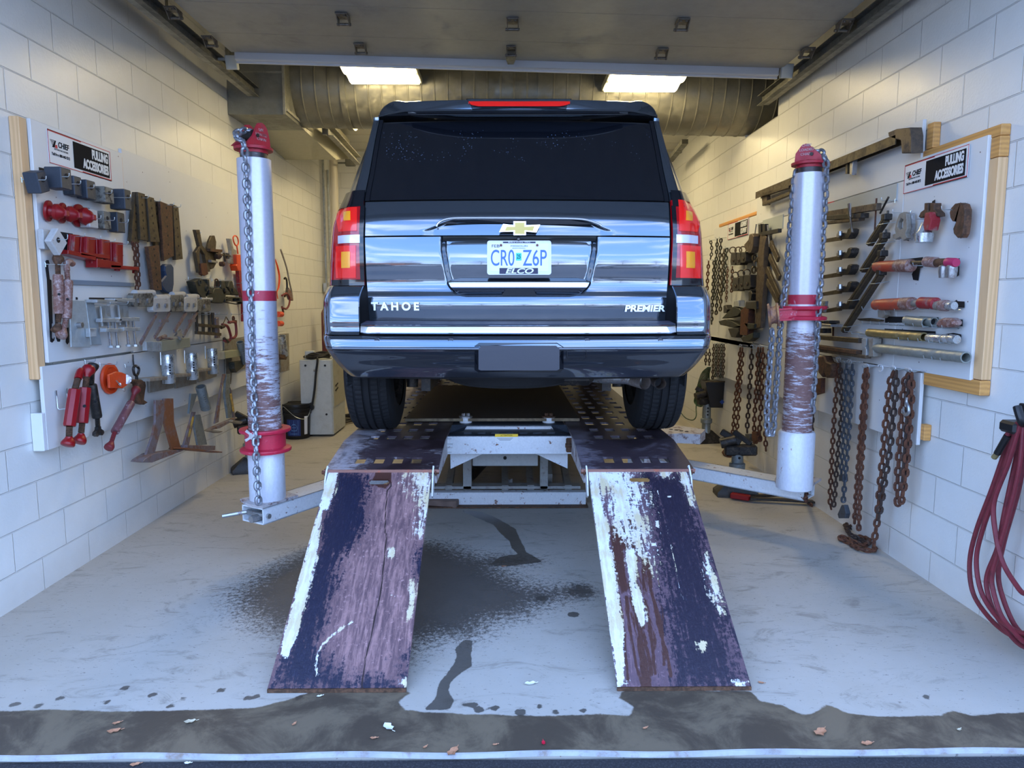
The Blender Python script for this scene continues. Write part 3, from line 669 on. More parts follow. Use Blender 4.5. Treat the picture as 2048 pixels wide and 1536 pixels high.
def make_ramp(X0, X1, lab, masks, m, slot):
    p0 = Vector((X0, 2.585, .012)); e = (Vector((X0, YH, ZH))-p0); L = e.length; e.normalize(); nrm = Vector((1, 0, 0)).cross(e).normalized()
    t = thing('loading_ramp', lab, 'ramp', ((X0+X1)/2, 3.1, 0))
    w = X1-X0; nx_, ns = 84, 190; mb = MB(); xs = np.linspace(0, w, nx_); ss = np.linspace(0, L, ns)
    toL = lambda px: [((q-p0).x, (q-p0).dot(e)) for q in (onpl(x, y, p0, nrm) for x, y in px)]
    sl = toL(slot); cx_ = (sl[0][0]+sl[1][0])/2; cs = (sl[0][1]+sl[1][1])/2; hw = abs(sl[1][0]-sl[0][0])/2; hr = .021
    vs = [p0+Vector((x, 0, 0))+e*s_ for x in xs for s_ in ss]; fs = []
    def inhole(x, s_):
        dx = max(abs(x-cx_)-(hw-hr), 0); return math.hypot(dx, s_-cs) < hr
    for i in range(nx_-1):
        for j in range(ns-1):
            if not inhole((xs[i]+xs[i+1])/2, (ss[j]+ss[j+1])/2): fs.append((i*ns+j, (i+1)*ns+j, (i+1)*ns+j+1, i*ns+j+1))
    mb.add(vs, fs); ob = mb.build('ramp_plate', m, t, smooth=0)
    me = ob.data
    P2 = np.stack(np.meshgrid(xs, ss, indexing='ij'), -1).reshape(-1, 2)
    for nm, shp in masks.items():
        a = np.zeros(len(P2))
        for s_ in shp:
            if s_[0] == 'p': a = np.maximum(a, mask(sdpoly(P2, toL(s_[1])), s_[2]*FE[nm])*(s_[3] if len(s_) > 3 else 1))
            elif s_[0] == 'l': a = np.maximum(a, mask(sdline(P2, toL(s_[1]), s_[2]), s_[3]))
        setattr_f(ob, nm, a)
    for nm in ('white', 'navy', 'brown', 'crack'):
        if nm not in masks: setattr_f(ob, nm, np.zeros(len(P2)))
    md = ob.modifiers.new('s', 'SOLIDIFY'); md.thickness = .012; md.offset = 0
    for x, sx_ in ((X0, 1), (X1, -1)):
        mb = MB(); a = Vector((x+sx_*.006, 2.62, .012)); A = p0+Vector((x-X0+sx_*.006, 0, 0))+e*.12; B = p0+Vector((x-X0+sx_*.006, 0, 0))+e*(L-.02)
        mb.prism([A-nrm*.008, B-nrm*.008, B-nrm*.06, A-nrm*.03], (sx_*.006, 0, 0)); mb.build('side_rib', M['dirtywhite2'], t)
        # hook ear and pin at the hinge
        q = Vector((x-sx_*.012, YH, ZH)); mb = MB()
        mb.prism([q+Vector((0, -.035, .0)), q+Vector((0, .0, .028)), q+Vector((0, .03, .01)), q+Vector((0, .01, -.05)), q+Vector((0, -.05, -.13)), q+Vector((0, -.09, -.11)), q+Vector((0, -.06, -.03))], (sx_*.007, 0, 0)); mb.build('hook_ear', M['dirtywhite'], t)
        mb = MB(); mb.cyl(q+Vector((-sx_*.025, -.005, -.005)), q+Vector((sx_*.03, -.005, -.005)), .010, n=10); mb.cyl(q+Vector((-sx_*.012, -.005, -.005)), q+Vector((-sx_*.006, -.005, -.005)), .018, n=10); mb.build('hinge_pin', M['rust'], t)
    mb = MB(); mb.box(((X0+X1)/2, 2.583, .008), (w, .012, .014)); mb.build('toe_edge', M['rust2'], t)
    return t
cl = crop(500, 920, 3.2); crr = crop(1140, 920, 3.2)
ML = dict(
 white=[('p', cl(480, 60, 560, 60, 548, 200, 505, 320, 470, 330, 440, 480, 430, 640, 415, 700, 350, 950, 322, 1060, 292, 1160, 240, 1270, 190, 1240, 240, 1040, 360, 600, 410, 400, 440, 320, 470, 160), .012),
        ('p', cl(1040, 70, 1157, 70, 1140, 300, 1115, 490, 1068, 470, 1095, 330, 1070, 200), .045), ('p', cl(1030, 775, 1062, 790, 1048, 985, 1008, 1020), .02), ('p', cl(880, 575, 935, 565, 920, 640, 875, 625), .012),
        ('p', cl(920, 70, 1050, 70, 1030, 260, 940, 180), .03, .5), ('l', cl(660, 1040, 560, 1100, 470, 1180, 430, 1240, 425, 1320, 435, 1380), .004, .012), ('p', cl(950, 1420, 995, 1410, 995, 1440, 950, 1440), .015), ('l', cl(850, 850, 930, 880), .001, .006)],
 navy=[('p', cl(555, 60, 720, 60, 760, 170, 745, 400, 700, 520, 570, 620, 565, 800, 520, 900, 440, 1180, 600, 1400, 720, 1480, 120, 1480, 250, 1100, 400, 640, 450, 420), .03), ('p', cl(960, 1250, 1010, 1250, 1000, 1420, 950, 1400), .03), ('p', cl(1070, 560, 1110, 560, 1080, 800, 1060, 780), .02), ('p', cl(700, 1380, 1000, 1440, 1000, 1480, 700, 1480), .03)],
 brown=[('p', cl(815, 60, 905, 60, 905, 150, 870, 190, 760, 160, 790, 120), .012)],
 crack=[('l', cl(900, 140, 905, 170, 880, 200, 872, 290, 868, 330, 865, 470, 875, 480, 862, 620, 850, 740, 835, 870, 800, 1010, 770, 1160, 740, 1270, 722, 1400, 718, 1480), .0035, .004)])
MR = dict(
 white=[('p', crr(112, 60, 165, 60, 210, 280, 250, 470, 285, 700, 305, 860, 345, 1060, 352, 1420, 300, 1470, 290, 1400, 215, 860, 160, 480), .012),
        ('p', crr(112, 50, 440, 50, 520, 200, 560, 560, 560, 800, 400, 600, 250, 500, 200, 300), .04, .62), ('p', crr(112, 50, 360, 50, 370, 150, 240, 200, 200, 300), .05), ('p', crr(270, 140, 345, 160, 362, 370, 322, 410, 285, 260), .014),
        ('p', crr(348, 585, 412, 570, 430, 690, 425, 800, 470, 890, 490, 1020, 462, 1065, 430, 1030, 400, 900, 375, 770, 360, 690), .012), ('p', crr(690, 75, 752, 75, 805, 320, 775, 300, 735, 190), .02),
        ('p', crr(870, 600, 900, 720, 940, 760, 970, 930, 940, 930, 900, 840, 865, 700), .025), ('p', crr(935, 925, 965, 940, 980, 990, 955, 990), .012), ('p', crr(815, 1175, 870, 1170, 870, 1225, 820, 1225), .012), ('p', crr(545, 395, 565, 395, 565, 435, 545, 430), .01), ('p', crr(520, 535, 555, 530, 555, 560, 520, 555), .01), ('p', crr(550, 75, 640, 75, 640, 120, 560, 110), .03), ('p', crr(1040, 1420, 1130, 1420, 1120, 1450, 1060, 1450), .015), ('p', crr(320, 1420, 380, 1420, 370, 1450, 330, 1450), .012), ('l', crr(630, 240, 640, 240), .006, .004), ('l', crr(560, 200, 640, 520, 690, 780, 740, 960), .0012, .006)],
 navy=[('p', crr(420, 60, 760, 60, 860, 420, 960, 740, 1050, 1100, 1150, 1480, 640, 1480, 650, 1300, 560, 700, 480, 300), .06)],
 brown=[('p', crr(335, 300, 400, 330, 470, 520, 520, 700, 480, 720, 430, 600, 340, 590, 350, 700, 400, 830, 330, 860, 285, 720, 255, 560, 250, 420, 340, 410), .03)]+[('p', crr(250, 430, 540, 430, 600, 800, 660, 1380, 420, 1480, 340, 1100, 270, 800), .04, .50)]+
       [('l', crr(*q), .006, .007) for q in ((310, 860, 345, 1100, 355, 1250, 370, 1420), (355, 880, 385, 1100, 420, 1300, 440, 1380), (395, 880, 430, 1060, 460, 1200, 500, 1380), (450, 1080, 470, 1150, 500, 1250, 520, 1380), (480, 900, 520, 1150, 545, 1370), (500, 700, 560, 1050, 620, 1250, 650, 1390), (540, 900, 590, 1120, 600, 1320))]+
       [('p', crr(430, 1130, 490, 1170, 530, 1480, 440, 1480), .02)])
M['rampL'] = rampmat('ramp_rust_purple', (.11, .060, .070), (.32, .18, .175), (.011, .012, .032)); M['rampR'] = rampmat('ramp_rust_purple_dark', (.10, .058, .075), (.20, .115, .135), (.016, .013, .028))
make_ramp(-.915, -.382, 'left steel loading ramp, dark navy and pink rust with a long dark crack', ML, M['rampL'], [(737, 965), (778, 965)])
make_ramp(.432, .951, 'right steel loading ramp streaked with brown oil and peeling white paint', MR, M['rampR'], [(1258, 960), (1301, 960)])
# rack body
rack = thing('frame_rack', 'low chipped white frame straightening rack with two runways under the car', 'frame rack', (.022, 6, 0))
def deckmat(name, base, light, dk, xw):
    m, nt, b = newmat(name); v = coord(nt); vs = coord(nt, (1, 3, 1), rot=(0, 0, .5))
    n1 = noise(nt, v, 5, 8, .7, .6); n2 = noise(nt, vs, 24, 6, .8); n3 = noise(nt, v, 2.2, 5, .6, .5)
    s_ = nd(nt, 'ShaderNodeSeparateXYZ', {0: nd(nt, 'ShaderNodeTexCoord').outputs['Object']})
    dx = mth(nt, 'ABSOLUTE', mth(nt, 'SUBTRACT', s_.outputs[0], xw)); ed = mth(nt, 'SUBTRACT', 1.0, sstep(nt, dx, .04, .22))
    h = mth(nt, 'ADD', mth(nt, 'MULTIPLY', n2, .5), mth(nt, 'ADD', mth(nt, 'MULTIPLY', n1, .5), mth(nt, 'MULTIPLY', ed, .13)))
    f = sstep(nt, h, .52, .66); c = mixc(nt, f, base, light); c = mixc(nt, sstep(nt, n3, .52, .60), c, mixc(nt, .7, c, dk))
    nt.links.new(c, b.inputs['Base Color']); nt.links.new(mixf(nt, f, .32, .6), b.inputs['Roughness']); bump(nt, b, n2, .3, .003); return m
M['deckL'] = deckmat('runway_steel_left', (.060, .040, .046), (.40, .36, .38), (.02, .010, .010), -.93)
M['deckR'] = deckmat('runway_steel_right', (.050, .035, .043), (.20, .17, .20), (.02, .012, .014), .35)
ZD = .69; YK = 4.07
for (X0, X1, m_) in ((-.934, -.348, 'deckL'), (.401, .984, 'deckR')):
    cx_ = (X0+X1)/2; w = X1-X0; hc = [X0+w*f_ for f_ in (.27, .44, .61, .78)]
    mb = MB()
    e = Vector((0, YK-YH, ZD-ZH-.012)); Ls = e.length; e.normalize()
    o = Vector((0, YH-.01, ZH+.012)); n_ = Vector((1, 0, 0)).cross(e)
    R_ = lambda c, s_, a=.028, b_=.045: [(c-a, s_-b_), (c+a, s_-b_), (c+a, s_+b_), (c-a, s_+b_)]
    mb.plate(o-n_*.006, (1, 0, 0), e, [(X0, 0), (X1, 0), (X1, Ls+.01), (X0, Ls+.01)], .012, [R_(c, .13) for c in hc])
    hs = []
    for i, yy in enumerate([.08+.235*k for k in range(21)]):
        for k, c in enumerate(hc):
            hs.append(R_(c, yy))
    mb.plate((0, YK, ZD-.006), (1, 0, 0), (0, 1, 0), [(X0, 0), (X1, 0), (X1, 5.2), (X0, 5.2)], .012, hs)
    mb.build('runway', M[m_], rack, smooth=0)
    # front lip + white front bar with dark pockets
    mb = MB(); mb.box((cx_, YH-.012, ZH+.004), (w+.012, .012, .014)); mb.build('front_lip', worn('rusty_lip', (.26, .12, .09), (.45, .10, .04), .6, .06, 14, rough=.7), rack)
    mb = MB(); mb.box((cx_, YH+.004, ZH-.022), (w-.12, .02, .034)); mb.build('front_bar', M['dirtywhite'], rack)
    mb = MB()
    for x, sg in ((X0+.012, 1), (X1-.012, -1)):
        mb2 = MB(); mb2.prism([(x, YH, ZH), (x, YK, ZD-.012), (x, YK+5.1, ZD-.012), (x, YK+5.1, ZD-.15), (x, YK, ZD-.15), (x, YH+.02, ZH-.07)], (sg*.008, 0, 0)); mb2.build('side_rail', M['dirtywhite2'], rack)
# centre cross beam and details (between the runways)
mb = MB(); y0, y1, z0, z1 = 4.42, 4.62, .565, .655
X0, X1 = -.375, .425
hs = [[(x-.026, .105), (x+.026, .105), (x+.030, .15), (x-.022, .15)] for x in np.linspace(-.24, .29, 7)]
mb.plate((0, 4.36, .655), (1, 0, 0), (0, 1, 0), [(X0, 0), (X1, 0), (X1+.02, .26), (X0-.0, .26)], .008, [[(a, b_-.045) for a, b_ in h] for h in hs], 0)
mb.build('cross_beam_top', M['grey'], rack, smooth=0)
mb = MB(); mb.box(((X0+X1)/2, 4.365, .60), (X1-X0, .01, .115), b=.002); mb.box(((X0+X1)/2, 4.44, .55), (X1-X0, .15, .012)); mb.box(((X0+X1)/2, 4.60, .66), (X1-X0-.03, .03, .035))
mb.build('cross_beam_face', M['dirtywhite'], rack)
for sg, x in ((-1, X0+.02), (1, X1-.02)):
    mb = MB(); mb.box((x-sg*.0, 4.37, .60), (.05, .05, .09), b=.006); mb.cyl((x-sg*.03, 4.345, .60), (x+sg*.05, 4.345, .60), .014, n=10)
    mb.build('end_latch', M['rust2'] if sg > 0 else M['dirtywhite'], rack)
    mb = MB(); mb.prism([(x, 4.42, .665), (x-sg*.09, 4.50, .665), (x-sg*.11, 4.46, .70), (x-sg*.02, 4.40, .71)], (0, .01, .008)); mb.build('stop_flap', M['grey'], rack)
mb = MB(); mb.box((.022, 4.70, .672), (.74, .17, .02), b=.003); mb.build('centre_plate', M['grey'], rack)
for px in (933, 1096):
    c = onz(px, 838, .69); c.y = 4.72; c.z = .682; mb = MB(); mb.cyl(c, c+Vector((0, 0, .035)), .042, n=20); mb.build('clamp_boss', M['dirtywhite'], rack)
    mb = MB(); mb.cyl(c+Vector((0, 0, .035)), c+Vector((0, 0, .045)), .046, n=20)
    for dx in (-.015, .015): mb.cyl(c+Vector((dx, 0, .045)), c+Vector((dx, 0, .062)), .013, n=6)
    mb.build('bolt_cap', M['steel'] if px < 1000 else M['rust2'], rack)
# attention label
mb = MB(); a = ony(990, 868, 4.355); b_ = ony(1036, 884, 4.355)
mb.prism([(a.x, 4.357, b_.z), (b_.x, 4.357, b_.z), (b_.x, 4.357, a.z), (a.x, 4.357, a.z)], (0, -.002, 0)); mb.build('warning_label', M['whiteplastic'], rack, smooth=0)
mb = MB(); mb.prism([(a.x, 4.354, a.z-.018), (b_.x, 4.354, a.z-.018), (b_.x, 4.354, a.z), (a.x, 4.354, a.z)], (0, -.001, 0)); mb.build('warning_band', M['yellow'], rack, smooth=0)
mb = MB(); mb.text(((a.x+b_.x)/2, 4.3525, a.z-.009), (1, 0, 0), (0, 0, 1), 'ATTENTION', .013, .0006); 
for k in range(3): mb.box(((a.x+b_.x)/2-.01, 4.3545, a.z-.026-k*.007), (.10-k*.015, .0006, .0018))
mb.build('warning_text', M['ink'], rack, smooth=0)
# gussets from the runways down to the lift housing
for sg, xa, xb in ((-1, -.352, -.12), (1, .402, .17)):
    mb = MB(); mb.prism([(xa, 4.48, .56), (xb, 4.48, .56), (xb, 4.48, .545), (xa, 4.48, .45)] if False else [(xa, 4.48, .555), (xb-sg*-.0, 4.48, .555), (xb, 4.48, .53), (xa, 4.48, .42)], (0, .012, 0)); mb.build('gusset', M['dirtywhite'], rack, smooth=0)
mb = MB(); a = ony(945, 896, 4.7); b_ = ony(1076, 932, 4.7); mb.box(((a.x+b_.x)/2, 4.85, (a.z+b_.z)/2), (b_.x-a.x, .3, a.z-b_.z), b=.004); mb.cyl(((a.x+b_.x)/2, 4.69, (a.z+b_.z)/2+.01), ((a.x+b_.x)/2, 4.71, (a.z+b_.z)/2+.01), .0)
mb.build('lift_housing', M['dirtywhite2b'] if 'dirtywhite2b' in M else worn('dusty_white_paint', (.40, .40, .38), (.22, .18, .15), .6, .07, 14, rough=.6), rack)
mb = MB(); c = ony(1010, 916, 4.695); mb.cyl(c, c+Vector((0, .01, 0)), .012, n=12); mb.build('bolt_hole', M['blackmatte'], rack)
M['framegrey'] = worn('dusty_grey_frame', (.33, .33, .31), (.16, .13, .11), .58, .07, 14, rough=.6)
# floor frame
mb = MB(); mb.box((.017, 5.10, .052), (1.15, .07, .10), b=.004); mb.build('base_beam', M['dirtywhite'], rack)
mb = MB(); mb.box((.017, 5.06, .006), (1.17, .11, .010)); mb.build('base_flange', M['rust2'], rack)
for px0, px1, nm in ((926, 943, 'post'), (1080, 1096, 'post')):
    a = ony(px0, 940, 5.16); b_ = ony(px1, 940, 5.16); mb = MB(); mb.box(((a.x+b_.x)/2, 5.18, .33), (b_.x-a.x, .06, .46), b=.003); mb.build(nm, M['framegrey'], rack)
mb = MB(); mb.box((.01, 5.2, .115), (1.1, .10, .02)); mb.build('base_ledge', M['framegrey'], rack)
for (x0, ya, x1, yb) in ((-.42, 5.16, -.50, 7.4), (-.0, 5.16, -.02, 7.4), (.19, 5.16, .22, 7.4), (.47, 5.16, .55, 7.4)):
    mb = MB(); mb.bar((x0, ya, .10), (x1, yb, .10), .05, .06); mb.build('floor_rail', M['framegrey'], rack)
mb = MB(); mb.cyl((-.55, 6.1, .30), (.60, 6.1, .30), .065, n=18); mb.build('cross_tube', M['galv'], rack)
mb = MB(); mb.cyl((-.3, 5.7, .06), (.34, 6.9, .50), .05, n=14); mb.cyl((.05, 6.3, .2), (.06, 7.4, .55), .035, n=12); mb.build('lift_cylinder', M['dark'], rack)
for sg in (-1, 1):
    mb = MB(); mb.bar((.022+sg*.32, 5.4, .12), (.022+sg*.30, 7.2, .60), .05, .08); mb.build('scissor_leg', M['framegrey'], rack)
    mb = MB(); mb.bar((.022+sg*.55, 8.6, .02), (.022+sg*.55, 8.6, .56), .08, .08); mb.build('rear_stand', M['framegrey'], rack)
mb = MB(); mb.bar((.022-.62, 8.6, .5), (.022+.62, 8.6, .5), .08, .10); mb.bar((.022-.9, 5.3, .5), (.022+.95, 5.3, .5), .08, .08); mb.build('cross_member', M['framegrey'], rack)
# plywood sheet over the gap
mb = MB(); mb.box((-.085, 5.62, .705), (1.17, 1.86, .018), b=.002); o = mb.build('plywood_sheet', M['plywood']); tag(o, 'dark dirty plywood sheet laid across the two runways under the car', 'plywood')
mb = MB(); mb.box((-.085, 4.685, .705), (1.165, .006, .019)); o2 = mb.build('front_edge', worn('ply_edge', (.28, .22, .13), (.14, .10, .06), .5, .1, 20, rough=.7), o)
# timber offcut on the floor
mb = MB(); a = onz(862, 1012, 0); b_ = onz(916, 1016, 0); mb.bar(a+Vector((-.02, .03, .028)), b_+Vector((0, .03, .028)), .10, .055, bv=.006); o = mb.build('timber_block', M['oldwood']); tag(o, 'short weathered timber block on the floor beside left ramp', 'wood block')
# crumpled packet under the rack
c = onz(1015, 975, .0); mb = MB()
mb.grid([[c+Vector((-.04+.02*i, .005*j*(i % 2), .002+.03*j+.006*((i*j) % 3))) for j in range(3)] for i in range(5)]); mb.grid([[c+Vector((-.05+.03*i, -.02-.02*j, .003+.01*((i+j) % 2))) for j in range(3)] for i in range(4)])
o = mb.build('paper_scrap', M['paper'], smooth=0); tag(o, 'crumpled white and blue paper scrap on floor under the rack', 'litter')
# =============== pulling towers ===============
M['towerlow'] = worn('tower_sleeve_white', (.66, .68, .74), (.30, .17, .12), .60, .025, 22, (1, 1, .5), rough=.38, wr=.8, metal=.1)
def towermat(name, thr, w0, w1):
    m, nt, b = newmat(name); v = coord(nt, (1.2, 1.2, 9)); vi = coord(nt); s_ = nd(nt, 'ShaderNodeSeparateXYZ', {0: nd(nt, 'ShaderNodeTexCoord').outputs['Object']})
    n1 = noise(nt, v, 7, 8, .8, .3); n2 = noise(nt, vi, 5, 5); n3 = noise(nt, vi, 60, 4)
    hz = s_.outputs[2]
    wear = sstep(nt, mth(nt, 'ADD', hz, mth(nt, 'MULTIPLY', n2, .5)), w0, w1)
    h = mth(nt, 'ADD', mth(nt, 'MULTIPLY', n1, .7), mth(nt, 'ADD', mth(nt, 'MULTIPLY', n2, .3), mth(nt, 'MULTIPLY', wear, .22)))
    f = sstep(nt, h, thr, thr+.07)
    c = mixc(nt, n3, (.56, .56, .64), (.70, .70, .78)); c = mixc(nt, f, c, mixc(nt, n3, (.13, .06, .055), (.27, .15, .13)))
    nt.links.new(c, b.inputs['Base Color']); nt.links.new(mixf(nt, f, .30, .65), b.inputs['Roughness']); nt.links.new(mixf(nt, f, .25, .05), b.inputs['Metallic']); bump(nt, b, n1, .2, .002); return m
M['towerL'] = towermat('tower_tube_left', .655, 2.35, 1.0); M['towerR'] = towermat('tower_tube_right', .66, 1.85, 1.45)
M['redband'] = worn('faded_red_band', (.48, .03, .06), (.60, .50, .55), .60, .03, 22, (1, 1, .6), rough=.4)
M['redcap'] = worn('red_cast_cap', (.48, .015, .035), (.32, .05, .06), .55, .1, 22, rough=.42)
def tower(c, zt, rt, rb, zlow, sleeve, band, lab, tm):
    t = thing('pulling_tower', lab, 'tower', (c[0], c[1], 0)); cx_, cy_ = c
    mb = MB(); mb.lathe((cx_, cy_, 0), (0, 0, 1), [(.38, rb), (sleeve, rb), (sleeve+.012, rb-.008), (sleeve+.012, rt)], 40); mb.build('sleeve', M['towerlow'], t)
    mb = MB(); mb.lathe((cx_, cy_, 0), (0, 0, 1), [(sleeve+.005, rt), (zt, rt), (zt, rt-.01), (zt-.02, rt-.012)], 44); mb.build('tube', tm, t)
    mb = MB(); mb.lathe((cx_, cy_, 0), (0, 0, 1), [(band[0], rt+.0006), (band[1], rt+.0006)], 44, False); mb.build('red_band', M['redband'], t)
    return t
def cap(t, c, z, ztop, r, ang, hasdark=True):
    cx_, cy_ = c; D = Vector((math.cos(ang), math.sin(ang), 0)); Sd = Vector((-D.y, D.x, 0)); o = Vector((cx_, cy_, 0))
    mb = MB(); mb.lathe((cx_, cy_, 0), (0, 0, 1), [(z-.02, r*.86), (z+.032, r*.86)], 36); mb.build('dark_neck', worn('dark_neck', (.06, .05, .05), (.35, .33, .36), .6, .05, 20, rough=.4, metal=.4), t)
    h = ztop-z
    mb = MB(); mb.lathe((cx_, cy_, 0), (0, 0, 1), [(z+.030, r*.90), (z+.045, r*.92), (z+.047, r*1.22), (z+.060, r*1.24), (z+.066, r*1.0), (z+.066, .02)], 36)
    for sg in (-1, 1):
        b0 = o+Sd*(sg*.038); q = [(-.070, .06), (-.066, .11), (-.052, h-.03), (-.035, h-.008), (-.015, h), (.005, h-.004), (.022, h-.03), (.045, .115), (.075, .085), (.105, .06)]
        mb.prism([b0+D*x+Vector((0, 0, z+y)) for x, y in q], Sd*(sg*.016))
    # round back web bridging the cheeks
    mb.prism([o-Sd*.045+D*x+Vector((0, 0, z+y)) for x, y in ((-.068, .06), (-.05, h-.04), (-.03, h-.03), (-.045, .06))], Sd*.09)
    mb.build('cap_casting', M['redcap'], t)
    mb = MB(); pc = o+D*.02+Vector((0, 0, z+h*.62)); mb.cyl(pc-Sd*.035, pc+Sd*.035, .032, n=20); mb.cyl(pc-Sd*.06, pc+Sd*.06, .010, n=10); mb.build('sheave', M['dark'], t)
    return o, D, Sd
def collar(t, c, z0, z1, r):
    mb = MB(); mb.lathe((c[0], c[1], 0), (0, 0, 1), [(z0, r+.002), (z0, r+.045), (z0+.012, r+.048), (z0+.018, r+.045), (z0+.026, r+.018), (z1-.026, r+.018), (z1-.018, r+.045), (z1-.006, r+.048), (z1, r+.045), (z1, r+.002)], 44, False)
    return mb.build('collar', M['redcollar'], t)
M['redcollar'] = worn('scuffed_red_collar', (.55, .02, .055), (.60, .36, .42), .60, .05, 18, rough=.4)
cL = (-1.352, 3.955); cR = (1.737, 4.15)
tL = tower(cL, 2.25, .089, .099, 0, .655, (1.495, 1.55), 'left white pulling tower column with red cap and low red collar', M['towerL'])
tR = tower(cR, 2.215, .084, .104, 0, .715, (1.475, 1.53), 'right white pulling tower column with red cap and mid height red collar', M['towerR'])
oL, DL, SL = cap(tL, cL, 2.25, 2.44, .082, math.radians(-118))
oR, DR, SR = cap(tR, cR, 2.215, 2.375, .080, math.radians(-35))
collar(tL, cL, .655, .785, .092); collar(tR, cR, 1.385, 1.465, .086)
for (o_, D_, S_, z, words, sg) in ((oL, DL, SL, 2.25, ('USE', 'LOADED', 'CHAIN'), 1), (oR, DR, SR, 2.215, ('CHIEF', 'LOADED', 'CHAIN'), -1)):
    mb = MB(); u = -D_*sg if False else (D_ if S_.dot(Vector((0, -1, 0))) > 0 else D_)
    sd2 = S_*(1 if S_.y < 0 else -1); u = sd2.cross(Vector((0, 0, 1))); u = Vector((0, 0, 1)).cross(sd2)
    for k, w_ in enumerate(words): mb.text(o_+sd2*.0545+Vector((0, 0, z+.150-.024*k))-D_*.008*(1 if u.dot(D_) > 0 else 1), u, (0, 0, 1), w_, .020, .001)
    mb.build('cast_lettering', M['dirtywhite2'], tL if sg > 0 else tR, smooth=0)
# cross handle on the left collar
a = Vector((cL[0]-.0, cL[1], .75)); d = Vector((-.02, -1, .1)).normalized(); p = a+d*.125+Vector((-.02, 0, 0))
mb = MB(); mb.cyl(a+d*.09, p, .012, n=10); _, u, v = axes(d); q = []
for k in range(5):
    th = math.pi/2+2*math.pi*k/5+.25
    for dt, rr in ((-.33, .020), (-.16, .048), (.16, .048), (.33, .020)): q.append(p+(u*math.cos(th+dt)+v*math.sin(th+dt))*rr)
mb.prism(q, d*.014); mb.build('star_handle', M['steel'], tL)
# collar pulley on the right tower
pc = ony(1547, 630, 4.08); mb = MB(); dd = Vector((.93, -.33, .12)).normalized()
mb.lathe(pc-dd*.03, dd, [(0, .03), (0, .066), (.010, .07), (.016, .052), (.030, .048), (.044, .052), (.050, .07), (.060, .066), (.060, .03)], 30); mb.build('side_pulley', worn('pulley_bronze', (.20, .10, .10), (.50, .25, .10), .5, .1, 18, rough=.45, metal=.3), tR)
mb = MB(); c_ = Vector((cR[0]-.09, 4.09, 1.425))
for s_ in (1, -1): mb.bar(pc+Vector((.01, .0, s_*.03)), Vector((cR[0]-.02, 4.06, 1.425+s_*.033)), .016, .010)
mb.bar(pc+Vector((.02, .01, 0)), Vector((cR[0]-.03, 4.07, 1.425)), .012, .05); mb.build('pulley_yoke', M['redcollar'], tR)
# arms
def arm(t, front, direc, length, w, z0, z1, plate, nm):
    f0 = Vector((front[0], front[1], 0)); d = Vector((direc[0], direc[1], 0)).normalized(); pr = Vector((-d.y, d.x, 0))
    if pr.y < 0: pr = -pr
    zc = (z0+z1)/2; th = .008; c0 = f0+pr*(w/2)
    mb = MB()
    for off, sz in ((pr*(-w/2+th/2), (th, z1-z0)), (pr*(w/2-th/2), (th, z1-z0))):
        A = c0+off; mb.bar((A.x, A.y, zc), ((A+d*length).x, (A+d*length).y, zc), sz[0], sz[1], bv=.001)
    for zz in (z0+th/2, z1-th/2): mb.bar((c0.x, c0.y, zz), ((c0+d*length).x, (c0+d*length).y, zz), w, th, bv=.001)
    mb.build('swing_arm', M['dirtywhite'], t)
    mb = MB(); mb.prism([(x, y, z1+.001) for x, y in plate], (0, 0, .016)); mb.build('base_plate', M['dirtywhite2'], t)
    return c0, d, pr
cA, dA, pA = arm(tL, (-1.328, 3.798), (.50, .86), 1.12, .17, .27, .363, [(-1.505, 3.94), (-1.42, 3.835), (-1.33, 3.80), (-1.20, 4.02), (-1.33, 4.12)], 'l')
arm(tR, (1.835, 4.235), (-.715, .70), 1.30, .17, .27, .363, [(1.70, 4.36), (1.66, 4.22), (1.80, 4.10), (1.90, 4.255), (2.0, 4.37), (1.90, 4.46), (1.78, 4.50)], 'r')
mb = MB(); e0 = cA-dA*.0+Vector((0, 0, .315)); mb.cyl(e0-pA*.10+dA*.03, e0+pA*.10+dA*.03, .014, n=10); mb.cyl(e0-dA*.03-pA*.02+Vector((0, 0, -.015)), e0+dA*.05-pA*.02+Vector((0, 0, -.015)), .02, n=10); mb.cyl(e0+Vector((-.16, -.02, .0)), e0+Vector((-.04, .02, .012)), .012, n=8); mb.build('lock_pin', M['steel'], tL)
mb = MB(); c_ = Vector((1.855, 4.28, .31)); mb.cyl(c_+Vector((0, 0, -.03)), c_+Vector((0, 0, .05)), .022, n=12); mb.cyl(c_+Vector((-.05, 0, 0)), c_+Vector((.04, 0, 0)), .014, n=10); mb.build('lock_pin', M['steel'], tR)
mb = MB(); mb.prism([(1.22, 4.90, .50), (1.36, 4.86, .50), (1.45, 5.05, .50), (1.25, 5.25, .50), (.985, 5.2, .50), (.985, 4.8, .5)], (0, 0, .07)); mb.box((1.02, 5.0, .43), (.08, .20, .14)); mb.build('arm_bracket', M['dirtywhite2'], rack)
mb = MB()
for k in range(4): mb.cyl((1.20+.03*k, 5.05-.03*k, .571), (1.20+.03*k, 5.05-.03*k, .5725), .014, n=12)
mb.build('bracket_holes', M['blackmatte'], rack)
# labels on sleeves
mb = MB(); mb.lathe((cR[0], cR[1], 0), (0, 0, 1), [(.46, .105), (.70, .105)], 40, False); 
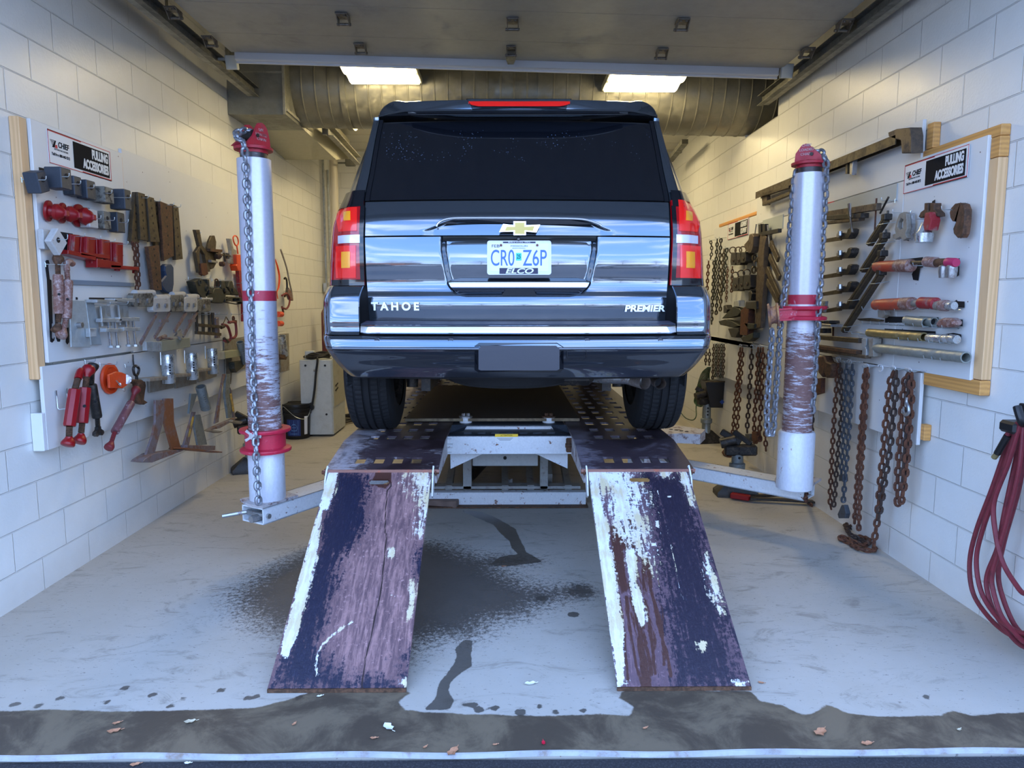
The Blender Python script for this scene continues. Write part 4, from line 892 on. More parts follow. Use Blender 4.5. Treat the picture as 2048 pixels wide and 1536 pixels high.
# tower chains
def chainthing(name, lab, pts, pitch, r, mt, group=None, ph=0, side=(1, .2, 0), Wd=None, extra=None, n=12, k=6, cat='chain'):
    mb = MB(); mb.chain(smoothpath(pts, 8), pitch, r, ph=ph, side=side, Wd=Wd, n=n, k=k)
    if extra: extra(mb)
    o = mb.build(name, M[mt], smooth=60); tag(o, lab, cat, group); return o
q = [Vector((cL[0]+.0, 3.94, 2.40)), Vector((cL[0]-.03, 3.88, 2.385)), Vector((cL[0]-.055, 3.84, 2.35))]+[ony(x, y, Y) for x, y, Y in ((488, 285, 3.80), (489, 305, 3.805), (491, 330, 3.83), (494, 400, 3.845), (497, 480, 3.85), (500, 560, 3.855), (503, 640, 3.858), (505, 720, 3.858), (508, 800, 3.85), (510, 850, 3.82), (512, 900, 3.80), (514, 950, 3.80), (517, 1000, 3.785), (518, 1022, 3.785))]
chainthing('tower_chain', 'grey link chain hanging down the front of the left tower column', q, .0405, .0085, 'chainz', side=(.8, .6, 0), Wd=.044)
q = [Vector((cR[0]+.0, 4.13, 2.335)), Vector((cR[0]+.04, 4.10, 2.33))]+[ony(x, y, Y) for x, y, Y in ((1650, 318, 4.06), (1653, 332, 4.06), (1650, 400, 4.09), (1645, 480, 4.10), (1641, 560, 4.10), (1637, 610, 4.05), (1636, 640, 4.05), (1632, 700, 4.09), (1628, 760, 4.09), (1624, 830, 4.08))]
chainthing('tower_chain', 'grey link chain hanging down the right side of right tower column', q, .0415, .0085, 'chainz', side=(.8, .6, 0), Wd=.045)
q = [ony(x, y, Y) for x, y, Y in ((1592, 340, 4.16), (1587, 380, 4.16), (1582, 440, 4.16), (1577, 500, 4.16), (1572, 560, 4.15), (1566, 605, 4.13), (1560, 660, 4.12), (1557, 720, 4.11), (1552, 780, 4.10), (1548, 840, 4.09), (1545, 868, 4.08), (1538, 873, 4.06), (1535, 862, 4.05), (1534, 820, 4.05), (1537, 760, 4.05), (1541, 710, 4.05), (1544, 665, 4.05), (1540, 648, 4.05))]
chainthing('tower_chain', 'grey chain looped through the side pulley left of right tower column', q, .0415, .0085, 'chainz', side=(.8, .6, 0), Wd=.045)
q = [ony(x, y, 4.27) for x, y in ((1612, 985), (1611, 1000))]+[onz(x, y, .012) for x, y in ((1614, 1003), (1620, 1008), (1626, 1012))]
chainthing('short_chain', 'short rusty chain end dangling under the right tower base plate', q, .035, .006, 'rust')
# =============== the car ===============
CX = .062
def nspline(xs, ys):
    xs = np.array(xs, float); ys = np.array(ys, float); n = len(xs); h = np.diff(xs); A = np.eye(n); r = np.zeros(n)
    for i in range(1, n-1):
        A[i, i-1] = h[i-1]; A[i, i] = 2*(h[i-1]+h[i]); A[i, i+1] = h[i]; r[i] = 6*((ys[i+1]-ys[i])/h[i]-(ys[i]-ys[i-1])/h[i-1])
    m = np.linalg.solve(A, r)
    def f(x):
        x = np.clip(x, xs[0], xs[-1]); i = int(min(max(np.searchsorted(xs, x)-1, 0), n-2)); t = x-xs[i]; hh = h[i]
        return ys[i]+t*((ys[i+1]-ys[i])/hh-hh*(2*m[i]+m[i+1])/6)+t*t*m[i]/2+t**3*(m[i+1]-m[i])/(6*hh)
    return f
zrow = lambda row, Y: ony(1036, row, Y).z
def xrow(px, row, Y): return ony(px, row, Y).x
def halfw(l, r, row, Y): return (xrow(r, row, Y)-xrow(l, row, Y))/2
ROWS = [(238, 3.800, 760, 1308, 756, 1314, 3.99), (300, 3.715, 749, 1321, 731, 1340, 3.93), (350, 3.640, 741, 1331, 711, 1360, 3.88), (398, 3.570, 733, 1341, 692, 1380, 3.83),
        (430, 3.530, 730, 1341, 676, 1396, 3.77), (470, 3.500, 728, 1341, 669.5, 1402, 3.74), (500, 3.487, 728, 1339, 667, 1403, 3.73), (530, 3.482, 729, 1337, 665.5, 1404, 3.73), (558, 3.488, 730, 1335, 664, 1404, 3.72),
        (578, 3.482, 731, 1333, 662, 1406, 3.72), (600, 3.457, 732, 1331, 661, 1408, 3.72), (622, 3.455, 732, 1329, 662, 1408, 3.72), (645, 3.459, 733, 1326, 662, 1408, 3.72), (760, 3.47, 735, 1322, 690, 1378, 3.75)]
def mk(rows, b0):
    zs = [zrow(r[0], r[1]) for r in rows][::-1]
    f = [nspline(zs, [v for v in vals][::-1]) for vals in ([r[1] for r in rows], [halfw(r[2], r[3], r[0], r[1]+b0) for r in rows], [halfw(r[4], r[5], r[0], r[6]) for r in rows], [r[6] for r in rows])]
    return f, zs[0], zs[-1]
(fY, fT, fH, fS), ZB0, ZB1 = mk(ROWS, .06)
def crv(P, s):
    i = int(min(max(math.floor(s), 0), len(P)-2)); t = s-i
    g = lambda k: P[k] if k >= 0 else (-P[-k][0], P[-k][1])
    a, b, c, d = g(i-1), g(i), g(i+1), g(min(i+2, len(P)-1))
    return tuple(.5*(2*b[k]+(c[k]-a[k])*t+(2*a[k]-5*b[k]+4*c[k]-d[k])*t*t+(3*b[k]-a[k]-3*c[k]+d[k])*t**3) for k in (0, 1))
def bs(s, z, off=0.0, yfun=None):
    yr, xt, hw, ys = fY(z), fT(z), fH(z), fS(z); b = .06; rem = ys-yr-b
    P = [(0, yr), (.5*xt, yr+.22*b), (xt, yr+b), (xt+.62*(hw-xt), yr+b+.30*rem), (hw, ys+.04), (hw+.016, ys+.8), (hw+.02, ys+2.0), (hw+.01, ys+3.2)]
    x, y = crv(P, abs(s)); x = x*(1 if s >= 0 else -1)
    if off:
        e = .02; x1, y1 = crv(P, abs(s)+e); x0, y0 = crv(P, max(abs(s)-e, 0)); dx, dy = x1-x0, y1-y0; L = math.hypot(dx, dy) or 1
        nx_, ny_ = dy/L, -dx/L; x += off*nx_*(1 if s >= 0 else -1); y += off*ny_
    if yfun: y += yfun(x, z)
    return Vector((CX+x, y, z))
def s_of_px(px, row, f=None, lo=0, hi=4.3, Fn=None):
    """section parameter where the body crosses the sight line of a pixel"""
    Fn = Fn or bs; sg = 1 if px > 1036 else -1
    z = zrow(row, 3.6); best = None
    for _ in range(3):
        a, b_ = lo, hi
        for _i in range(28):
            m = (a+b_)/2; p = Fn(sg*m, z); d = ray(px, row); X = (CAM+d*((p.y)/d.y)).x
            if (p.x-X)*sg < 0: a = m
            else: b_ = m
        p = Fn(sg*(a+b_)/2, z); d = ray(px, row); z = (CAM+d*(p.y/d.y)).z
    return sg*(a+b_)/2, z
def panel(mb, F, s0, s1, z0, z1, ns, nz, off=0, roll=.006, yfun=None):
    """curved sheet; its rim is rolled inwards so that gaps read as gaps"""
    S_ = lambda s_, t: (s_(t) if callable(s_) else s_)
    Z_ = lambda z_, t: (z_(t) if callable(z_) else z_)
    g = []
    for i in range(ns+1):
        a = i/ns; col_ = []
        for j in range(nz+1):
            b_ = j/nz; za, zb = Z_(z0, a), Z_(z1, a); z = za+(zb-za)*b_; sa, sb = S_(s0, z), S_(s1, z)
            col_.append((sa+(sb-sa)*a, z))
        g.append(col_)
    rim = lambda q, o_: F(q[0], q[1], o_, yfun) if yfun else F(q[0], q[1], o_)
    G = [[rim(q, off) for q in c] for c in g]
    if roll:
        G = [[rim(c[0], off-roll*3)]+c2+[rim(c[-1], off-roll*3)] for c, c2 in zip(g, G)]
        e0 = [rim(q, off-roll*3) for q in g[0]]; e1 = [rim(q, off-roll*3) for q in g[-1]]
        G = [[e0[0]]+e0+[e0[-1]]]+G+[[e1[0]]+e1+[e1[-1]]]
    return mb.grid(G)
car = thing('car', 'dark blue-grey full size SUV seen from behind, parked up on the frame rack', 'car', (CX, 5.9, .69))
def paint(name, c, r=.10):
    m, nt, b = newmat(name); v = coord(nt); n = noise(nt, v, 900, 2)
    nt.links.new(mixc(nt, n, tuple(x*.8 for x in c), tuple(x*1.25 for x in c)), b.inputs['Base Color'])
    b.inputs['Metallic'].default_value = .85; b.inputs['Roughness'].default_value = r; b.inputs['Coat Weight'].default_value = 1; b.inputs['Coat Roughness'].default_value = .015; b.inputs['Coat IOR'].default_value = 1.7
    return m
M['paint'] = paint('dark_blue_grey_car_paint', (.125, .15, .18))
M['paintlow'] = paint('dark_lower_bumper_plastic', (.035, .042, .058), .3)
M['tint'] = flat('tinted_glass', (.004, .005, .008), .06, 0, 1, .5)
_n = M['tint'].node_tree; _b = _n.nodes['Principled BSDF']; _v = coord(_n)
_vo = nd(_n, 'ShaderNodeTexVoronoi', {'Vector': _v, 'Scale': 75}); _z = nd(_n, 'ShaderNodeSeparateXYZ', {0: nd(_n, 'ShaderNodeTexCoord').outputs['Object']}).outputs[2]
_k = mth(_n, 'MULTIPLY', mth(_n, 'SUBTRACT', 1.0, sstep(_n, _vo.outputs['Distance'], .10, .22)), mth(_n, 'MULTIPLY', sstep(_n, noise(_n, _v, 5, 4), .50, .62), mth(_n, 'MULTIPLY', sstep(_n, _z, 1.48, 1.55), mth(_n, 'SUBTRACT', 1.0, sstep(_n, _z, 1.64, 1.70)))))
_n.links.new(mixc(_n, _k, (.004, .005, .008), (.10, .14, .22)), _b.inputs['Base Color'])
M['gloss'] = flat('gloss_black', (.006, .007, .010), .12, 0, .5)
M['lensred'] = flat('tail_lamp_red', (.38, .002, .006), .12, 0, 1); M['lensred'].node_tree.nodes['Principled BSDF'].inputs['Coat Roughness'].default_value = .02
M['lensbright'] = flat('tail_lamp_bright_red', (.95, .015, .01), .15, 0, 1)
M['amber'] = flat('tail_lamp_amber', (1.0, .36, .01), .3, 0, 1)
M['lensclear'] = flat('tail_lamp_clear', (.80, .78, .86), .12, .3, 1)
M['gold'] = flat('gold_emblem', (.58, .43, .11), .4, .3, .3)
# inner dark shell
# license recess + brow displacement
Yt = 3.48
Rp = [(ony(x, y, Yt).x-CX, ony(x, y, Yt).z) for x, y in ((880, 455), (1198, 455), (1196, 500), (1187, 545), (1180, 570), (1164, 586), (1140, 591), (932, 591), (912, 586), (896, 570), (889, 545), (881, 500))]
from functools import lru_cache
def sm(x): x = max(0, min(1, x)); return x*x*(3-2*x)
def sd1(x, z): return float(sdpoly(np.array([[x, z]]), Rp)[0])
def recess(x, z):
    if abs(x) > .50: return 0
    return .062*sm((sd1(x, z)+.004)/.030)
mb = MB(); mb.grid([[bs(s, z, -.028, recess) for z in np.linspace(ZB0+.0, ZB1, 60)] for s in np.linspace(-7, 7, 225)])
mb.build('inner_shell', M['blackmatte'], car)
zb_seam = zrow(471.5, 3.50)
zt0 = zrow(641, 3.455); ztop = zrow(400, 3.57)
def upperdisp(x, z):
    zc_ = zrow(438, 3.52); w = sm((.475-abs(x))/.08)
    lim = zc_-.10*sm((abs(x)-.30)/.17)*.5
    return .016*w*sm((lim-z)/.012)
inb = .012
gapz = .004
mb = MB(); panel(mb, bs, -1.985, 1.985, zt0, zb_seam-gapz, 260, 130, yfun=recess); mb.build('tailgate_lower', M['paint'], car, smooth=60)
mb = MB(); panel(mb, bs, -1.985, 1.985, zb_seam+gapz, ztop-.004, 200, 60, yfun=upperdisp); mb.build('tailgate_upper', M['paint'], car, smooth=60)
zg1 = zrow(243, 3.795)
mb = MB(); panel(mb, bs, -1.90, 1.90, ztop+.004, zg1, 80, 50); gl = mb.build('rear_window', M['tint'], car, smooth=60)
for sg in (-1, 1):
    mb = MB(); panel(mb, bs, sg*1.905, sg*1.99, ztop+.002, zg1+.02, 4, 40, off=.004); mb.build('window_pillar_trim', M['gloss'], car)
    mb = MB(); panel(mb, bs, sg*2.02, sg*4.35, zrow(402, 3.62), zrow(234, 3.85), 40, 50); mb.build('rear_pillar', M['paint'], car, smooth=60)
    # side panels
    zbelt = zrow(402, 3.75)
    mb = MB(); panel(mb, bs, sg*4.37, sg*7.0, zbelt+.03, zrow(240, 3.9), 60, 14, off=-.006); mb.build('side_glass', M['tint'], car, smooth=60)
    YC = 4.46; ZCW = 1.09
    def zlow(a, sg=sg):
        return None
    g = []
    for s in np.linspace(4.10, 7.0, 120):
        p = bs(sg*s, 1.4); lo = 1.03
        for yc in (YC, YC+2.95):
            dy = abs(p.y-yc)
            if dy < .475: lo = max(lo, ZCW+math.sqrt(.475**2-dy**2))
        g.append([bs(sg*s, max(lo+(zbelt+.025-lo)*t, ZB0)) + Vector((0, 0, min(0, lo+(zbelt+.025-lo)*t-ZB0))) for t in np.linspace(0, 1, 24)])
    mb = MB(); mb.grid(g); mb.build('side_panel', M['paint'], car, smooth=60)
# tail lamps
for sg in (-1, 1):
    zl0, zl1 = zrow(571, 3.62), zrow(404, 3.70)
    def sout(z): return sg*(4.12-.25*sm((z-zrow(440, 3.7))/.08))
    mb = MB(); panel(mb, bs, sg*2.03, sout, zl0, zl1, 40, 50, off=.012, roll=.006); lamp = mb.build('tail_lamp', M['lensred'], car, smooth=60)
    def patch(nm, m, pxs, off, n=10):
        (xa, xb, ra, rb) = pxs
        if sg > 0: xa, xb = 2072-xa, 2072-xb
        s0, za = s_of_px(xa, ra); s1, zb = s_of_px(xb, rb); sA, _ = s_of_px(xa, rb); sB, _ = s_of_px(xb, ra)
        z_lo, z_hi = min(za, zb), max(za, zb)
        fl_ = lambda t0, t1: (lambda z: t0+(t1-t0)*((z-z_hi)/((z_lo-z_hi) or 1)))
        mb = MB(); panel(mb, bs, fl_(s0, sA), fl_(sB, s1), z_lo, z_hi, n, n, off=off, roll=.0015); mb.build(nm, m, lamp, smooth=60)
    patch('bright_lens', M['lensbright'], (682, 716, 420, 462), .0145)
    patch('bright_lens', M['lensbright'], (676, 714, 493, 556), .0145)
    patch('amber_reflector', M['amber'], (693, 704, 424, 441), .0165)
    patch('amber_reflector', M['amber'], (688, 703, 504, 536), .0165)
    patch('reverse_lens', M['lensclear'], (681, 722, 472, 486), .0160)
    patch('smoked_edge', M['gloss'], (675, 729, 403, 413), .0140)
    patch('smoked_edge', M['gloss'], (668, 731, 560, 571), .0140)
    patch('smoked_edge', M['gloss'], (723, 731, 412, 562), .0138)
# roof
mb = MB(); zr = ZB1
g = []
for y in np.linspace(0, 1, 30):
    s = 4.3+2.4*y; a = bs(s, zr); row_ = []
    for t in np.linspace(-1, 1, 31):
        row_.append(Vector((CX+(a.x-CX)*t, a.y+.12*(t*t)*(1-y)*-1*.0, zr+.055*(1-abs(t)**2.6)*(.6+.4*min(1, y*3)))))
    g.append(row_)
mb.grid(g); mb.build('roof', M['paint'], car, smooth=60)
# bonnet, windscreen
mb = MB(); g = []
for y in np.linspace(7.0, 8.95, 14):
    w = .93-.22*sm((y-8.3)/.65); zt_ = 1.93-.05*sm((y-7)/1.9)-.45*sm((y-8.72)/.25)
    g.append([Vector((CX+w*t, y, (1.10 if abs(t) == 1 else zt_-.05*abs(t)**4))) for t in (-1, -.99, -.6, 0, .6, .99, 1)])
mb.grid(g); mb.build('bonnet', M['paint'], car, smooth=60)
mb = MB(); a = bs(6.7, zr); mb.grid([[Vector((CX+(a.x-CX)*t, a.y, zr+.03)) for t in (-1, 0, 1)], [Vector((CX+.9*t, a.y+.75, 1.93)) for t in (-1, 0, 1)]]); mb.build('windscreen', M['tint'], car)
mb = MB(); mb.box((CX, 6.4, 1.12), (1.5, 4.4, .10)); mb.build('underbody', M['blackmatte'], car)
# spoiler
st = [(757, 230, 234), (764, 217, 232.5), (776, 207, 229.5), (792, 201.5, 226.5), (810, 203.5, 223.5), (830, 202.5, 223), (880, 201, 222.5), (937, 199.5, 222.5), (1036, 198.5, 222.5)]
mb = MB(); mg = MB(); rings = []; gl_ = []
def yl(px): t = abs(px-1036)/279; return 3.70+.17*t**3
for (px, rt_, rb_) in st+[(2072-a, b_, c) for a, b_, c in st[-2::-1]]:
    Y = yl(px); x = (xrow(px, rb_, Y)-CX)*1.0; zt_ = ony(px, rt_, Y+.03).z; zb_ = ony(px, rb_, Y).z; X = xrow(px, rb_, Y)
    zf = ony(px, 240, Y+.12).z
    tt = abs(px-1036)/279
    rings.append([Vector((X*(1)-.0, Y+.55-.25*tt, ZB1+.035*(1-tt**3)+.005)), Vector((X, Y+.18, zt_+.018*(1-tt))), Vector((X, Y+.028, zt_)), Vector((X, Y+.010, zt_-.006)), Vector((X, Y+.0085, zt_-.012)), Vector((X, Y+.005, zb_+.012)), Vector((X, Y+.004, zb_+.006)), Vector((X, Y, zb_)), Vector((X, Y+.03, zb_-.008)), Vector((X, Y+.16, zb_-.018))])
def dens(rings, n=6):
    out = []
    for j in range(len(rings[0])): out.append(smoothpath([r[j] for r in rings], n))
    return [[out[j][i] for j in range(len(out))] for i in range(len(out[0]))]
R2 = dens(rings); mb.loft(R2, False, False); mb.add([R2[0][k] for k in range(10)], [tuple(range(10))]); mb.add([R2[-1][k] for k in range(10)], [tuple(range(10))])
mb.build('roof_spoiler', M['paint'], car, smooth=50)
mb = MB(); g = []
for px in np.linspace(816, 1256, 45):
    Y = yl(px)-.004; g.append([ony(px, 223.3, Y+.002), ony(px, 226, Y), ony(px, 228.6, Y+.006)])
g = [[p for p in r]+[r[-1]+Vector((0, .02, 0))] for r in g]; mb.grid(g); mb.build('spoiler_strip', M['gloss'], car, smooth=60)
mb = MB(); g = []
for k, px in enumerate(np.linspace(937, 1140, 21)):
    Y = yl(px)-.003; e = 4*max(0, 1-min(k, 20-k)/1.6); g.append([ony(px, 199.5, Y+.024), ony(px, 203.5, Y+.008), ony(px, 212.5-e*1.2, Y+.004)])
mb.grid(g); bl = mb.build('brake_light', M['lensbright'], car, smooth=40)
mb = MB(); e0 = [ony(px, r, yl(px)-.004+.02*(1-(r-199)/14)) for px, r in ((933, 199), (1143, 199), (1133, 214.5), (944, 214.5))]
mb.tube(e0+[e0[0]], .0035, 6); mb.build('brake_light_bezel', M['gloss'], bl)
# bumper
BR = [(571, 3.435, 727, 1338, 664.5, 1404, 3.71), (593, 3.402, 722, 1342, 660, 1409.5, 3.71), (618, 3.380, 717, 1352, 660, 1410, 3.70), (645, 3.363, 717, 1354, 662, 1409, 3.69), (668, 3.350, 718, 1356, 664, 1407, 3.69), (676, 3.330, 718, 1356, 665, 1406, 3.69),
      (692, 3.314, 718, 1354, 669, 1401, 3.69), (697, 3.310, 719, 1353, 670.5, 1399.5, 3.69), (720, 3.325, 722, 1348, 681, 1387, 3.70), (740, 3.345, 728, 1340, 695, 1370, 3.72), (756, 3.375, 736, 1330, 711, 1352, 3.75)]
(bY, bT, bH, bS), ZU0, ZU1 = mk(BR, .04)
def bb(s, z, off=0.0, yfun=None):
    yr, xt, hw, ys = bY(z), bT(z), bH(z), bS(z); b = .035; rem = ys-yr-b; xt = hw-.125
    P = [(0, yr), (.5*xt, yr+.25*b), (xt, yr+b), (xt+.075, yr+b+.035), (hw-.006, yr+b+.15), (hw, ys+.06), (hw+.01, ys+.28)]
    x, y = crv(P, abs(s)); sg = 1 if s >= 0 else -1
    if off:
        e = .02; x1, y1 = crv(P, abs(s)+e); x0, y0 = crv(P, max(abs(s)-e, 0)); dx, dy = x1-x0, y1-y0; L = math.hypot(dx, dy) or 1
        x += off*dy/L; y += -off*dx/L
    x *= sg
    if yfun: y += yfun(x, z)
    return Vector((CX+x, y, z))
zr_ = lambda r, Y=3.34: zrow(r, Y)
z694 = zrow(694.5, 3.311)
mb = MB(); panel(mb, bb, -6, 6, z694, zr_(672, 3.345), 240, 14, roll=.004); mb.build('bumper_band', M['paint'], car, smooth=60)
# lower valance with the hitch cover opening proud
hx = lambda px, r, Y=3.32: ony(px, r, Y).x-CX
def lowd(x, z): return .012*sm((z694-.012-z)/.01)
mb = MB(); panel(mb, bb, -6, 6, ZU0, z694-.003, 200, 40, roll=.004, yfun=lowd); mb.build('bumper_valance', M['paintlow'], car, smooth=60)
for sg in (-1, 1):
    mb = MB(); s0, _ = s_of_px(717 if sg < 0 else 1355, 630, hi=5.5, Fn=bb)
    panel(mb, bb, s0, sg*6, zr_(670, 3.35), zr_(572.5, 3.47), 50, 50, roll=.006); mb.build('bumper_corner', M['paint'], car, smooth=60)
# black pocket beside the tailgate
mb = MB(); mb.grid([[bb(s, z, -.05)+Vector((0, 0, 0)) for z in np.linspace(ZU0, zrow(669, 3.35), 30)] for s in np.linspace(-6, 6, 60)]); mb.build('bumper_core', M['blackmatte'], car)
mb = MB(); zs0, zs1 = zrow(668.5, 3.315), zrow(651, 3.30); xL, xR_ = xrow(719, 660, 3.33), xrow(1354, 660, 3.33)
g = []
for t in np.linspace(-1, 1, 41):
    x = (xL+xR_)/2+(xR_-xL)/2*t; yb = .035*abs(t)**2.2; e = .02*max(0, abs(t)-.965)/.035
    g.append([Vector((x, 3.345+yb+e, zs0-.004)), Vector((x, 3.306+yb+e, zs0+.001)), Vector((x, 3.294+yb+e, zs0+.008)), Vector((x, 3.300+yb+e, zs1-.008)), Vector((x, 3.306+yb+e, zs1-.001)), Vector((x, 3.33+yb+e, zs1+.002))])
mb.grid(g); mb.build('step_trim', M['chrome'], car, smooth=50)
mb = MB(); g = []
for t in np.linspace(-1, 1, 31):
    x = (xL+xR_)/2+(xR_-xL)/2*t; yb = .035*abs(t)**2.2; rr = []
    for k in range(25): y = 3.325+yb+.15*k/24; rr.append(Vector((x, y, zs1+.002+(.004 if k % 4 in (1, 2) else 0)+.012*k/24)))
    g.append(rr)
mb.grid(g); mb.build('step_tread', flat('step_tread_plastic', (.05, .055, .075), .25, .1, .3), car, smooth=20)
# hitch cover
def bumpplate(nm, px, m, off, rnd=None):
    mb = MB(); pts = []
    for (x, r) in px:
        Y = 3.325
        for _ in range(4):
            p = ony(x, r, Y); Y = bb(1.0*(p.x-CX)/max(bT(p.z), .1)*1.0 if False else 0, p.z).y+.035*((p.x-CX)/.8)**2*.6
        pts.append(Vector((p.x, Y+.012-off, p.z)))
    mb.prism(pts, (0, .03, 0)); return mb.build(nm, m, car, smooth=20)
bumpplate('hitch_cover_frame', [(949, 740), (949, 692), (958, 685.5), (1114, 685.5), (1127, 694), (1127, 738), (1120, 745), (957, 745)], M['gloss'], .0135)
mb = MB(); pts = [ony(x, r, 3.292) for x, r in ((957, 739), (957, 699), (962, 691.5), (1112, 691.5), (1119, 697), (1119, 738), (1114, 741), (962, 741))]
mb.prism(pts, (0, .02, 0)); hc_ = mb.build('hitch_cover', M['paintlow'], car, smooth=20)
pts = [ony(x, r, 3.318) for x, r in ((1134, 695), (1172, 695), (1172, 715), (1168, 718), (1138, 718), (1134, 715))]
mb = MB(); mb.tube(pts+[pts[0]], .0016, 5); mb.build('tow_eye_cover', M['gloss'], car)
for px in (754, 901, 1175, 1321):
    s_, z_ = s_of_px(px, 680, hi=5, Fn=bb); p = bb(s_, z_, .0); q = bb(s_, z_, .004); nn = (q-p).normalized()
    mb = MB(); mb.torus(p+nn*.001, nn, .0105, .0016, 20, 5); mb.lathe(p-nn*.003, nn, [(0, .009), (.004, .009)], 16); mb.build('parking_sensor', M['paintlow'], car)
# brow chrome, emblem, camera, handle
def onbody(px, r, off, yf=None):
    s_, z_ = s_of_px(px, r, hi=3.9); p = bs(s_, z_, off, yf); return p
c5 = crop(860, 420, 5.689)
arc = c5(75, 190, 85, 160, 130, 125, 200, 102, 300, 92, 500, 90, 760, 90, 1020, 90, 1300, 93, 1600, 98, 1750, 108, 1850, 132, 1920, 160, 1950, 180)
pts = smoothpath([onbody(x, y, .004) for x, y in arc], 5)
mb = MB(); mb.tube(pts, .0050, 8); mb.build('brow_chrome', flat('satin_chrome', (.80, .82, .85), .3, .8), car)
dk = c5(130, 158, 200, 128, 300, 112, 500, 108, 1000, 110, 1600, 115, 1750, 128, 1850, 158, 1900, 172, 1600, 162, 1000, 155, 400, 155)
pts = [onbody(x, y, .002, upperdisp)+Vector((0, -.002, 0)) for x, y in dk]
mb = MB(); n_ = len(dk); mb.prism(pts, (0, .004, 0)); mb.build('brow_painted_shade', M['gloss'], car, smooth=0)  # dark strip standing in for the shade below the brow chrome
yE = 3.487
def flatpoly(pp, y, th): return [Vector((p.x, y, p.z)) for p in (ony(a, b_, y) for a, b_ in pp)]
ob_ = c5(786, 252, 832, 158, 950, 172, 950, 128, 1092, 128, 1092, 172, 1254, 165, 1212, 256, 1092, 246, 1092, 286, 950, 286, 950, 246, 835, 248)
mb = MB(); P3 = flatpoly(ob_, yE-.012, 0); mb.prism(P3, (0, .03, 0)); em = mb.build('emblem', M['chrome'], car, smooth=0)
ib = c5(850, 236, 872, 188, 966, 190, 966, 142, 1076, 142, 1076, 190, 1190, 184, 1172, 236, 1076, 230, 1076, 272, 966, 272, 966, 230)
mb = MB(); P3 = flatpoly(ib, yE-.015, 0); mb.prism(P3, (0, .004, 0)); mb.build('emblem_face', M['gold'], em, smooth=0)
# ledge above the plate, camera
mb = MB(); g = []
for px in np.linspace(886, 1192, 41):
    p = ony(px, 473, 3.50); dep = .062*sm((157-abs(px-1039))/22)
    r2_ = 473+3+7*sm((150-abs(px-1039))/150)*.9
    g.append([Vector((p.x, 3.492, p.z)), Vector((p.x, 3.495, p.z-.006)), Vector((p.x, 3.50+dep*.6, p.z-.016)), Vector((p.x, 3.50+dep, p.z-.020))])
mb.grid(g); mb.build('brow_underside', flat('brow_plastic', (.05, .05, .045), .35), car, smooth=60)
c = ony(1037, 477, 3.50); mb = MB(); mb.cyl(c+Vector((0, .02, .006)), c+Vector((0, -.006, -.002)), .010, n=16); mb.cyl(c+Vector((0, -.006, -.002)), c+Vector((0, -.007, -.002)), .006, n=14); mb.build('rear_camera', M['gloss'], car)
# handle bar in the recess
hb = [(897, 1179)]
def hstrip(nm, rows, m, y):
    mb = MB(); g = []
    for (r, xl, xr, yy) in rows: g.append([Vector((q_.x, yy, q_.z)) for q_ in (ony(x, r, yy) for x in np.linspace(xl, xr, 31))])
    mb.grid(g); return mb.build(nm, m, car, smooth=50)
hstrip('handle_top', [(556, 922, 1154, 3.54), (559, 905, 1172, 3.51), (562.5, 897, 1179, 3.478)], M['gloss'], 0)
hstrip('handle_chrome', [(562.5, 897, 1179, 3.477), (565, 897, 1179, 3.471), (574, 902, 1174, 3.470), (576, 903, 1173, 3.476)], M['chrome'], 0)
hstrip('handle_lower', [(575.5, 903, 1173, 3.476), (577, 904, 1172, 3.471), (584, 912, 1164, 3.474), (590, 925, 1150, 3.490), (591, 930, 1146, 3.52)], M['paintlow'], 0)
pts = [Vector((q_.x, 3.4695, q_.z)) for q_ in (ony(x, r, 3.4695) for x, r in ((1003, 591), (1012, 578), (1066, 578), (1074, 591)))]
mb = MB(); mb.prism(pts, (0, .02, 0)); mb.build('release_switch', M['blackmatte'], car)
# lettering
def badge(body, px, row, wpx, hpx, nm, shear=0, bold=.0):
    p = onbody(px, row, .0); mb = MB(); size = .02
    tmp = MB(); tmp.text((0, 0, 0), (1, 0, 0), (0, 0, 1), body, 1.0, .0, sp=1.0 if 'E' not in nm else 1)
    xs_ = [v[0] for v in tmp.v]; zs_ = [v[2] for v in tmp.v]; Wt = max(xs_)-min(xs_); Ht = max(zs_)-min(zs_)
    a = ony(px-wpx/2, row, p.y); b_ = ony(px+wpx/2, row, p.y); h_ = hpx/F_PX*p.y*1.0
    size = h_/Ht; sxx = (b_.x-a.x)/(Wt*size)
    s1, z1_ = s_of_px(px-wpx/2, row); s2, z2_ = s_of_px(px+wpx/2, row); A = bs(s1, p.z, .008); B_ = bs(s2, p.z, .008); u = (B_-A).normalized()
    mb.text((A+B_)/2, u, (0, 0, 1), body, size, .004, shear=shear, sx_=sxx, bold=bold); return mb.build(nm, M['badge'], car, smooth=0)
M['badge'] = flat('satin_badge', (.85, .87, .90), .45, .6)
badge('T A H O E', 791.5, 613.5, 97, 15, 'model_lettering', bold=.0022); badge('PREMIER', 1287.5, 617.5, 81, 11.5, 'trim_lettering', .12, bold=.0016)
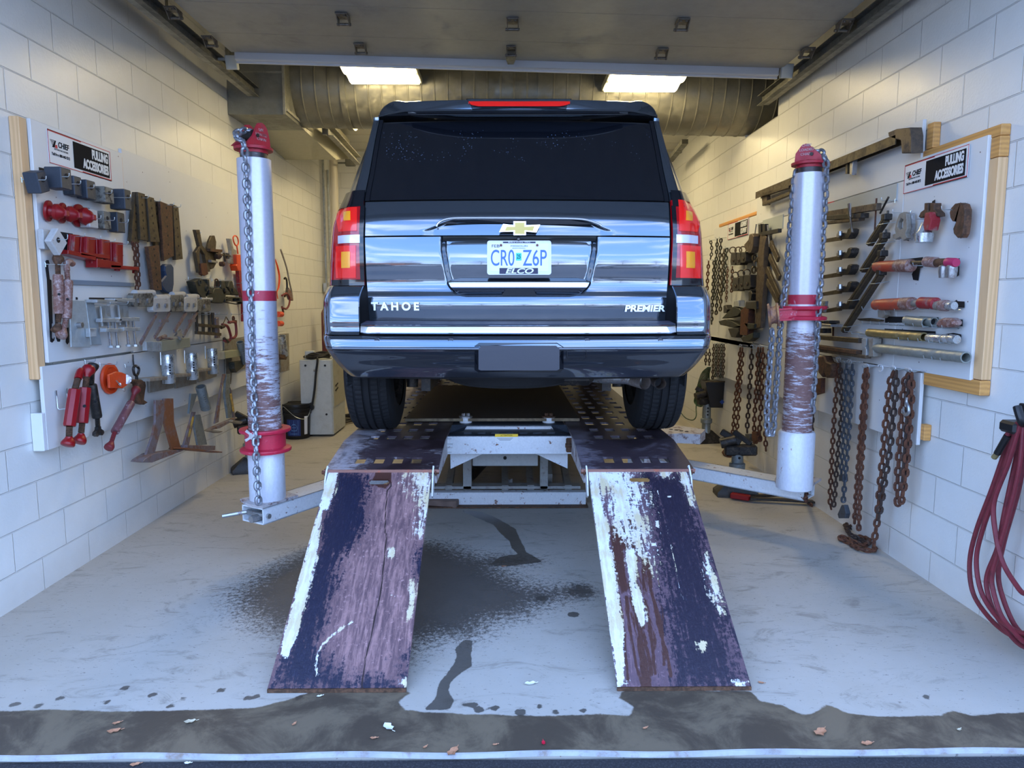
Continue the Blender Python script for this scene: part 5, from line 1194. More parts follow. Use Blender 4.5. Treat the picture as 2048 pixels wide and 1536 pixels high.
# number plate
yP = 3.525
def pq(px, row, dy=0): p = ony(px, row, yP-dy); return Vector((p.x, yP-dy, p.z))
def rrect(x0, y0, x1, y1, r, dy, n=5):
    out = []
    for cx_, cy_, a0 in ((x1-r, y0+r, -90), (x1-r, y1-r, 0), (x0+r, y1-r, 90), (x0+r, y0+r, 180)):
        for k in range(n+1): a = math.radians(a0+90*k/n); out.append(pq(cx_+r*math.cos(a), cy_+r*math.sin(a), dy))
    return out
mb = MB(); mb.prism(rrect(974.3, 481, 1102.5, 549.5, 5, .008), (0, .012, 0)); pf = mb.build('number_plate', M['whiteplastic'], car, smooth=20)
mb = MB(); mb.prism(rrect(980, 487, 1097, 543, 2, .0095), (0, .001, 0)); mb.build('plate_face', flat('plate_white', (.82, .84, .88), .4), pf, smooth=0)
def ptext(body, px, row, h, m, nm, wpx=None, shear=0, bold=0, dy=.0105):
    tmp = MB(); tmp.text((0, 0, 0), (1, 0, 0), (0, 0, 1), body, 1.0, .0, shear=shear); xs_ = [v[0] for v in tmp.v]; zs_ = [v[2] for v in tmp.v]
    Ht = max(zs_)-min(zs_); Wt = max(xs_)-min(xs_); k = yP/F_PX; size = h*k*1.0/Ht; sxx = (wpx*k)/(Wt*size) if wpx else 1
    mb = MB(); o = pq(px, row, dy); mb.text(o+Vector((0, 0, -(max(zs_)+min(zs_))/2*size)), (1, 0, 0), (0, 0, 1), body, size, .0008, 'CENTER', 'CENTER', shear, sxx, 1, bold); 
    dz_ = o.z-(max(v[2] for v in mb.v)+min(v[2] for v in mb.v))/2; mb.v = [(v[0], v[1], v[2]+dz_) for v in mb.v]
    return mb.build(nm, m, pf, smooth=0)
M['pblue'] = flat('plate_blue', (.06, .16, .50), .5); M['navyink'] = flat('navy_ink', (.012, .015, .06), .4)
ptext('CR0', 1005, 515.5, 31, M['pblue'], 'plate_characters', 46, bold=.0003); ptext('Z6P', 1069.5, 515.5, 31, M['pblue'], 'plate_characters', 47, bold=.0003)
ptext('MISSOURI', 1038.5, 492, 3.4, M['pblue'], 'plate_state', 33); ptext('BICENTENNIAL', 1038, 496.4, 1.6, M['pblue'], 'plate_state', 26); ptext('FEB', 991, 492, 5.5, M['navyink'], 'month_sticker', 15)
mb = MB(); mb.prism([pq(*q_, .0108) for q_ in ((1006, 483.2), (1071, 483.2), (1071, 486.3), (1006, 486.3))], (0, .001, 0)); mb.prism([pq(*q_, .0108) for q_ in ((999, 536), (1076, 536), (1076, 547.6), (999, 547.6))], (0, .001, 0)); mb.build('frame_band', M['navyink'], pf, smooth=0)
ptext('BALLWIN, MO.', 1039, 484.8, 3.0, M['whiteplastic'], 'frame_text', 44, dy=.0115); ptext('ELCO', 1038, 541.8, 9.6, M['whiteplastic'], 'frame_text', 54, .25, .0009, dy=.0115)
mb = MB(); mb.prism([pq(*q_, .0106) for q_ in ((1032, 506), (1043, 506), (1043, 521), (1032, 521))], (0, .001, 0)); stk = mb.build('year_sticker', flat('teal_sticker', (.05, .62, .60), .5), pf, smooth=0)
ptext('25', 1037.5, 513, 8, M['ink'], 'year_digits', 7, dy=.0115)
for px in (1002, 1074.5):
    mb = MB(); p = pq(px, 490.5, .010); mb.cyl(p, p+Vector((0, -.004, 0)), .006, n=12); mb.build('plate_screw', flat('maroon_screw', (.13, .02, .025), .4), pf)
# dried dirt specks are on the glass only; wheels
def tyre(xc, yc, nm='wheel', par=car):
    zc_ = 1.092; R0 = .402; W_ = .275; sg = 1 if xc > CX else -1
    prof = [(-.1375, .250), (-.140, .300), (-.137, .345), (-.128, .375), (-.115, .392), (-.098, .398)]
    prof += [(-.080, .4005), (-.078, .392), (-.068, .392), (-.066, .4015), (-.028, .402), (-.026, .392), (-.016, .392), (-.014, .402)]
    prof += [(-x, r) for x, r in prof[::-1]]
    nA = 240; rings = []
    for k in range(nA):
        a = 2*math.pi*k/nA; ring = []
        for (x, r) in prof:
            if r > .39:
                ph_ = (k/nA*80+abs(x)*22) % 1
                if r > .3935 and ph_ < .22 and abs(x) > .03: r = r-.006
            ring.append(Vector((xc+x, yc+math.cos(a)*r, zc_+math.sin(a)*r)))
        rings.append(ring)
    rings.append(rings[0]); mb = MB(); mb.loft(rings, False, False)
    w = mb.build(nm, M['rubber'], par, smooth=30)
    mb = MB(); mb.lathe((xc-.13*1, yc, zc_), (1, 0, 0), [(0, .252), (.02, .256), (.03, .235), (.24, .235), (.25, .256), (.26, .252), (.26, .245), (.235, .22), (.03, .22), (0, .245)], 48, False)
    mb.lathe((xc-sg*.02, yc, zc_), (sg, 0, 0), [(0, .235), (.015, .235), (.015, .06), (.05, .05), (.05, .001)], 40, False)
    mb.build('rim', M['dark'], w)
for x in (-.865+CX, .865+CX):
    tyre(x, 4.46); tyre(x, 7.41)
mb = MB(); mb.cyl((CX-.72, 4.46, 1.09), (CX+.72, 4.46, 1.09), .045, n=14); mb.lathe((CX-.0, 4.30, 1.09), (0, 1, 0), [(0, .05), (.05, .12), (.2, .13), (.32, .06)], 20); mb.build('rear_axle', M['dark'], car)
mb = MB(); mb.lathe((CX-.03, 4.02, 1.035), (0, 0, 1), [(0, .20), (.0, .30), (.02, .355), (.07, .375), (.14, .375), (.19, .35), (.20, .22)], 48); mb.build('spare_wheel', M['rubber'], car)
for sg in (-1, 1):
    mb = MB(); mb.bar((CX+sg*.50, 3.9, 1.05), (CX+sg*.47, 6.6, 1.08), .05, .10); mb.build('chassis_rail', M['dark'], car)
    mb = MB(); mb.tube([(CX+sg*.36, 4.0, 1.12), (CX+sg*.38, 4.3, 1.05), (CX+sg*.40, 4.7, .98), (CX+sg*.42, 5.3, 1.02)], .022, 10); mb.build('control_arm', M['dark'], car)
    mb = MB(); c_ = Vector((CX+sg*.62, 4.25, .98)); mb.cyl(c_, c_+Vector((0, .05, .3)), .035, n=14); mb.build('damper', M['dark'], car)
mb = MB(); mb.tube(smoothpath([(CX+.30, 5.2, 1.10), (CX+.33, 4.4, 1.07), (CX+.42, 3.95, 1.075), (CX+.60, 3.75, 1.085), (CX+.66, 3.72, 1.085)], 6), .032, 14); mb.build('exhaust_pipe', M['steel'], car)
a = ony(1283, 763, 3.66); mb = MB(); mb.cyl(a+Vector((-.05, .12, 0)), a+Vector((.015, -.02, -.004)), .030, .036, n=20, caps=False); mb.cyl(a+Vector((.10, .12, -.01)), a+Vector((.10, .0, -.012)), .030, n=18, caps=False); mb.build('exhaust_tip', worn('exhaust_tip', (.32, .28, .26), (.18, .13, .1), .5, .1, 12, metal=.7, rough=.4), car)
mb = MB(); mb.box((CX+.27, 4.0, 1.10), (.30, .4, .12), b=.03); mb.build('muffler', M['dark'], car)
# =============== tools on the left wall ===============
M['pale2'] = worn('weathered_bracket_steel', (.30, .28, .24), (.20, .15, .11), .55, .1, 20, metal=.3, rough=.6)
M['galvpipe'] = worn('galvanised_pipe', (.58, .61, .62), (.34, .35, .34), .54, .1, 26, metal=.85, rough=.24, wr=.5, bp=.05)
M['steelbrown'] = worn('brown_scraped_steel', (.24, .21, .23), (.20, .095, .06), .53, .08, 18, metal=.4, rough=.5)
M['steelgreen'] = worn('blue_green_steel', (.26, .30, .31), (.14, .14, .12), .56, .1, 14, metal=.6, rough=.35)
M['yellowrust'] = worn('yellow_scuffed_edge', (.60, .38, .06), (.20, .14, .08), .52, .08, 20, rough=.6)
M['rustorange'] = worn('orange_brown_rust', (.22, .08, .03), (.20, .16, .17), .56, .08, 12, rough=.7)
M['reddark'] = worn('dark_red_paint', (.20, .02, .025), (.12, .06, .05), .58, .08, 30, rough=.5)
M['galvclamp'] = M['pale']
M['maroonsteel'] = worn('maroon_polished_steel', (.17, .07, .08), (.55, .50, .56), .58, .06, 16, rough=.35, wr=.4, wm=.5)
k1 = crop(20, 220, 5.907); k2 = crop(60, 440, 5.485); k3 = crop(260, 440, 5.908); k4 = crop(60, 690, 6.4); k5 = crop(270, 680, 5.908); k6 = crop(440, 220, 4.52); k7 = crop(440, 540, 4.518)
BD = .066   # board face
def poly(sd_, px, d0, d1, mt, name, lab, cat, holes=(), bev=.002, group=None, parent=None):
    mb = MB(); sd_.slab(mb, px, d0, d1, holes, bev); o = mb.build(name, M[mt] if isinstance(mt, str) else mt, parent, smooth=30)
    if parent is None: tag(o, lab, cat, group)
    return o
def mesh(fn, mt, name, lab=None, cat=None, parent=None, group=None, smooth=35):
    mb = MB(); fn(mb); o = mb.build(name, M[mt] if isinstance(mt, str) else mt, parent, smooth=smooth)
    if parent is None and lab: tag(o, lab, cat, group)
    return o
def thg(sd_, px, d, name, lab, cat, group=None): return thing(name, lab, cat, tuple(sd_.P(px[0], px[1], d)), group)
HOOKN = [0]
def hook(sd_, px, d, lab, L=.07, up=.018, group=None):
    """wire peg hook: px is where its outer end is seen"""
    p = sd_.P(px[0], px[1], d); n = sd_.n; b0 = Vector((sd_.X, p.y, p.z))+n*BD
    mb = MB(); mb.tube([b0+Vector((0, 0, .002)), p, p+n*.006+Vector((0, 0, .006)), p+n*.007+Vector((0, 0, up))], .0022, 6)
    mb.tube([b0+Vector((0, 0, .012)), b0+n*.003+Vector((0, 0, .006)), b0+n*.003+Vector((0, 0, -.012))], .0022, 6)
    o = mb.build('peg_hook', M['wire']); tag(o, lab, 'hook', group); return o
def bbox_item(sd_, px, py, d1, w, h, dep, mt, name, lab, cat, rot=0, hole=.012, bev=.004, group=None, tilt=0):
    """block hung on a hook: (px,py) = centre of its front face"""
    c = sd_.P(px, py, d1); M3 = Matrix((sd_.n, sd_.u, sd_.v)).transposed() @ rmat(rot, 0, tilt)
    t = thing(name, lab, cat, tuple(c), group)
    mb = MB(); mb.box(c-sd_.n*dep/2, (dep, w, h), M3, bev); mb.build('body', M[mt], t)
    if hole:
        q = c+M3 @ Vector((.0008, 0, h*.12)); mb = MB(); mb.cyl(q-sd_.n*.004, q+sd_.n*.0006, hole, n=18); mb.torus(q, sd_.n, hole, .0018, 18, 5); mb.build('bore', M['blackmatte'], t)
    return t
# row of blocks under the sign
for i, (x, y, w, h, dp, d1, rot, mt, lab) in enumerate((
    (395, 850, .075, .10, .07, .15, 18, 'grey', 'tilted dark grey block at the near end of the top row'),
    (668, 812, .088, .105, .085, .19, 0, 'grey', 'large dark grey cube with round bore under the sign, second in top row'),
    (805, 900, .070, .10, .06, .13, 0, 'grey', 'dark grey block half hidden behind the large cube'),
    (962, 945, .085, .10, .06, .15, 0, 'grey', 'dark grey block with bore, third from the large cube'),
    (1175, 1008, .095, .088, .07, .17, 0, 'greyscuffed', 'scuffed brown grey block with bore in the top row'),
    (1395, 1060, .075, .115, .09, .20, 0, 'grey', 'dark grey cube at the far end of the top row by the slotted bars'))):
    (x, y), = k1(x, y); bbox_item(LW, x, y, d1, w, h, dp, mt, 'pull_block', lab, 'block', rot)
    hook(LW, (x+3, y-4), d1+.03, 'peg hook through the '+' '.join(lab.split()[:11]))
for (x, y, w, h, mt, lab) in ((990, 1285, .085, .10, 'pale', 'pale chipped square block in the second row'), (1152, 1305, .075, .10, 'greyscuffed', 'scuffed dark square block in the second row'), (1315, 1330, .085, .115, 'grey', 'dark grey square block at the far end of the second row')):
    (x, y), = k1(x, y); bbox_item(LW, x, y, .14, w, h, .055, mt, 'pull_block', lab, 'block', 0, .010); hook(LW, (x+12, y), .19, 'long peg hook through the '+' '.join(lab.split()[:10]))
# red flanged hubs
for (x, y, s, lab) in ((435, 1190, 1.0, 'nearest of three red flanged hubs below the blocks'), (600, 1215, 1.0, 'middle one of three red flanged hubs'), (790, 1245, 1.15, 'red flanged hub with square end, third and farthest')):
    (x, y), = k1(x, y); p = LW.P(x, y, BD+.01); t = thing('flanged_hub', lab, 'hub', tuple(p)); d = Vector((1, .25 if s == 1 else .05, -.12)).normalized()
    mesh(lambda mb: mb.lathe(p, d, [(0, .02), (0, .052*s), (.008, .054*s), (.014, .052*s), (.016, .032*s), (.03, .030*s), (.034, .040*s), (.05, .042*s), (.058, .034*s), (.075, .026*s), (.085, .014*s)], 28), 'red', 'hub_body', parent=t)
    mesh(lambda mb: (mb.box(p+d*.088, (.016, .03, .03), None, .003)), 'redworn', 'square_end', parent=t)
# diamond plate and block behind
(x, y), = k2(200, 215); bbox_item(LW, x, y, .10, .075, .10, .03, 'pale', 'pull_block', 'flat pale square block behind the diamond shaped plate', 'block', 0, 0)
(x, y), = k2(322, 240); bbox_item(LW, x, y, .155, .098, .098, .035, 'pale', 'diamond_plate', 'grey square plate turned on its corner with a rusty bore', 'plate', 45, .012)
hook(LW, k2(400, 215)[0], .20, 'peg hook through the grey diamond shaped plate')
# red T plates
reds = [((450, 155, 548, 165, 535, 355, 432, 342), (418, 328, 725, 395, 725, 445, 418, 372), 'nearest of the four red pull brackets'), ((562, 172, 720, 195, 715, 372, 555, 352), (560, 348, 880, 388, 880, 428, 560, 385), 'second of the four red pull brackets'),
        ((728, 200, 878, 225, 880, 400, 735, 390), (735, 420, 1000, 470, 1000, 525, 738, 520), 'third of the four red pull brackets, smudged'), ((888, 238, 1022, 250, 1022, 500, 892, 490), (890, 490, 1195, 515, 1195, 552, 890, 530), 'farthest of the four red pull brackets')]
for i, (a, b_, lab) in enumerate(reds):
    pa, pb = k2(*a), k2(*b_); t = thg(LW, pa[0], .12, 'pull_bracket', lab+' on the left board', 'bracket')
    poly(LW, pa, .085, .10, 'red', 'web_plate', '', '', parent=t)
    m_ = [(pa[0][0]*.6+pa[1][0]*.4, pa[0][1]+3), (pa[0][0]*.45+pa[1][0]*.55, pa[0][1]+4), (pa[3][0]*.45+pa[2][0]*.55, pa[2][1]-2), (pa[3][0]*.6+pa[2][0]*.4, pa[2][1]-2)]
    poly(LW, m_, .10, .118, 'redworn', 'stiffener', '', '', parent=t)
    poly(LW, pb, .08, .145, 'red', 'bottom_flange', '', '', parent=t)
    q = pb[2]; mesh(lambda mb: mb.cyl(LW.P(q[0]-8, q[1]-1, .11), LW.P(q[0]-8, q[1]+6, .11), .016, n=14), 'red', 'foot_stub', parent=t)
    hook(LW, (pa[1][0]+8, pa[1][1]+3), .155, 'peg hook carrying the '+lab)
def threaded(mb, a, b, r, pitch=.006):
    a = Vector(a); b = Vector(b); L = (b-a).length; pr = []; t = 0
    while t < L: pr += [(t, r), (min(t+pitch/2, L), r*.82)]; t += pitch
    mb.lathe(a, b-a, pr, 12)
def turnbuckle(sd_, pts, d, rb, mb_, me_, lab, faces=8, hole=True, ends=('jaw', 'jaw')):
    """pts: five photo points top end, top of body, bottom of body, bottom end; first and last are the fittings"""
    T, A, B, E = [sd_.P(x, y, dd) for (x, y), dd in zip(pts, d)]
    t = thing('turnbuckle', lab, 'turnbuckle', tuple(E)); ax = (A-B).normalized()
    mesh(lambda mb: mb.lathe(B, A-B, [(0, rb*.7), (0, rb*.92), (.008, rb), ((A-B).length-.008, rb), ((A-B).length, rb*.92), ((A-B).length, rb*.7)], faces), mb_, 'body', parent=t, smooth=20 if faces < 12 else 35)
    for (p, q, e) in ((A, T, ends[0]), (B, E, ends[1])):
        m_ = p+(q-p)*.5
        mesh(lambda mb: threaded(mb, p, m_, rb*.55), 'rust2' if me_ == 'red' else me_, 'threaded_rod', parent=t)
        dd = (q-p).normalized(); u = sd_.u; L = (q-m_).length
        def end(mb):
            w = rb*1.0
            side2 = dd.cross(sd_.n).normalized()
            if e == 'jaw':
                q5 = smoothpath([m_, m_+dd*L*.3, m_+dd*L*.65+side2*w*.15, m_+dd*L+side2*w*.45], 4)
                mb.tube(q5, [w*(.5+.62*sm(i/9)) for i in range(len(q5)-2)]+[w*1.05, w*.7], 12)
            elif e == 'hook':
                c = m_+dd*L*.5; mb.tube(smoothpath([m_, m_+dd*L*.35+side2*.0, m_+dd*L*.8+side2*w*.3, m_+dd*L*1.0+side2*w*1.4, m_+dd*L*.9+side2*w*2.6, m_+dd*L*.65+side2*w*3.0], 5), [rb*.6]*3+[rb*.75]*18+[rb*.6]*5, 10) if False else mb.tube(smoothpath([m_, m_+dd*L*.4, m_+dd*L*.85+side2*w*.25, m_+dd*L*1.0+side2*w*1.3, m_+dd*L*.85+side2*w*2.3], 5), rb*.62, 10)
            elif e == 'wrench':
                pr = [(0, .5), (.3, .6), (.55, 1.5), (.85, 1.6), (1.05, .9), (.95, .45), (.72, .35), (.68, 0), (.72, -.35), (.95, -.45), (1.05, -.9), (.85, -1.6), (.55, -1.5), (.3, -.6), (0, -.5)]
                mb.prism([m_+dd*(L*a_)+side2*(w*b__)-sd_.n*rb*.4 for a_, b__ in pr], sd_.n*rb*.8)
            elif e == 'eye':
                mb.torus(m_+dd*L*.6, sd_.n, L*.38, rb*.35, 20, 8); mb.cyl(m_, m_+dd*L*.3, rb*.45, n=10)
        mesh(end, me_, 'end_fitting', parent=t)
    if hole:
        c = (A+B)/2+sd_.n*(rb*.97)+Vector((0, -sd_.u.y*0, 0)); c = (A+B)/2+(sd_.n*.6+Vector((0, -.8, 0))).normalized()*rb*.99
        mesh(lambda mb: mb.cyl(c, c+(sd_.n*.6+Vector((0, -.8, 0)))*.002, rb*.28, n=12), 'blackmatte', 'tommy_hole', parent=t)
    return t
turnbuckle(LW, k2(300, 395, 308, 600, 318, 1030, 300, 1235), (.12, .13, .13, .12), .024, 'rustpink', 'rust2', 'rusty turnbuckle hanging nearest the pine stud', 14, ends=('jaw', 'jaw'))
turnbuckle(LW, k2(395, 445, 413, 660, 398, 1080, 345, 1290), (.14, .15, .15, .14), .025, 'rustpink', 'rustpink', 'paler rusty turnbuckle hanging second from the pine stud', 14, ends=('hook', 'jaw'))
hook(LW, k2(390, 490)[0], .17, 'peg hook carrying the pair of rusty turnbuckles')
hook(LW, k2(460, 480)[0], .12, 'empty peg hook just right of the rusty turnbuckles')
for nm, pl in (('a', k2(165, 470, 180, 440, 205, 440, 215, 480, 200, 500, 218, 650, 235, 660, 250, 1130, 240, 1140, 240, 1290, 255, 1310, 272, 1285, 268, 1320, 245, 1345, 225, 1335, 215, 1140, 200, 900, 188, 650, 175, 560)),
               ('b', k2(275, 1030, 300, 1030, 305, 1140, 295, 1250, 310, 1300, 335, 1300, 330, 1335, 305, 1335, 290, 1300, 280, 1150))):
    poly(LW, pl, BD-.001, BD+.001, 'blackmatte', 'painted_outline', 'black painted tool outline on the board %s the turnbuckles' % ('left of' if nm == 'a' else 'below'), 'painted shape', bev=0)
for pl, lab in ((k1(343, 675, 445, 700, 440, 760, 350, 740), 'above the tilted grey block'), (k2(148, 100, 470, 150, 470, 200, 440, 400, 380, 380, 150, 200), 'behind the diamond shaped plate'), (k1(805, 1140, 940, 1160, 930, 1400, 820, 1380), 'behind the pale square block'), (k2(505, 845, 525, 850, 525, 875, 505, 875), 'above the wide zinc plate'), (k2(650, 850, 1010, 855, 1010, 875, 650, 870), 'above the zinc clamps'), (k2(400, 1180, 425, 1180, 430, 1340, 412, 1365, 395, 1340), 'left of the wide zinc plate')):
    poly(LW, pl, BD-.001, BD+.001, 'blackmatte', 'painted_outline', 'black painted patch on the left board '+lab, 'painted shape', bev=0)
# chain strand and grey bar
def hung(name, lab, sd_, px, d, pitch, r, mt, ph=0, Wd=None, side=(0, 1, 0), n=10, k=5, extra=None, sw=4):
    q = smoothpath([sd_.P(x, y, dd) for (x, y), dd in zip(px, d if isinstance(d, (list, tuple)) else [d]*len(px))], sw)
    mb = MB(); mb.chain(q, pitch, r, ph=ph, side=side, Wd=Wd, n=n, k=k)
    if extra: extra(mb)
    o = mb.build(name, M[mt], smooth=60); tag(o, lab, 'chain')
    if name == 'hanging_chain':
        c_ = q[0]; mb = MB(); mb.tube([Vector((sd_.X, c_.y, c_.z+.012))+sd_.n*BD, c_+Vector((0, 0, .004))+sd_.n*.01, c_+sd_.n*.02+Vector((0, 0, .018))], .003, 6); h = mb.build('chain_hook', M['wire']); tag(h, 'small hook holding the '+(lab if len(lab.split()) < 12 else ' '.join(lab.split()[:5]+lab.split()[-5:])), 'hook')
    return o
hung('steel_chain', 'short dark rusty chain below the slotted bars beside the red brackets', LW, k2(1120, 240, 1150, 330, 1158, 450, 1165, 600, 1175, 700, 1172, 780), .13, .030, .0058, 'rust', sw=3)
hung('steel_chain', 'second strand of dark rusty chain hanging behind the red brackets', LW, k2(1165, 250, 1180, 340, 1182, 460, 1190, 600, 1195, 740), .115, .030, .0055, 'rust', ph=1, sw=3)
poly(LW, k2(465, 655, 1150, 690, 1150, 732, 465, 710), BD, BD+.012, flat('blue_grey_rail', (.22, .27, .33), .4), 'label_rail', 'narrow blue grey rail on the board above the zinc plates', 'rail')
# zinc plates
t = thg(LW, k2(540, 1390)[0], .1, 'zinc_plate', 'wide pale zinc plate with a round stub, left of the zinc clamps', 'plate')
poly(LW, k2(435, 880, 612, 885, 665, 1398, 455, 1395), .125, .133, 'zinc', 'plate_body', '', '', parent=t)
(x, y), = k2(515, 1152); mesh(lambda mb: (mb.lathe(LW.P(x, y, .13), LW.n, [(0, .014), (.02, .016), (.03, .014), (.03, .006)], 18)), 'steel', 'stub', parent=t)
t = thg(LW, k2(730, 1370)[0], .1, 'zinc_plate', 'second zinc plate half hidden behind the wide zinc plate', 'plate')
poly(LW, k2(612, 875, 700, 875, 790, 1370, 672, 1370), .085, .093, 'zinc', 'plate_body', '', '', parent=t)
poly(LW, k2(655, 1188, 730, 1188, 730, 1282, 660, 1282), .135, .16, 'galv', 'corner_tab', '', '', parent=t)
# galvanised plate clamps
for j, (dx, dy, lab) in enumerate(((0, 0, 'nearer zinc plate clamp with long bolts and cross bars'), (195, -12, 'farther zinc plate clamp with long bolts and cross bars'))):
    S_ = lambda *a: k2(*[v+(dx if i % 2 == 0 else dy) for i, v in enumerate(a)])
    t = thg(LW, S_(900, 1390)[0], .12, 'plate_clamp', lab, 'clamp')
    poly(LW, S_(735, 872, 960, 876, 960, 915, 735, 905), .10, .16, 'galv', 'top_plate', '', '', parent=t)
    poly(LW, S_(778, 945, 880, 945, 900, 1160, 800, 1165), .10, .112, 'galv', 'face_plate', '', '', parent=t)
    poly(LW, S_(790, 1080, 1010, 1082, 1010, 1122, 790, 1120), .115, .15, 'galv', 'cross_bar', '', '', parent=t)
    poly(LW, S_(835, 1188, 1018, 1192, 1018, 1230, 835, 1228), .115, .15, 'galv', 'cross_bar', '', '', parent=t)
    for xx in (880, 955):
        a, b_ = LW.P(*S_(xx-20, 1120)[0], .14), LW.P(*S_(xx+8, 1385)[0], .14)
        mesh(lambda mb: threaded(mb, a, b_, .0085), 'steel', 'long_bolt', parent=t)
        mesh(lambda mb: mb.cyl(b_-Vector((0, 0, .008)), b_+Vector((0, 0, .004)), .016, n=6), 'galv', 'bolt_head', parent=t)
    hook(LW, S_(870, 935)[0], .18, 'peg hook carrying the '+lab)
# slotted rusty bars
def slotbar(px, d0, d1, mt, lab, nh, rows=1):
    t = thg(LW, px[2], d1, 'slotted_bar', lab, 'bar')
    poly(LW, px, d0, d1, mt, 'bar_body', '', '', parent=t)
    def fn(mb):
        for i in range(nh):
            f_ = (i+.5)/nh
            a = (px[0][0]+(px[3][0]-px[0][0])*f_, px[0][1]+(px[3][1]-px[0][1])*f_); b_ = (px[1][0]+(px[2][0]-px[1][0])*f_, px[1][1]+(px[2][1]-px[1][1])*f_)
            p = LW.P((a[0]+b_[0])/2, (a[1]+b_[1])/2, d1); mb.cyl(p-LW.n*.002, p+LW.n*.0006, .008, n=10)
    mesh(fn, 'blackmatte', 'bolt_holes', parent=t); return t
slotbar([(270, 384), (276, 388), (279, 486), (262, 484)], .08, .10, 'bronze', 'rusty perforated bar, nearest of the hanging row', 6)
slotbar([(276, 384), (290, 388), (297, 482), (281, 479)], .09, .115, 'bronze', 'light edged perforated bar, second of the hanging row', 6)
slotbar([(294, 392), (308, 396), (320, 484), (301, 484)], .10, .125, 'bronze', 'light edged perforated bar, third of the hanging row', 6)
slotbar(k3(215, 315, 345, 300, 378, 828, 285, 832), .09, .115, 'rust2', 'long slanting perforated bar below the hanging row, lowest end', 7)
slotbar([(309, 400), (317, 404), (320, 542), (312, 540)], .07, .088, 'bronze', 'narrow brown bar behind the wide rusty bar', 8)
slotbar([(320, 402), (345, 412), (348, 512), (328, 522)], .09, .11, 'rust2', 'wide rusty perforated bar with rounded lower end', 6)
slotbar([(346, 408), (357, 414), (366, 518), (352, 520)], .08, .105, 'bronze', 'farthest brown perforated bar of the hanging row', 6)
for x in (292, 316, 343, 357): hook(LW, (x+3, 396+(x-292)*.28), .15, 'peg hook over the perforated bars, %s' % {292: 'nearest', 316: 'second', 343: 'third', 357: 'farthest'}[x])
poly(LW, k3(440, 520, 495, 518, 520, 560, 523, 760, 505, 868, 470, 872, 425, 850, 375, 780, 372, 725, 428, 655, 412, 600, 418, 540), .07, .11, 'blue', 'pull_hook', 'dark blue painted iron hook shape below the wide rusty bar', 'hook', bev=.008)
# Y bracket
t = thg(LW, k3(880, 650)[0], .12, 'fork_bracket', 'brown Y shaped fork bracket left of the clamp cluster', 'bracket')
poly(LW, k3(775, 115, 825, 115, 858, 300, 938, 390, 950, 610, 918, 615, 882, 410, 835, 335, 822, 390, 828, 505, 838, 625, 815, 622, 778, 380, 822, 310), .10, .125, 'bronze', 'fork', '', '', bev=.003, parent=t)
poly(LW, k3(835, 512, 905, 510, 926, 640, 880, 662, 850, 645), .11, .135, 'rust', 'foot_block', '', '', parent=t)
mesh(lambda mb: None or mb.cyl(LW.P(*k3(830, 150)[0], .07), LW.P(*k3(835, 150)[0], .15), .003, n=6), 'wire', 'peg_hook', 'peg hook at the top of the brown fork bracket', 'hook')
# round bronze clamp
t = thg(LW, k3(970, 580)[0], .12, 'self_tightening_clamp', 'rusty brown clamp with round plate and screw handle', 'clamp')
poly(LW, k3(965, 185, 1002, 183, 1022, 260, 1015, 350, 1020, 520, 992, 572, 955, 585, 925, 500, 920, 320, 940, 240), .10, .12, 'bronze', 'back_plate', '', '', bev=.004, parent=t)
poly(LW, k3(950, 338, 1095, 350, 1092, 380, 1075, 388, 950, 370), .12, .15, 'rust2', 'jaw_bar', '', '', parent=t)
poly(LW, k3(960, 470, 1035, 485, 1040, 510, 965, 500), .12, .15, 'steel', 'jaw_bar', '', '', parent=t)
mesh(lambda mb: (mb.cyl(LW.P(*k3(1010, 400)[0], .14), LW.P(*k3(1180, 425)[0], .17), .008, n=10), mb.cyl(LW.P(*k3(1110, 390)[0], .16), LW.P(*k3(1125, 490)[0], .16), .009, n=8), mb.cyl(LW.P(*k3(1150, 395)[0], .16), LW.P(*k3(1150, 455)[0], .16), .016, n=8)), 'bronze', 'screw', parent=t)
mesh(lambda mb: (mb.lathe(LW.P(*k3(1010, 420)[0], .12), LW.n, [(0, .028), (.03, .03), (.04, .02), (.05, .01)], 12), mb.lathe(LW.P(*k3(1060, 520)[0], .12), LW.n, [(0, .018), (.03, .02), (.04, .012)], 8)), 'rust2', 'pivot_boss', parent=t)
t = thg(LW, k3(1225, 530)[0], .12, 'pull_plate', 'narrow grey steel plate hanging beside the red hoist hook', 'plate')
poly(LW, k3(1175, 220, 1200, 220, 1225, 340, 1262, 360, 1255, 530, 1192, 512, 1200, 360), .10, .13, 'steel', 'plate_body', '', '', parent=t)
t = thg(LW, k3(1300, 600)[0], .12, 'hoist_hook', 'red hook block with an oval ring, half hidden by left column', 'hook')
mesh(lambda mb: (mb.tube(smoothpath([LW.P(*p, .13) for p in k3(1240, 185, 1218, 215, 1235, 280, 1262, 305, 1280, 270, 1270, 210)], 5, True), .006, 8, True), mb.cyl(LW.P(*k3(1262, 305)[0], .13), LW.P(*k3(1275, 400)[0], .13), .006, n=8)), 'orange', 'ring', parent=t)
poly(LW, k3(1262, 408, 1335, 410, 1338, 520, 1330, 600, 1275, 600, 1258, 540, 1266, 520), .10, .16, 'orange', 'hook_body', '', '', bev=.005, parent=t)
poly(LW, k3(1285, 600, 1335, 600, 1360, 850, 1370, 1080, 1350, 1200, 1345, 1000, 1300, 780), .08, .11, 'redworn', 'jack_handle', 'long dark red lever arm hanging behind the left column', 'lever')
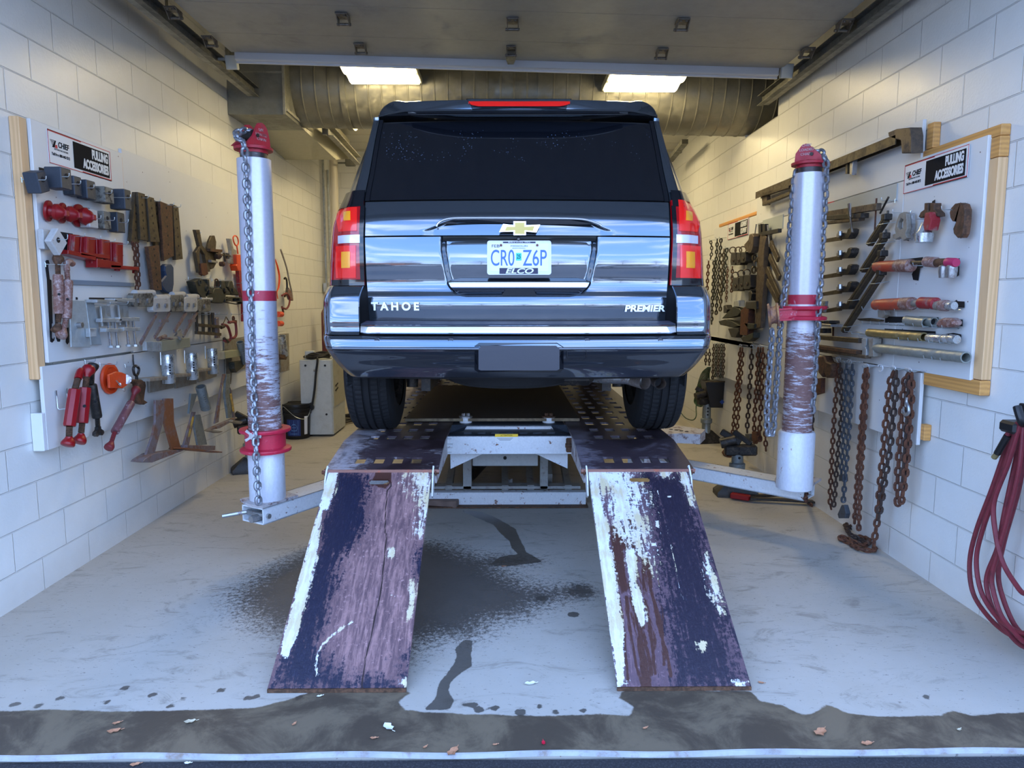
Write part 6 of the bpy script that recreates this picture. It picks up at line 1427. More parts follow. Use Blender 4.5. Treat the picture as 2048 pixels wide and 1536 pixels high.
# row of olive clamps
ol = [((755, 725, 850, 690, 880, 720, 935, 780, 930, 850, 900, 875, 900, 930, 850, 920, 800, 860), 'large olive cast clamp with two round eyes, nearest in its row'),
      ((915, 700, 940, 700, 945, 780, 990, 820, 985, 870, 960, 960, 905, 930, 935, 860, 925, 780), 'olive cast clamp on its ring, second in its row'),
      ((1000, 810, 1060, 800, 1120, 830, 1135, 900, 1100, 985, 965, 975, 960, 900), 'wide olive cast clamp under a loop, third in its row'),
      ((1085, 720, 1118, 718, 1135, 790, 1185, 850, 1190, 885, 1110, 880, 1075, 790), 'pointed olive clamp jaw, fourth in its row'),
      ((1178, 722, 1212, 720, 1230, 790, 1280, 850, 1290, 890, 1200, 880, 1160, 790), 'pointed olive clamp jaw, fifth in its row')]
for i, (pl, lab) in enumerate(ol):
    px = k3(*pl); cx_ = sum(p[0] for p in px)/len(px); cy_ = sum(p[1] for p in px)/len(px); t = thg(LW, (cx_, cy_), .12, 'cast_clamp', lab, 'clamp')
    poly(LW, px, .09, .15, 'olive', 'jaw_body', '', '', bev=.006, parent=t)
    if i == 0:
        for e_ in (k3(825, 738)[0], k3(905, 805)[0]): mesh(lambda mb: mb.torus(LW.P(*e_, .152), LW.n, .018, .007, 18, 8), 'olive', 'eye', parent=t)
    elif i == 2: mesh(lambda mb: mb.tube(smoothpath([LW.P(*p, .13) for p in k3(1005, 820, 1005, 720, 1020, 700, 1040, 720, 1050, 800)], 4), .006, 8), 'rust2', 'loop', parent=t)
    else: mesh(lambda mb: mb.box(LW.P(cx_, cy_+4, .155), (.012, .05, .03), None, .003), 'dark', 'jaw_insert', parent=t)
    hook(LW, (px[1][0], px[1][1]-1), .17, 'silver peg hook of the '+' '.join(lab.split()[:10]))
poly(LW, k3(1125, 935, 1200, 905, 1320, 915, 1335, 985, 1290, 1000, 1130, 970), .12, .16, 'olive', 'shackle_clamp', 'flat olive shackle below the pointed clamp jaws', 'shackle', [k3(1150, 935, 1210, 930, 1210, 955, 1150, 960), k3(1250, 930, 1300, 930, 1300, 960, 1250, 960)], bev=.004)
hook(LW, k3(1310, 750)[0], .17, 'empty silver peg hook above the olive shackle')
# underbody clamp heads on legs
uh = [(35, 862, 280, 1025, 'nearest grey rolled clamp head beside the zinc clamps', None), (270, 915, 480, 1088, 'grey clamp stand with two bolts, first on legs', ((325, 1092, 122, 1465), (468, 1095, 290, 1390))), (480, 880, 640, 1085, 'narrow grey rolled clamp head between the clamp stands', None),
      (640, 905, 800, 1085, 'grey clamp stand with two bolts, second on legs', ((668, 1092, 520, 1320), (790, 1092, 625, 1375))), (800, 930, 955, 1085, 'grey clamp head with one bolt, last in its row', None)]
for (x0, y0, x1, y1, lab, legs) in uh:
    t = thg(LW, k3(x0, y1)[0], .14, 'clamp_stand', lab, 'clamp')
    poly(LW, k3(x0, y0+30, x0+20, y0+5, x1-15, y0, x1, y0+30, x1, y1-15, x1-15, y1, x0+15, y1, x0, y1-20), .115, .155, 'greyscuffed' if not legs else 'galvclamp', 'clamp_head', '', '', bev=.004, parent=t)
    # rolled top lip
    a, b_ = LW.P(*k3(x0+15, y0+5)[0], .13), LW.P(*k3(x1-10, y0+2)[0], .13); mesh(lambda mb: mb.cyl(a, b_, .022, n=16), 'pale', 'rolled_lip', parent=t)
    for f_ in ((.25, .7) if (x1-x0) > 155 else (.5,)):
        c = LW.P(*k3(x0+(x1-x0)*f_, (y0+y1)/2+10)[0], .155); mesh(lambda mb: mb.cyl(c, c+LW.n*.012, .016, n=6), 'steel', 'bolt', parent=t)
    for lg in legs or ():
        a, b_ = LW.P(*k3(lg[0], lg[1])[0], .14), LW.P(*k3(lg[2], lg[3])[0], .17); mesh(lambda mb: mb.bar(a, b_, .022, .010, up=LW.n), 'steelbrown', 'leg', parent=t)
    if legs:
        a, b_ = LW.P(*k3(legs[0][0]+30, legs[0][1]+100)[0], .15), LW.P(*k3(legs[1][0]-25, legs[1][1]+95)[0], .15); mesh(lambda mb: mb.bar(a, b_, .02, .016, up=LW.n), 'steelbrown', 'brace', parent=t)
# box beam with ribbed end
t = thg(LW, k3(450, 1520)[0], .15, 'box_beam', 'pale green grey box beam with ribbed silver end and loose hardware on top', 'beam')
poly(LW, k3(375, 1432, 705, 1392, 718, 1498, 380, 1560), .09, .15, flat('olive_paint', (.27, .28, .22), .5, var=.2), 'beam_body', '', '', parent=t)
poly(LW, k3(190, 1435, 372, 1432, 376, 1562, 195, 1545), .13, .155, 'galv', 'ribbed_end', '', '', parent=t)
mesh(lambda mb: [mb.bar(LW.P(*k3(200+i*13, 1445)[0], .156), LW.P(*k3(204+i*13, 1540)[0], .156), .003, .003, up=LW.n) for i in range(13)], 'steel', 'ribs', parent=t)
t = thg(LW, k3(560, 1360)[0], .15, 'star_knob', 'grey steel star shaped hand knob lying on the box beam', 'knob')
def star(c, n_, r0, r1, th, pts=5, rot=.3):
    _, u, v = axes(n_); q = []
    for k in range(pts*2):
        a = rot+math.pi*k/pts; q.append(Vector(c)+(u*math.cos(a)+v*math.sin(a))*(r1 if k % 2 == 0 else r0))
    return q
mesh(lambda mb: mb.prism(star(LW.P(*k3(565, 1350)[0], .15), LW.n+Vector((0, -.4, .3)), .018, .042, .01), LW.n*.014), 'steel', 'knob_body', parent=t)
mesh(lambda mb: (mb.cyl(LW.P(*k3(330, 1410)[0], .13), LW.P(*k3(420, 1370)[0], .13), .013, n=10), mb.cyl(LW.P(*k3(370, 1390)[0], .14), LW.P(*k3(500, 1405)[0], .14), .007, n=8)), 'steelbrown', 'screw_clamp', 'small steel screw clamp lying on the box beam', 'clamp')
# brown rod clamp assembly
t = thg(LW, k3(900, 1350)[0], .13, 'rod_clamp', 'brown rod clamp assembly on silver hooks below the clamp heads', 'clamp')
for x in (785, 860, 935, 975): mesh(lambda mb: mb.cyl(LW.P(*k3(x, 1095)[0], .12), LW.P(*k3(x+5, 1340)[0], .12), .0115, n=12), 'bronze', 'rod', parent=t)
for (a, b_, c, d) in ((800, 1240, 1060, 1262), (780, 1330, 1065, 1352)): mesh(lambda mb: mb.bar(LW.P(*k3(a, b_)[0], .14), LW.P(*k3(c, d)[0], .14), .022, .02, up=LW.n), 'bronze', 'cross_bar', parent=t)
for x, w_ in ((880, 'first'), (940, 'second'), (1050, 'third'), (1145, 'fourth'), (1325, 'last')): hook(LW, k3(x, 1115)[0], .16, 'small silver ring hook, %s in the lower hook row' % w_)
poly(LW, k3(1020, 1160, 1050, 1150, 1055, 1250, 1068, 1390, 1035, 1395, 1030, 1290, 1018, 1200), .10, .125, 'steelbrown', 'eye_bolt', 'small steel eye bolt hanging beside the brown rod clamp', 'bolt')
t = thg(LW, k3(1180, 1440)[0], .13, 'chain_clamp', 'dark red C shaped clamp hanging on a wire triangle', 'clamp')
mesh(lambda mb: mb.tube(smoothpath([LW.P(*p, .14) for p in k3(1090, 1235, 1150, 1255, 1180, 1330, 1190, 1400, 1150, 1440, 1110, 1420)], 4), .011, 8), 'reddark', 'clamp_arm', parent=t)
mesh(lambda mb: mb.tube(smoothpath([LW.P(*p, .15) for p in k3(1165, 1210, 1230, 1205, 1250, 1240, 1255, 1350, 1230, 1390, 1190, 1395)], 4), .011, 8), 'reddark', 'clamp_arm', parent=t)
mesh(lambda mb: mb.tube([LW.P(*p, .14) for p in k3(1100, 1230, 1135, 1145, 1185, 1225)], .004, 6), 'bronze', 'wire_loop', parent=t)
mesh(lambda mb: (mb.cyl(LW.P(*k3(1075, 1270)[0], .14), LW.P(*k3(1110, 1255)[0], .15), .014, n=10), mb.cyl(LW.P(*k3(1110, 1400)[0], .14), LW.P(*k3(1160, 1440)[0], .15), .012, n=10)), 'bronze', 'screw', parent=t)
mesh(lambda mb: (mb.torus(LW.P(*k3(1222, 1165)[0], .14), LW.n, .018, .006, 18, 6), mb.box(LW.P(*k3(1245, 1205)[0], .14), (.02, .03, .03), None, .004)), 'rust', 'eye_bolt', 'dark rusty eye bolt hanging right of the red chain clamp', 'bolt')
# ---- lower board ----
def perfcyl(top, bot, rpx, lab, mt, holes=4, d=.15, bracket=None, tilt=0):
    A = LW.P(*top, d); B = LW.P(*bot, d); r = rpx
    t = thing('pipe_stand', lab, 'pipe stand', tuple(B))
    L = (A-B).length
    mesh(lambda mb: mb.lathe(B, A-B, [(0, r), (L*.0+.004, r+.001), (L*.30, r), (L*.31, r*1.015), (L*.33, r), (L*.62, r), (L*.63, r*1.015), (L*.65, r), (L-.004, r+.001), (L, r), (L, r-.006), (L*.2, r-.006)], 30), mt, 'tube', parent=t)
    vd = (CAM-(A+B)/2); vd.z = 0; vd.normalize(); ax = (A-B).normalized(); side2 = ax.cross(vd).normalized(); nd_ = (vd*.97-side2*(-.25)).normalized()
    def fn(mb):
        for i in range(holes):
            c = A+(B-A)*(.34+.095*i)+nd_*(r*1.0); mb.cyl(c-nd_*.002, c+nd_*.0012, .0062, n=12)
    mesh(fn, 'blackmatte', 'index_holes', parent=t)
    if bracket:
        poly(LW, bracket[0], .07, .085, 'pale2', 'back_bracket', '', '', parent=t); poly(LW, bracket[1], .085, d+.03, 'pale2', 'shelf_bracket', '', '', parent=t)
    return t
for (xx, y0, y1, lab, br, r) in ((385, 175, 512, 'silver perforated pipe stand, nearest of three on the low board', ((175, 470, 465, 440, 462, 565, 180, 622), (178, 452, 385, 430, 385, 470, 175, 490)), .040),
                              (668, 155, 468, 'silver perforated pipe stand, middle of three on the low board', ((482, 430, 735, 400, 730, 515, 488, 572), (482, 412, 665, 395, 665, 430, 485, 445)), .040),
                              (912, 100, 398, 'silver perforated pipe stand, farthest of three on the low board', ((752, 370, 970, 340, 968, 430, 758, 500), (752, 352, 905, 330, 905, 362, 756, 380)), .040)):
    perfcyl(k5(xx, y0)[0], k5(xx+15, y1)[0], r, lab, 'galvpipe', 4, .15, [k5(*b_) for b_ in br])
    mesh(lambda mb: mb.cyl(LW.P(*k5(xx-85, y0-30)[0], .11), LW.P(*k5(xx-80, y0+120)[0], .11), .004, n=6), 'wire', 'hanger_rod', 'thin wire rod beside the '+lab.split(',')[0]+','+lab.split(',')[1], 'rod')
perfcyl(k5(775, 550)[0], k5(840, 815)[0], .036, 'green grey perforated pipe stand leaning, over the second triangular frame', 'steelgreen', 4, .17)
perfcyl(k5(1240, 25)[0], k5(1300, 270)[0], .030, 'shiny green perforated pipe stand left of the left column', 'steelgreen', 4, .16)
poly(LW, k5(1175, 265, 1310, 240, 1320, 262, 1265, 330, 1200, 385, 1180, 340), .10, .15, 'olive', 'foot_bracket', 'dusty green foot bracket under the shiny green pipe stand', 'bracket')
poly(LW, k5(970, 140, 1058, 132, 1062, 228, 980, 230), .14, .155, 'galv', 'box_beam', 'short box beam end with silver face beside the third pipe stand', 'beam')
poly(LW, k5(1062, 135, 1248, 112, 1252, 190, 1068, 222), .09, .15, flat('khaki_beam', (.34, .33, .20), .5, var=.2), 'beam_piece', 'short khaki box beam hung before the left column', 'beam')
# triangular frames
def tri(lab, parts, mt='steelbrown'):
    t = thg(LW, k5(*parts[0][1][-2:])[0], .15, 'triangle_frame', lab, 'frame')
    for nm, pl, d0, d1, m_ in parts: poly(LW, k5(*pl), d0, d1, m_, nm, '', '', parent=t)
    return t
tri('rusty A shaped steel frame, nearest below the low board', [('leg', (245, 710, 345, 712, 347, 850, 332, 975, 212, 1425, 105, 1440, 215, 1110, 245, 960), .12, .135, 'steelbrown'), ('leg', (345, 690, 455, 690, 462, 960, 548, 1290, 442, 1308, 362, 1020, 347, 960), .12, .135, 'rustorange'), ('base_bar', (95, 1438, 205, 1448, 590, 1300, 560, 1290, 230, 1340, 120, 1405), .09, .17, 'steelbrown')])
tri('dark steel A frame with yellow edge under the leaning pipe stand', [('leg', (665, 632, 738, 632, 700, 760, 650, 870, 640, 870), .14, .155, 'steelgreen'), ('leg', (690, 850, 720, 850, 640, 1240, 575, 1255), .12, .135, 'steelbrown'), ('yellow_edge', (682, 905, 704, 905, 650, 1140, 630, 1150), .135, .140, 'yellowrust'), ('leg', (720, 890, 775, 880, 855, 1235, 745, 1245, 700, 1010), .13, .145, 'steelgreen'), ('base_bar', (620, 1240, 950, 1250, 948, 1300, 770, 1305, 620, 1275), .11, .16, 'steelbrown'), ('foot_plate', (560, 1270, 1035, 1320, 1030, 1332, 770, 1308, 545, 1285), .10, .19, 'rustorange')])
tri('dark steel A frame with yellow edge, farthest below the board', [('leg', (1050, 402, 1078, 400, 1030, 560, 990, 970, 945, 990), .12, .135, 'steelbrown'), ('leg', (1082, 402, 1125, 402, 1120, 640, 1150, 920, 1105, 925, 1065, 640), .12, .14, 'steelgreen'), ('yellow_edge', (1120, 640, 1140, 630, 1178, 840, 1158, 850), .14, .145, 'yellowrust'), ('leg', (1128, 560, 1145, 600, 1190, 930, 1165, 925), .10, .12, 'steelbrown'), ('base_bar', (870, 1058, 1000, 1000, 1190, 915, 1190, 940, 1010, 1040, 890, 1068), .12, .15, 'steelbrown'), ('foot_plate', (905, 1060, 1045, 1080, 1000, 1100, 870, 1070), .13, .18, 'pale2'), ('foot_plate', (1160, 945, 1280, 965, 1250, 992, 1150, 965), .13, .18, 'pale2')])
# ---- low board: red turnbuckles etc ----
turnbuckle(LW, k4(650, 300, 575, 570, 505, 1040, 495, 1290), (.12, .14, .14, .13), .030, 'red', 'red', 'shiny red turnbuckle, nearest on the low left board', 8, False, ('hook', 'jaw'))
turnbuckle(LW, k4(745, 280, 708, 548, 668, 1000, 640, 1255), (.14, .15, .15, .14), .030, 'red', 'red', 'shiny red turnbuckle, second on the low left board', 8, True, ('jaw', 'jaw'))
turnbuckle(LW, k4(800, 240, 790, 505, 862, 930, 875, 1160), (.11, .11, .11, .11), .026, 'dark', 'dark', 'black turnbuckle ending in an open wrench jaw', 14, True, ('jaw', 'wrench'))
turnbuckle(LW, k4(1360, 545, 1295, 740, 1085, 1115, 1010, 1340), (.15, .15, .15, .14), .024, 'maroonsteel', 'reddark', 'maroon turnbuckle slanting down from the brown C hook', 14, False, ('jaw', 'jaw'))
t = thg(LW, k4(1430, 760)[0], .13, 'c_hook', 'brown cast C hook with eye at top on the low left board', 'hook')
poly(LW, k4(1300, 465, 1330, 440, 1430, 440, 1478, 465, 1490, 520, 1472, 640, 1465, 700, 1520, 735, 1470, 765, 1405, 745, 1372, 690, 1395, 560, 1385, 500, 1330, 480), .10, .14, 'rust2', 'hook_body', '', '', bev=.006, parent=t)
mesh(lambda mb: (mb.tube(smoothpath([LW.P(*p, .13) for p in k4(1350, 265, 1322, 300, 1335, 370, 1362, 390, 1385, 360, 1392, 300)], 4, True), .008, 8, True), mb.cyl(LW.P(*k4(1362, 385)[0], .13), LW.P(*k4(1368, 450)[0], .13), .009, n=8)), 'dark', 'eye', parent=t)
hook(LW, k4(1410, 270)[0], .16, 'peg hook holding the eye of the brown C hook')
mesh(lambda mb: mb.tube([LW.P(*p, .075) for p in k4(1318, 120, 1322, 200, 1330, 270)], .004, 6), 'dark', 'hanger_wire', 'short dark wire above the brown C hook', 'wire')
# orange pulley
t = thg(LW, k4(1010, 600)[0], .12, 'snatch_pulley', 'bright orange red round pulley with hook and grey roller', 'pulley')
c = LW.P(*k4(1010, 430)[0], BD+.004)
mesh(lambda mb: (mb.lathe(LW.P(*k4(1005, 432)[0], BD), Vector((1, -.0, 0)), [(0, .03), (0, .088), (.008, .092), (.018, .088), (.02, .07), (.012, .06), (.012, .01)], 36)), 'orange', 'back_disc', parent=t)
for s_ in (0, 1):
    mesh(lambda mb: LW.slab(mb, k4(1010, 380+s_*0, 1110, 340, 1180, 350, 1290, 400, 1300, 450, 1240, 520, 1190, 555, 1020, 550), .095+s_*.045, .108+s_*.045, (), .003), 'orange', 'cheek_plate', parent=t)
a, b_ = LW.P(*k4(1235, 440)[0], .10), LW.P(*k4(1235, 440)[0], .155); mesh(lambda mb: mb.cyl(a, b_, .028, n=20), 'steel', 'roller', parent=t)
mesh(lambda mb: (mb.cyl(LW.P(*k4(1150, 500)[0], .09), LW.P(*k4(1150, 500)[0], .19), .007, n=10), mb.torus(LW.P(*k4(1205, 570)[0], .18), LW.n, .012, .002, 16, 5), mb.cyl(LW.P(*k4(1105, 455)[0], .19), LW.P(*k4(1165, 525)[0], .19), .003, n=6)), 'steel', 'lynch_pin', parent=t)
hook(LW, k4(1100, 250)[0], .16, 'peg hook carrying the orange pulley')
for x, w_ in ((330, 'nearer'), (462, 'farther')):
    y = 600 if x == 330 else 570
    a = LW.P(*k4(x, y)[0], BD); mb = MB(); L_ = .055
    mb.box(a+Vector((.002, 0, -.008)), (.003, .010, .03)); mb.tube([a+Vector((.003, 0, -.02)), a+Vector((.004, 0, -.085)), a+Vector((.012, 0, -.093)), a+Vector((.07, 0, -.085)), a+Vector((.075, .0, -.078))], .0028, 6)
    o = mb.build('screw_hook', M['wire']); tag(o, 'empty zinc L hook left of red turnbuckles, the %s one' % w_, 'hook')
hook(LW, k4(825, 215)[0], .12, 'peg hook carrying the black turnbuckle')
hook(LW, k4(700, 560)[0], .13, 'peg hook between the two red turnbuckles')
# ---- right of the left column ----
t = thg(LW, k7(650, 270)[0], .12, 'long_wrench', 'long thin steel pipe wrench hanging right of the left column', 'wrench')
mesh(lambda mb: mb.tube(smoothpath([LW.P(*p, .12) for p in [k6(548, 1262)[0], k6(600, 1420)[0]]+k7(625, 100, 645, 190, 655, 270)], 4), [.009]*17, 8), 'pale2', 'handle', parent=t)
poly(LW, k7(625, 160, 660, 230, 662, 278, 640, 268, 618, 210), .10, .135, 'steelbrown', 'jaw', '', '', parent=t)
mesh(lambda mb: mb.tube(smoothpath([LW.P(*p, .12) for p in k7(582, 80, 590, 70, 602, 90, 606, 160, 600, 215)], 3), .010, 8), 'dark', 'wrench_stub', 'short black handled wrench beside the long thin wrench', 'wrench')
t = thg(LW, k7(570, 380)[0], .12, 'screw_hook', 'dark maroon S shaped hook clamp right of the left column', 'hook')
mesh(lambda mb: mb.tube(smoothpath([LW.P(*p, .13) for p in k7(560, 232, 600, 212, 628, 250, 625, 310, 600, 350, 560, 340)], 4), [.010]*21, 8), 'reddark', 'hook_body', parent=t)
mesh(lambda mb: (mb.cyl(LW.P(*k7(560, 330)[0], .12), LW.P(*k7(572, 382)[0], .12), .010, n=10), mb.cyl(LW.P(*k7(600, 205)[0], .12), LW.P(*k7(585, 240)[0], .12), .010, n=10)), 'rust', 'hook_tip', parent=t)
mesh(lambda mb: [mb.tube(smoothpath([LW.P(*p, .09+.01*i) for p in [k6(500, 1350)[0], k6(525-4*i, 1420)[0]]+k7(540-4*i, 60, 535-4*i, 150, 515, 200, 522, 260)], 5), .005, 7) for i in range(3)], 'orange', 'cable_loop', 'bright red looped cable hanging right of the left column', 'cable')
for y, w_ in ((400, 'upper'), (484, 'lower')):
    mesh(lambda mb: (mb.cyl(LW.P(*k7(522, y)[0], .12), LW.P(*k7(556, y)[0], .12), .028, n=14), mb.cyl(LW.P(*k7(540, y)[0], BD)+Vector((0, .03, 0)), LW.P(*k7(540, y)[0], .14)+Vector((0, .03, 0)), .004, n=6)), 'orange', 'red_knob', '%s red round knob beside the left column' % w_, 'knob')  # round red knob on a short pin
for (pl, lab) in ((k7(545, 578, 622, 572, 628, 905, 548, 925), 'grey steel back plate behind the farthest pipe stand'), (k7(40, 622, 245, 612, 248, 880, 110, 930, 100, 1030, 60, 1040), 'grey steel back plate left of the left column')):
    poly(LW, pl, BD, BD+.01, 'pale2', 'back_plate', lab, 'plate')
perfcyl(k7(560, 595)[0], k7(585, 775)[0], .038, 'silver perforated pipe stand right of the left column', 'galvpipe', 4, .14)
poly(LW, k7(545, 760, 610, 770, 600, 810, 548, 790), .09, .16, 'rust2', 'foot_bracket', 'rusty foot under the pipe stand right of left column', 'bracket')
# ---- floor things on the left ----
def on_floor(x, y): return onz(x, y, 0)
# jack-like puller base by the left wall
def puller(c, lab, rot, mt='dark', s=1.0, top=.42):
    c = Vector(c); t = thing('portable_puller', lab, 'puller', tuple(c)); R_ = rmat(0, 0, rot)
    mesh(lambda mb: mb.loft([[c+R_ @ Vector((x*s, y*s, z)) for x, y in ((-.15, -.10), (.15, -.10), (.17, .05), (.08, .15), (-.08, .15), (-.17, .05))] for z in (0, .035)]+[[c+R_ @ Vector((x*.35*s, y*.35*s, .13*s)) for x, y in ((-.15, -.10), (.15, -.10), (.17, .05), (.08, .15), (-.08, .15), (-.17, .05))]]), mt, 'base', parent=t)
    mesh(lambda mb: mb.lathe(c, (0, 0, 1), [(.10, .055*s), (.14, .045*s), (.20, .045*s), (.21, .06*s), (.25, .06*s), (.26, .045*s), (top, .042*s)], 24), mt if mt != 'dark' else 'steelgreen', 'post', parent=t)
    def fn(mb):
        for i in range(3): p = c+Vector((-.0, -.043*s, .30+.035*i)); mb.cyl(p, p+Vector((0, -.003, 0)), .010, n=12)
    mesh(fn, 'blackmatte', 'index_holes', parent=t)
    h = c+Vector((0, 0, top)); e = R_ @ Vector((1, 0, 0))
    mesh(lambda mb: (mb.bar(h-e*.10+Vector((0, 0, .02)), h+e*.14+Vector((0, 0, .03)), .09, .08, bv=.012), mb.cyl(h-e*.13+Vector((0, 0, .07)), h-e*.02+Vector((0, 0, .10)), .04, n=14), mb.bar(h+e*.02+Vector((0, 0, .08)), h-e*.12+Vector((0, .03, .16)), .03, .05, bv=.006), mb.bar(h+e*.10+Vector((0, -.0, .07)), h-e*.02+Vector((0, .05, .16)), .03, .04, bv=.006)), mt, 'head', parent=t)
    return t
puller((-2.24, 6.15, 0), 'dark steel puller stand on the floor against the left wall', 20, top=.36)
# bucket
c = Vector((-1.99, 6.95, 0)); c = on_floor(589, 880); c.y += .15; c.x = onz(583, 880, 0).x+.02
t = thing('bucket', 'black plastic bucket with blue printed side and white label', 'bucket', tuple(c))
Rb, Hb = .150, .37
mesh(lambda mb: mb.lathe(c, (0, 0, 1), [(0, .02), (0, Rb*.88), (.01, Rb*.9), (Hb*.72, Rb*.98), (Hb*.73, Rb*1.05), (Hb*.78, Rb*1.06), (Hb*.79, Rb), (Hb*.85, Rb), (Hb*.86, Rb*1.06), (Hb*.9, Rb*1.06), (Hb*.91, Rb), (Hb, Rb*1.02), (Hb, Rb*.96), (Hb*.6, Rb*.94)], 40), 'black', 'shell', parent=t)
mesh(lambda mb: mb.lathe(c, (0, 0, 1), [(Hb, .001), (Hb+.004, Rb*.94), (Hb+.012, Rb*1.0), (Hb+.012, Rb*1.07), (Hb-.01, Rb*1.08)], 40), 'black', 'lid', parent=t)
def arcpatch(mb, a0, a1, z0, z1, rr, n=12):
    mb.grid([[c+Vector((rr(z)*math.sin(a), -rr(z)*math.cos(a), z)) for z in (z0, z1)] for a in np.linspace(a0, a1, n)])
rr = lambda z: Rb*(.9+.08*z/(Hb*.72))+.0012
mesh(lambda mb: arcpatch(mb, -.5, .55, .04, .22, rr), flat('blue_print', (.01, .03, .16), .5), 'blue_print', parent=t)
mesh(lambda mb: [arcpatch(mb, a, a+.02, .05, .21, lambda z: rr(z)+.0008, 3) for a in (-.28, .05, .36)]+[arcpatch(mb, -.2+.05*i, .3-.04*i, .06+.035*i, .066+.035*i, lambda z: rr(z)+.0008, 6) for i in range(4)]+[mb.torus(c+Vector((.01, -rr(.13)-.001, .13)), (0, 1, .08), .035, .0016, 24, 4)], flat('light_blue_print', (.10, .25, .55), .5), 'print_pattern', parent=t)
mesh(lambda mb: arcpatch(mb, .85, 1.15, .05, .25, lambda z: rr(z)+.0012), 'paper', 'white_label', parent=t)
mesh(lambda mb: mb.tube(smoothpath([c+Vector((-Rb*1.03, 0, Hb*.88)), c+Vector((-Rb*.6, -Rb*.95, Hb*.97)), c+Vector((Rb*.3, -Rb*1.12, Hb*.68)), c+Vector((Rb*.9, -Rb*.7, Hb*.62)), c+Vector((Rb*1.05, 0, Hb*.86))], 6), .0028, 6), 'wire', 'bail_handle', parent=t)
# welder cabinet
A = on_floor(600, 862); B = on_floor(667, 869); x0, x1 = XL+.05, -1.86
yfw = 7.75
a = ony(598, 720, yfw); b_ = ony(663, 720, yfw); zt_ = a.z; x0, x1 = a.x, b_.x
t = thing('machine_cabinet', 'scuffed pale grey steel machine cabinet standing at left wall', 'cabinet', ((x0+x1)/2, yfw+.3, 0))
M['cab'] = worn('cabinet_pale_grey', (.50, .53, .52), (.38, .38, .34), .60, .1, 7, rough=.45); M['cabside'] = worn('cabinet_beige_side', (.42, .40, .30), (.25, .22, .16), .6, .1, 8, rough=.5)
mesh(lambda mb: (mb.box(((x0+x1)/2, yfw+.30, (zt_+.02)/2), (x1-x0, .58, zt_-.02), b=.006), mb.prism([(x1-.16, yfw, .02), (x1, yfw, .02), (x1, yfw-.08, .02), (x1-.05, yfw-.12, .02)], (0, 0, zt_*.9)) if False else None), 'cab', 'housing', parent=t)
mesh(lambda mb: mb.box((x1+.004, yfw+.30, (zt_+.30)/2+.02), (.008, .54, zt_-.32)), 'cabside', 'side_panel', parent=t)
mesh(lambda mb: mb.box(((x0+x1)/2, yfw-.004, zt_/2), (x1-x0-.02, .008, zt_-.05)), 'cab', 'front_panel', parent=t)
def fn(mb):
    for x in (x0+.07, x1-.07):
        for z in (.25, zt_-.06): mb.cyl((x, yfw-.009, z), (x, yfw-.013, z), .012, n=12)
    for z in (.5, .55): mb.bar((x1+.009, yfw+.1, z), (x1+.009, yfw+.22, z+.02), .01, .012)
mesh(fn, 'blackmatte', 'screws', parent=t)
mesh(lambda mb: (mb.cyl((x0+.02, yfw-.03, .32), (x0+.12, yfw-.03, .33), .006, n=8), mb.cyl((x0+.12, yfw-.01, .33), (x0+.12, yfw-.05, .33), .034, n=18)), 'black', 'crank_handle', parent=t)
mesh(lambda mb: mb.cyl(ony(628, 741, yfw-.01), ony(634, 741, yfw-.03), .012, n=10), 'steel', 'latch', parent=t)
def coil(name, lab, c0, R, r, n, dz, mt, cat='cable', ax=(0, 0, 1), jit=.25, squash=1):
    mb = MB(); _, u, v = axes(ax); pts = []
    for i in range(n*14):
        a = 2*math.pi*i/14; rr_ = R*(1+jit*(math.sin(i*.37)+.5*math.sin(i*.91))*.5); pts.append(Vector(c0)+u*math.cos(a)*rr_+v*math.sin(a)*rr_*squash+Vector(ax)*(dz*i/14+.006*math.sin(i*1.7)))
    mb.tube(smoothpath(pts, 2), r, 6); o = mb.build(name, M[mt]); tag(o, lab, cat); return o
coil('cable_coil', 'black cable coiled on top of the pale cabinet', ((x0+x1)/2-.02, yfw+.2, zt_+.015), .17, .013, 4, .013, 'black', squash=.8)
mesh(lambda mb: mb.box(ony(621, 716, yfw+.1)+Vector((0, 0, .03)), (.10, .08, .10), None, .004), 'cab', 'junction_box', 'small pale box standing in the cable coil on the cabinet', 'box')
mesh(lambda mb: mb.tube(smoothpath([ony(x, y, yy) for x, y, yy in ((634, 715, yfw-.0), (635, 722, yfw-.05), (632, 745, yfw-.06), (629, 780, yfw-.08), (624, 812, yfw-.10))], 6), .012, 8), 'black', 'hanging_cable', 'thick black cable hanging down in front of the pale cabinet', 'cable')
c = on_floor(628, 862); coil('cable_pile', 'tangled dark cable heap on the floor before the cabinet', c+Vector((0, .1, .012)), .19, .012, 5, .010, 'dark', squash=.7)
mesh(lambda mb: mb.lathe(c+Vector((0, .12, 0)), (0, 0, 1), [(0, .24), (.03, .26), (.035, .24), (.02, .20), (.02, .01)], 30), 'steelbrown', 'round_tray', 'round dark steel tray on floor holding the black cables', 'tray')
t = thing('air_hammer', 'upright dark steel cylinder tool standing in the cable tray', 'tool', tuple(c+Vector((0, .08, .02))))
mesh(lambda mb: mb.lathe(c+Vector((-.02, .08, .02)), (0, 0, 1), [(0, .05), (.02, .05), (.04, .036), (.22, .036), (.23, .042), (.25, .042), (.30, .05), (.33, .055), (.34, .05)], 20), 'dark', 'body', parent=t)
mesh(lambda mb: mb.box(c+Vector((.06, -.06, .06)), (.11, .02, .03), rmat(0, 10, 10), .002), 'paper', 'paper_tag', 'white paper tag lying on the cable tray', 'tag')
c = on_floor(692, 850); coil('cable_coil', 'thin black hose coil on the floor behind the cabinet by the wheel', c+Vector((-.05, .3, .012)), .22, .011, 4, .012, 'black', squash=.6)
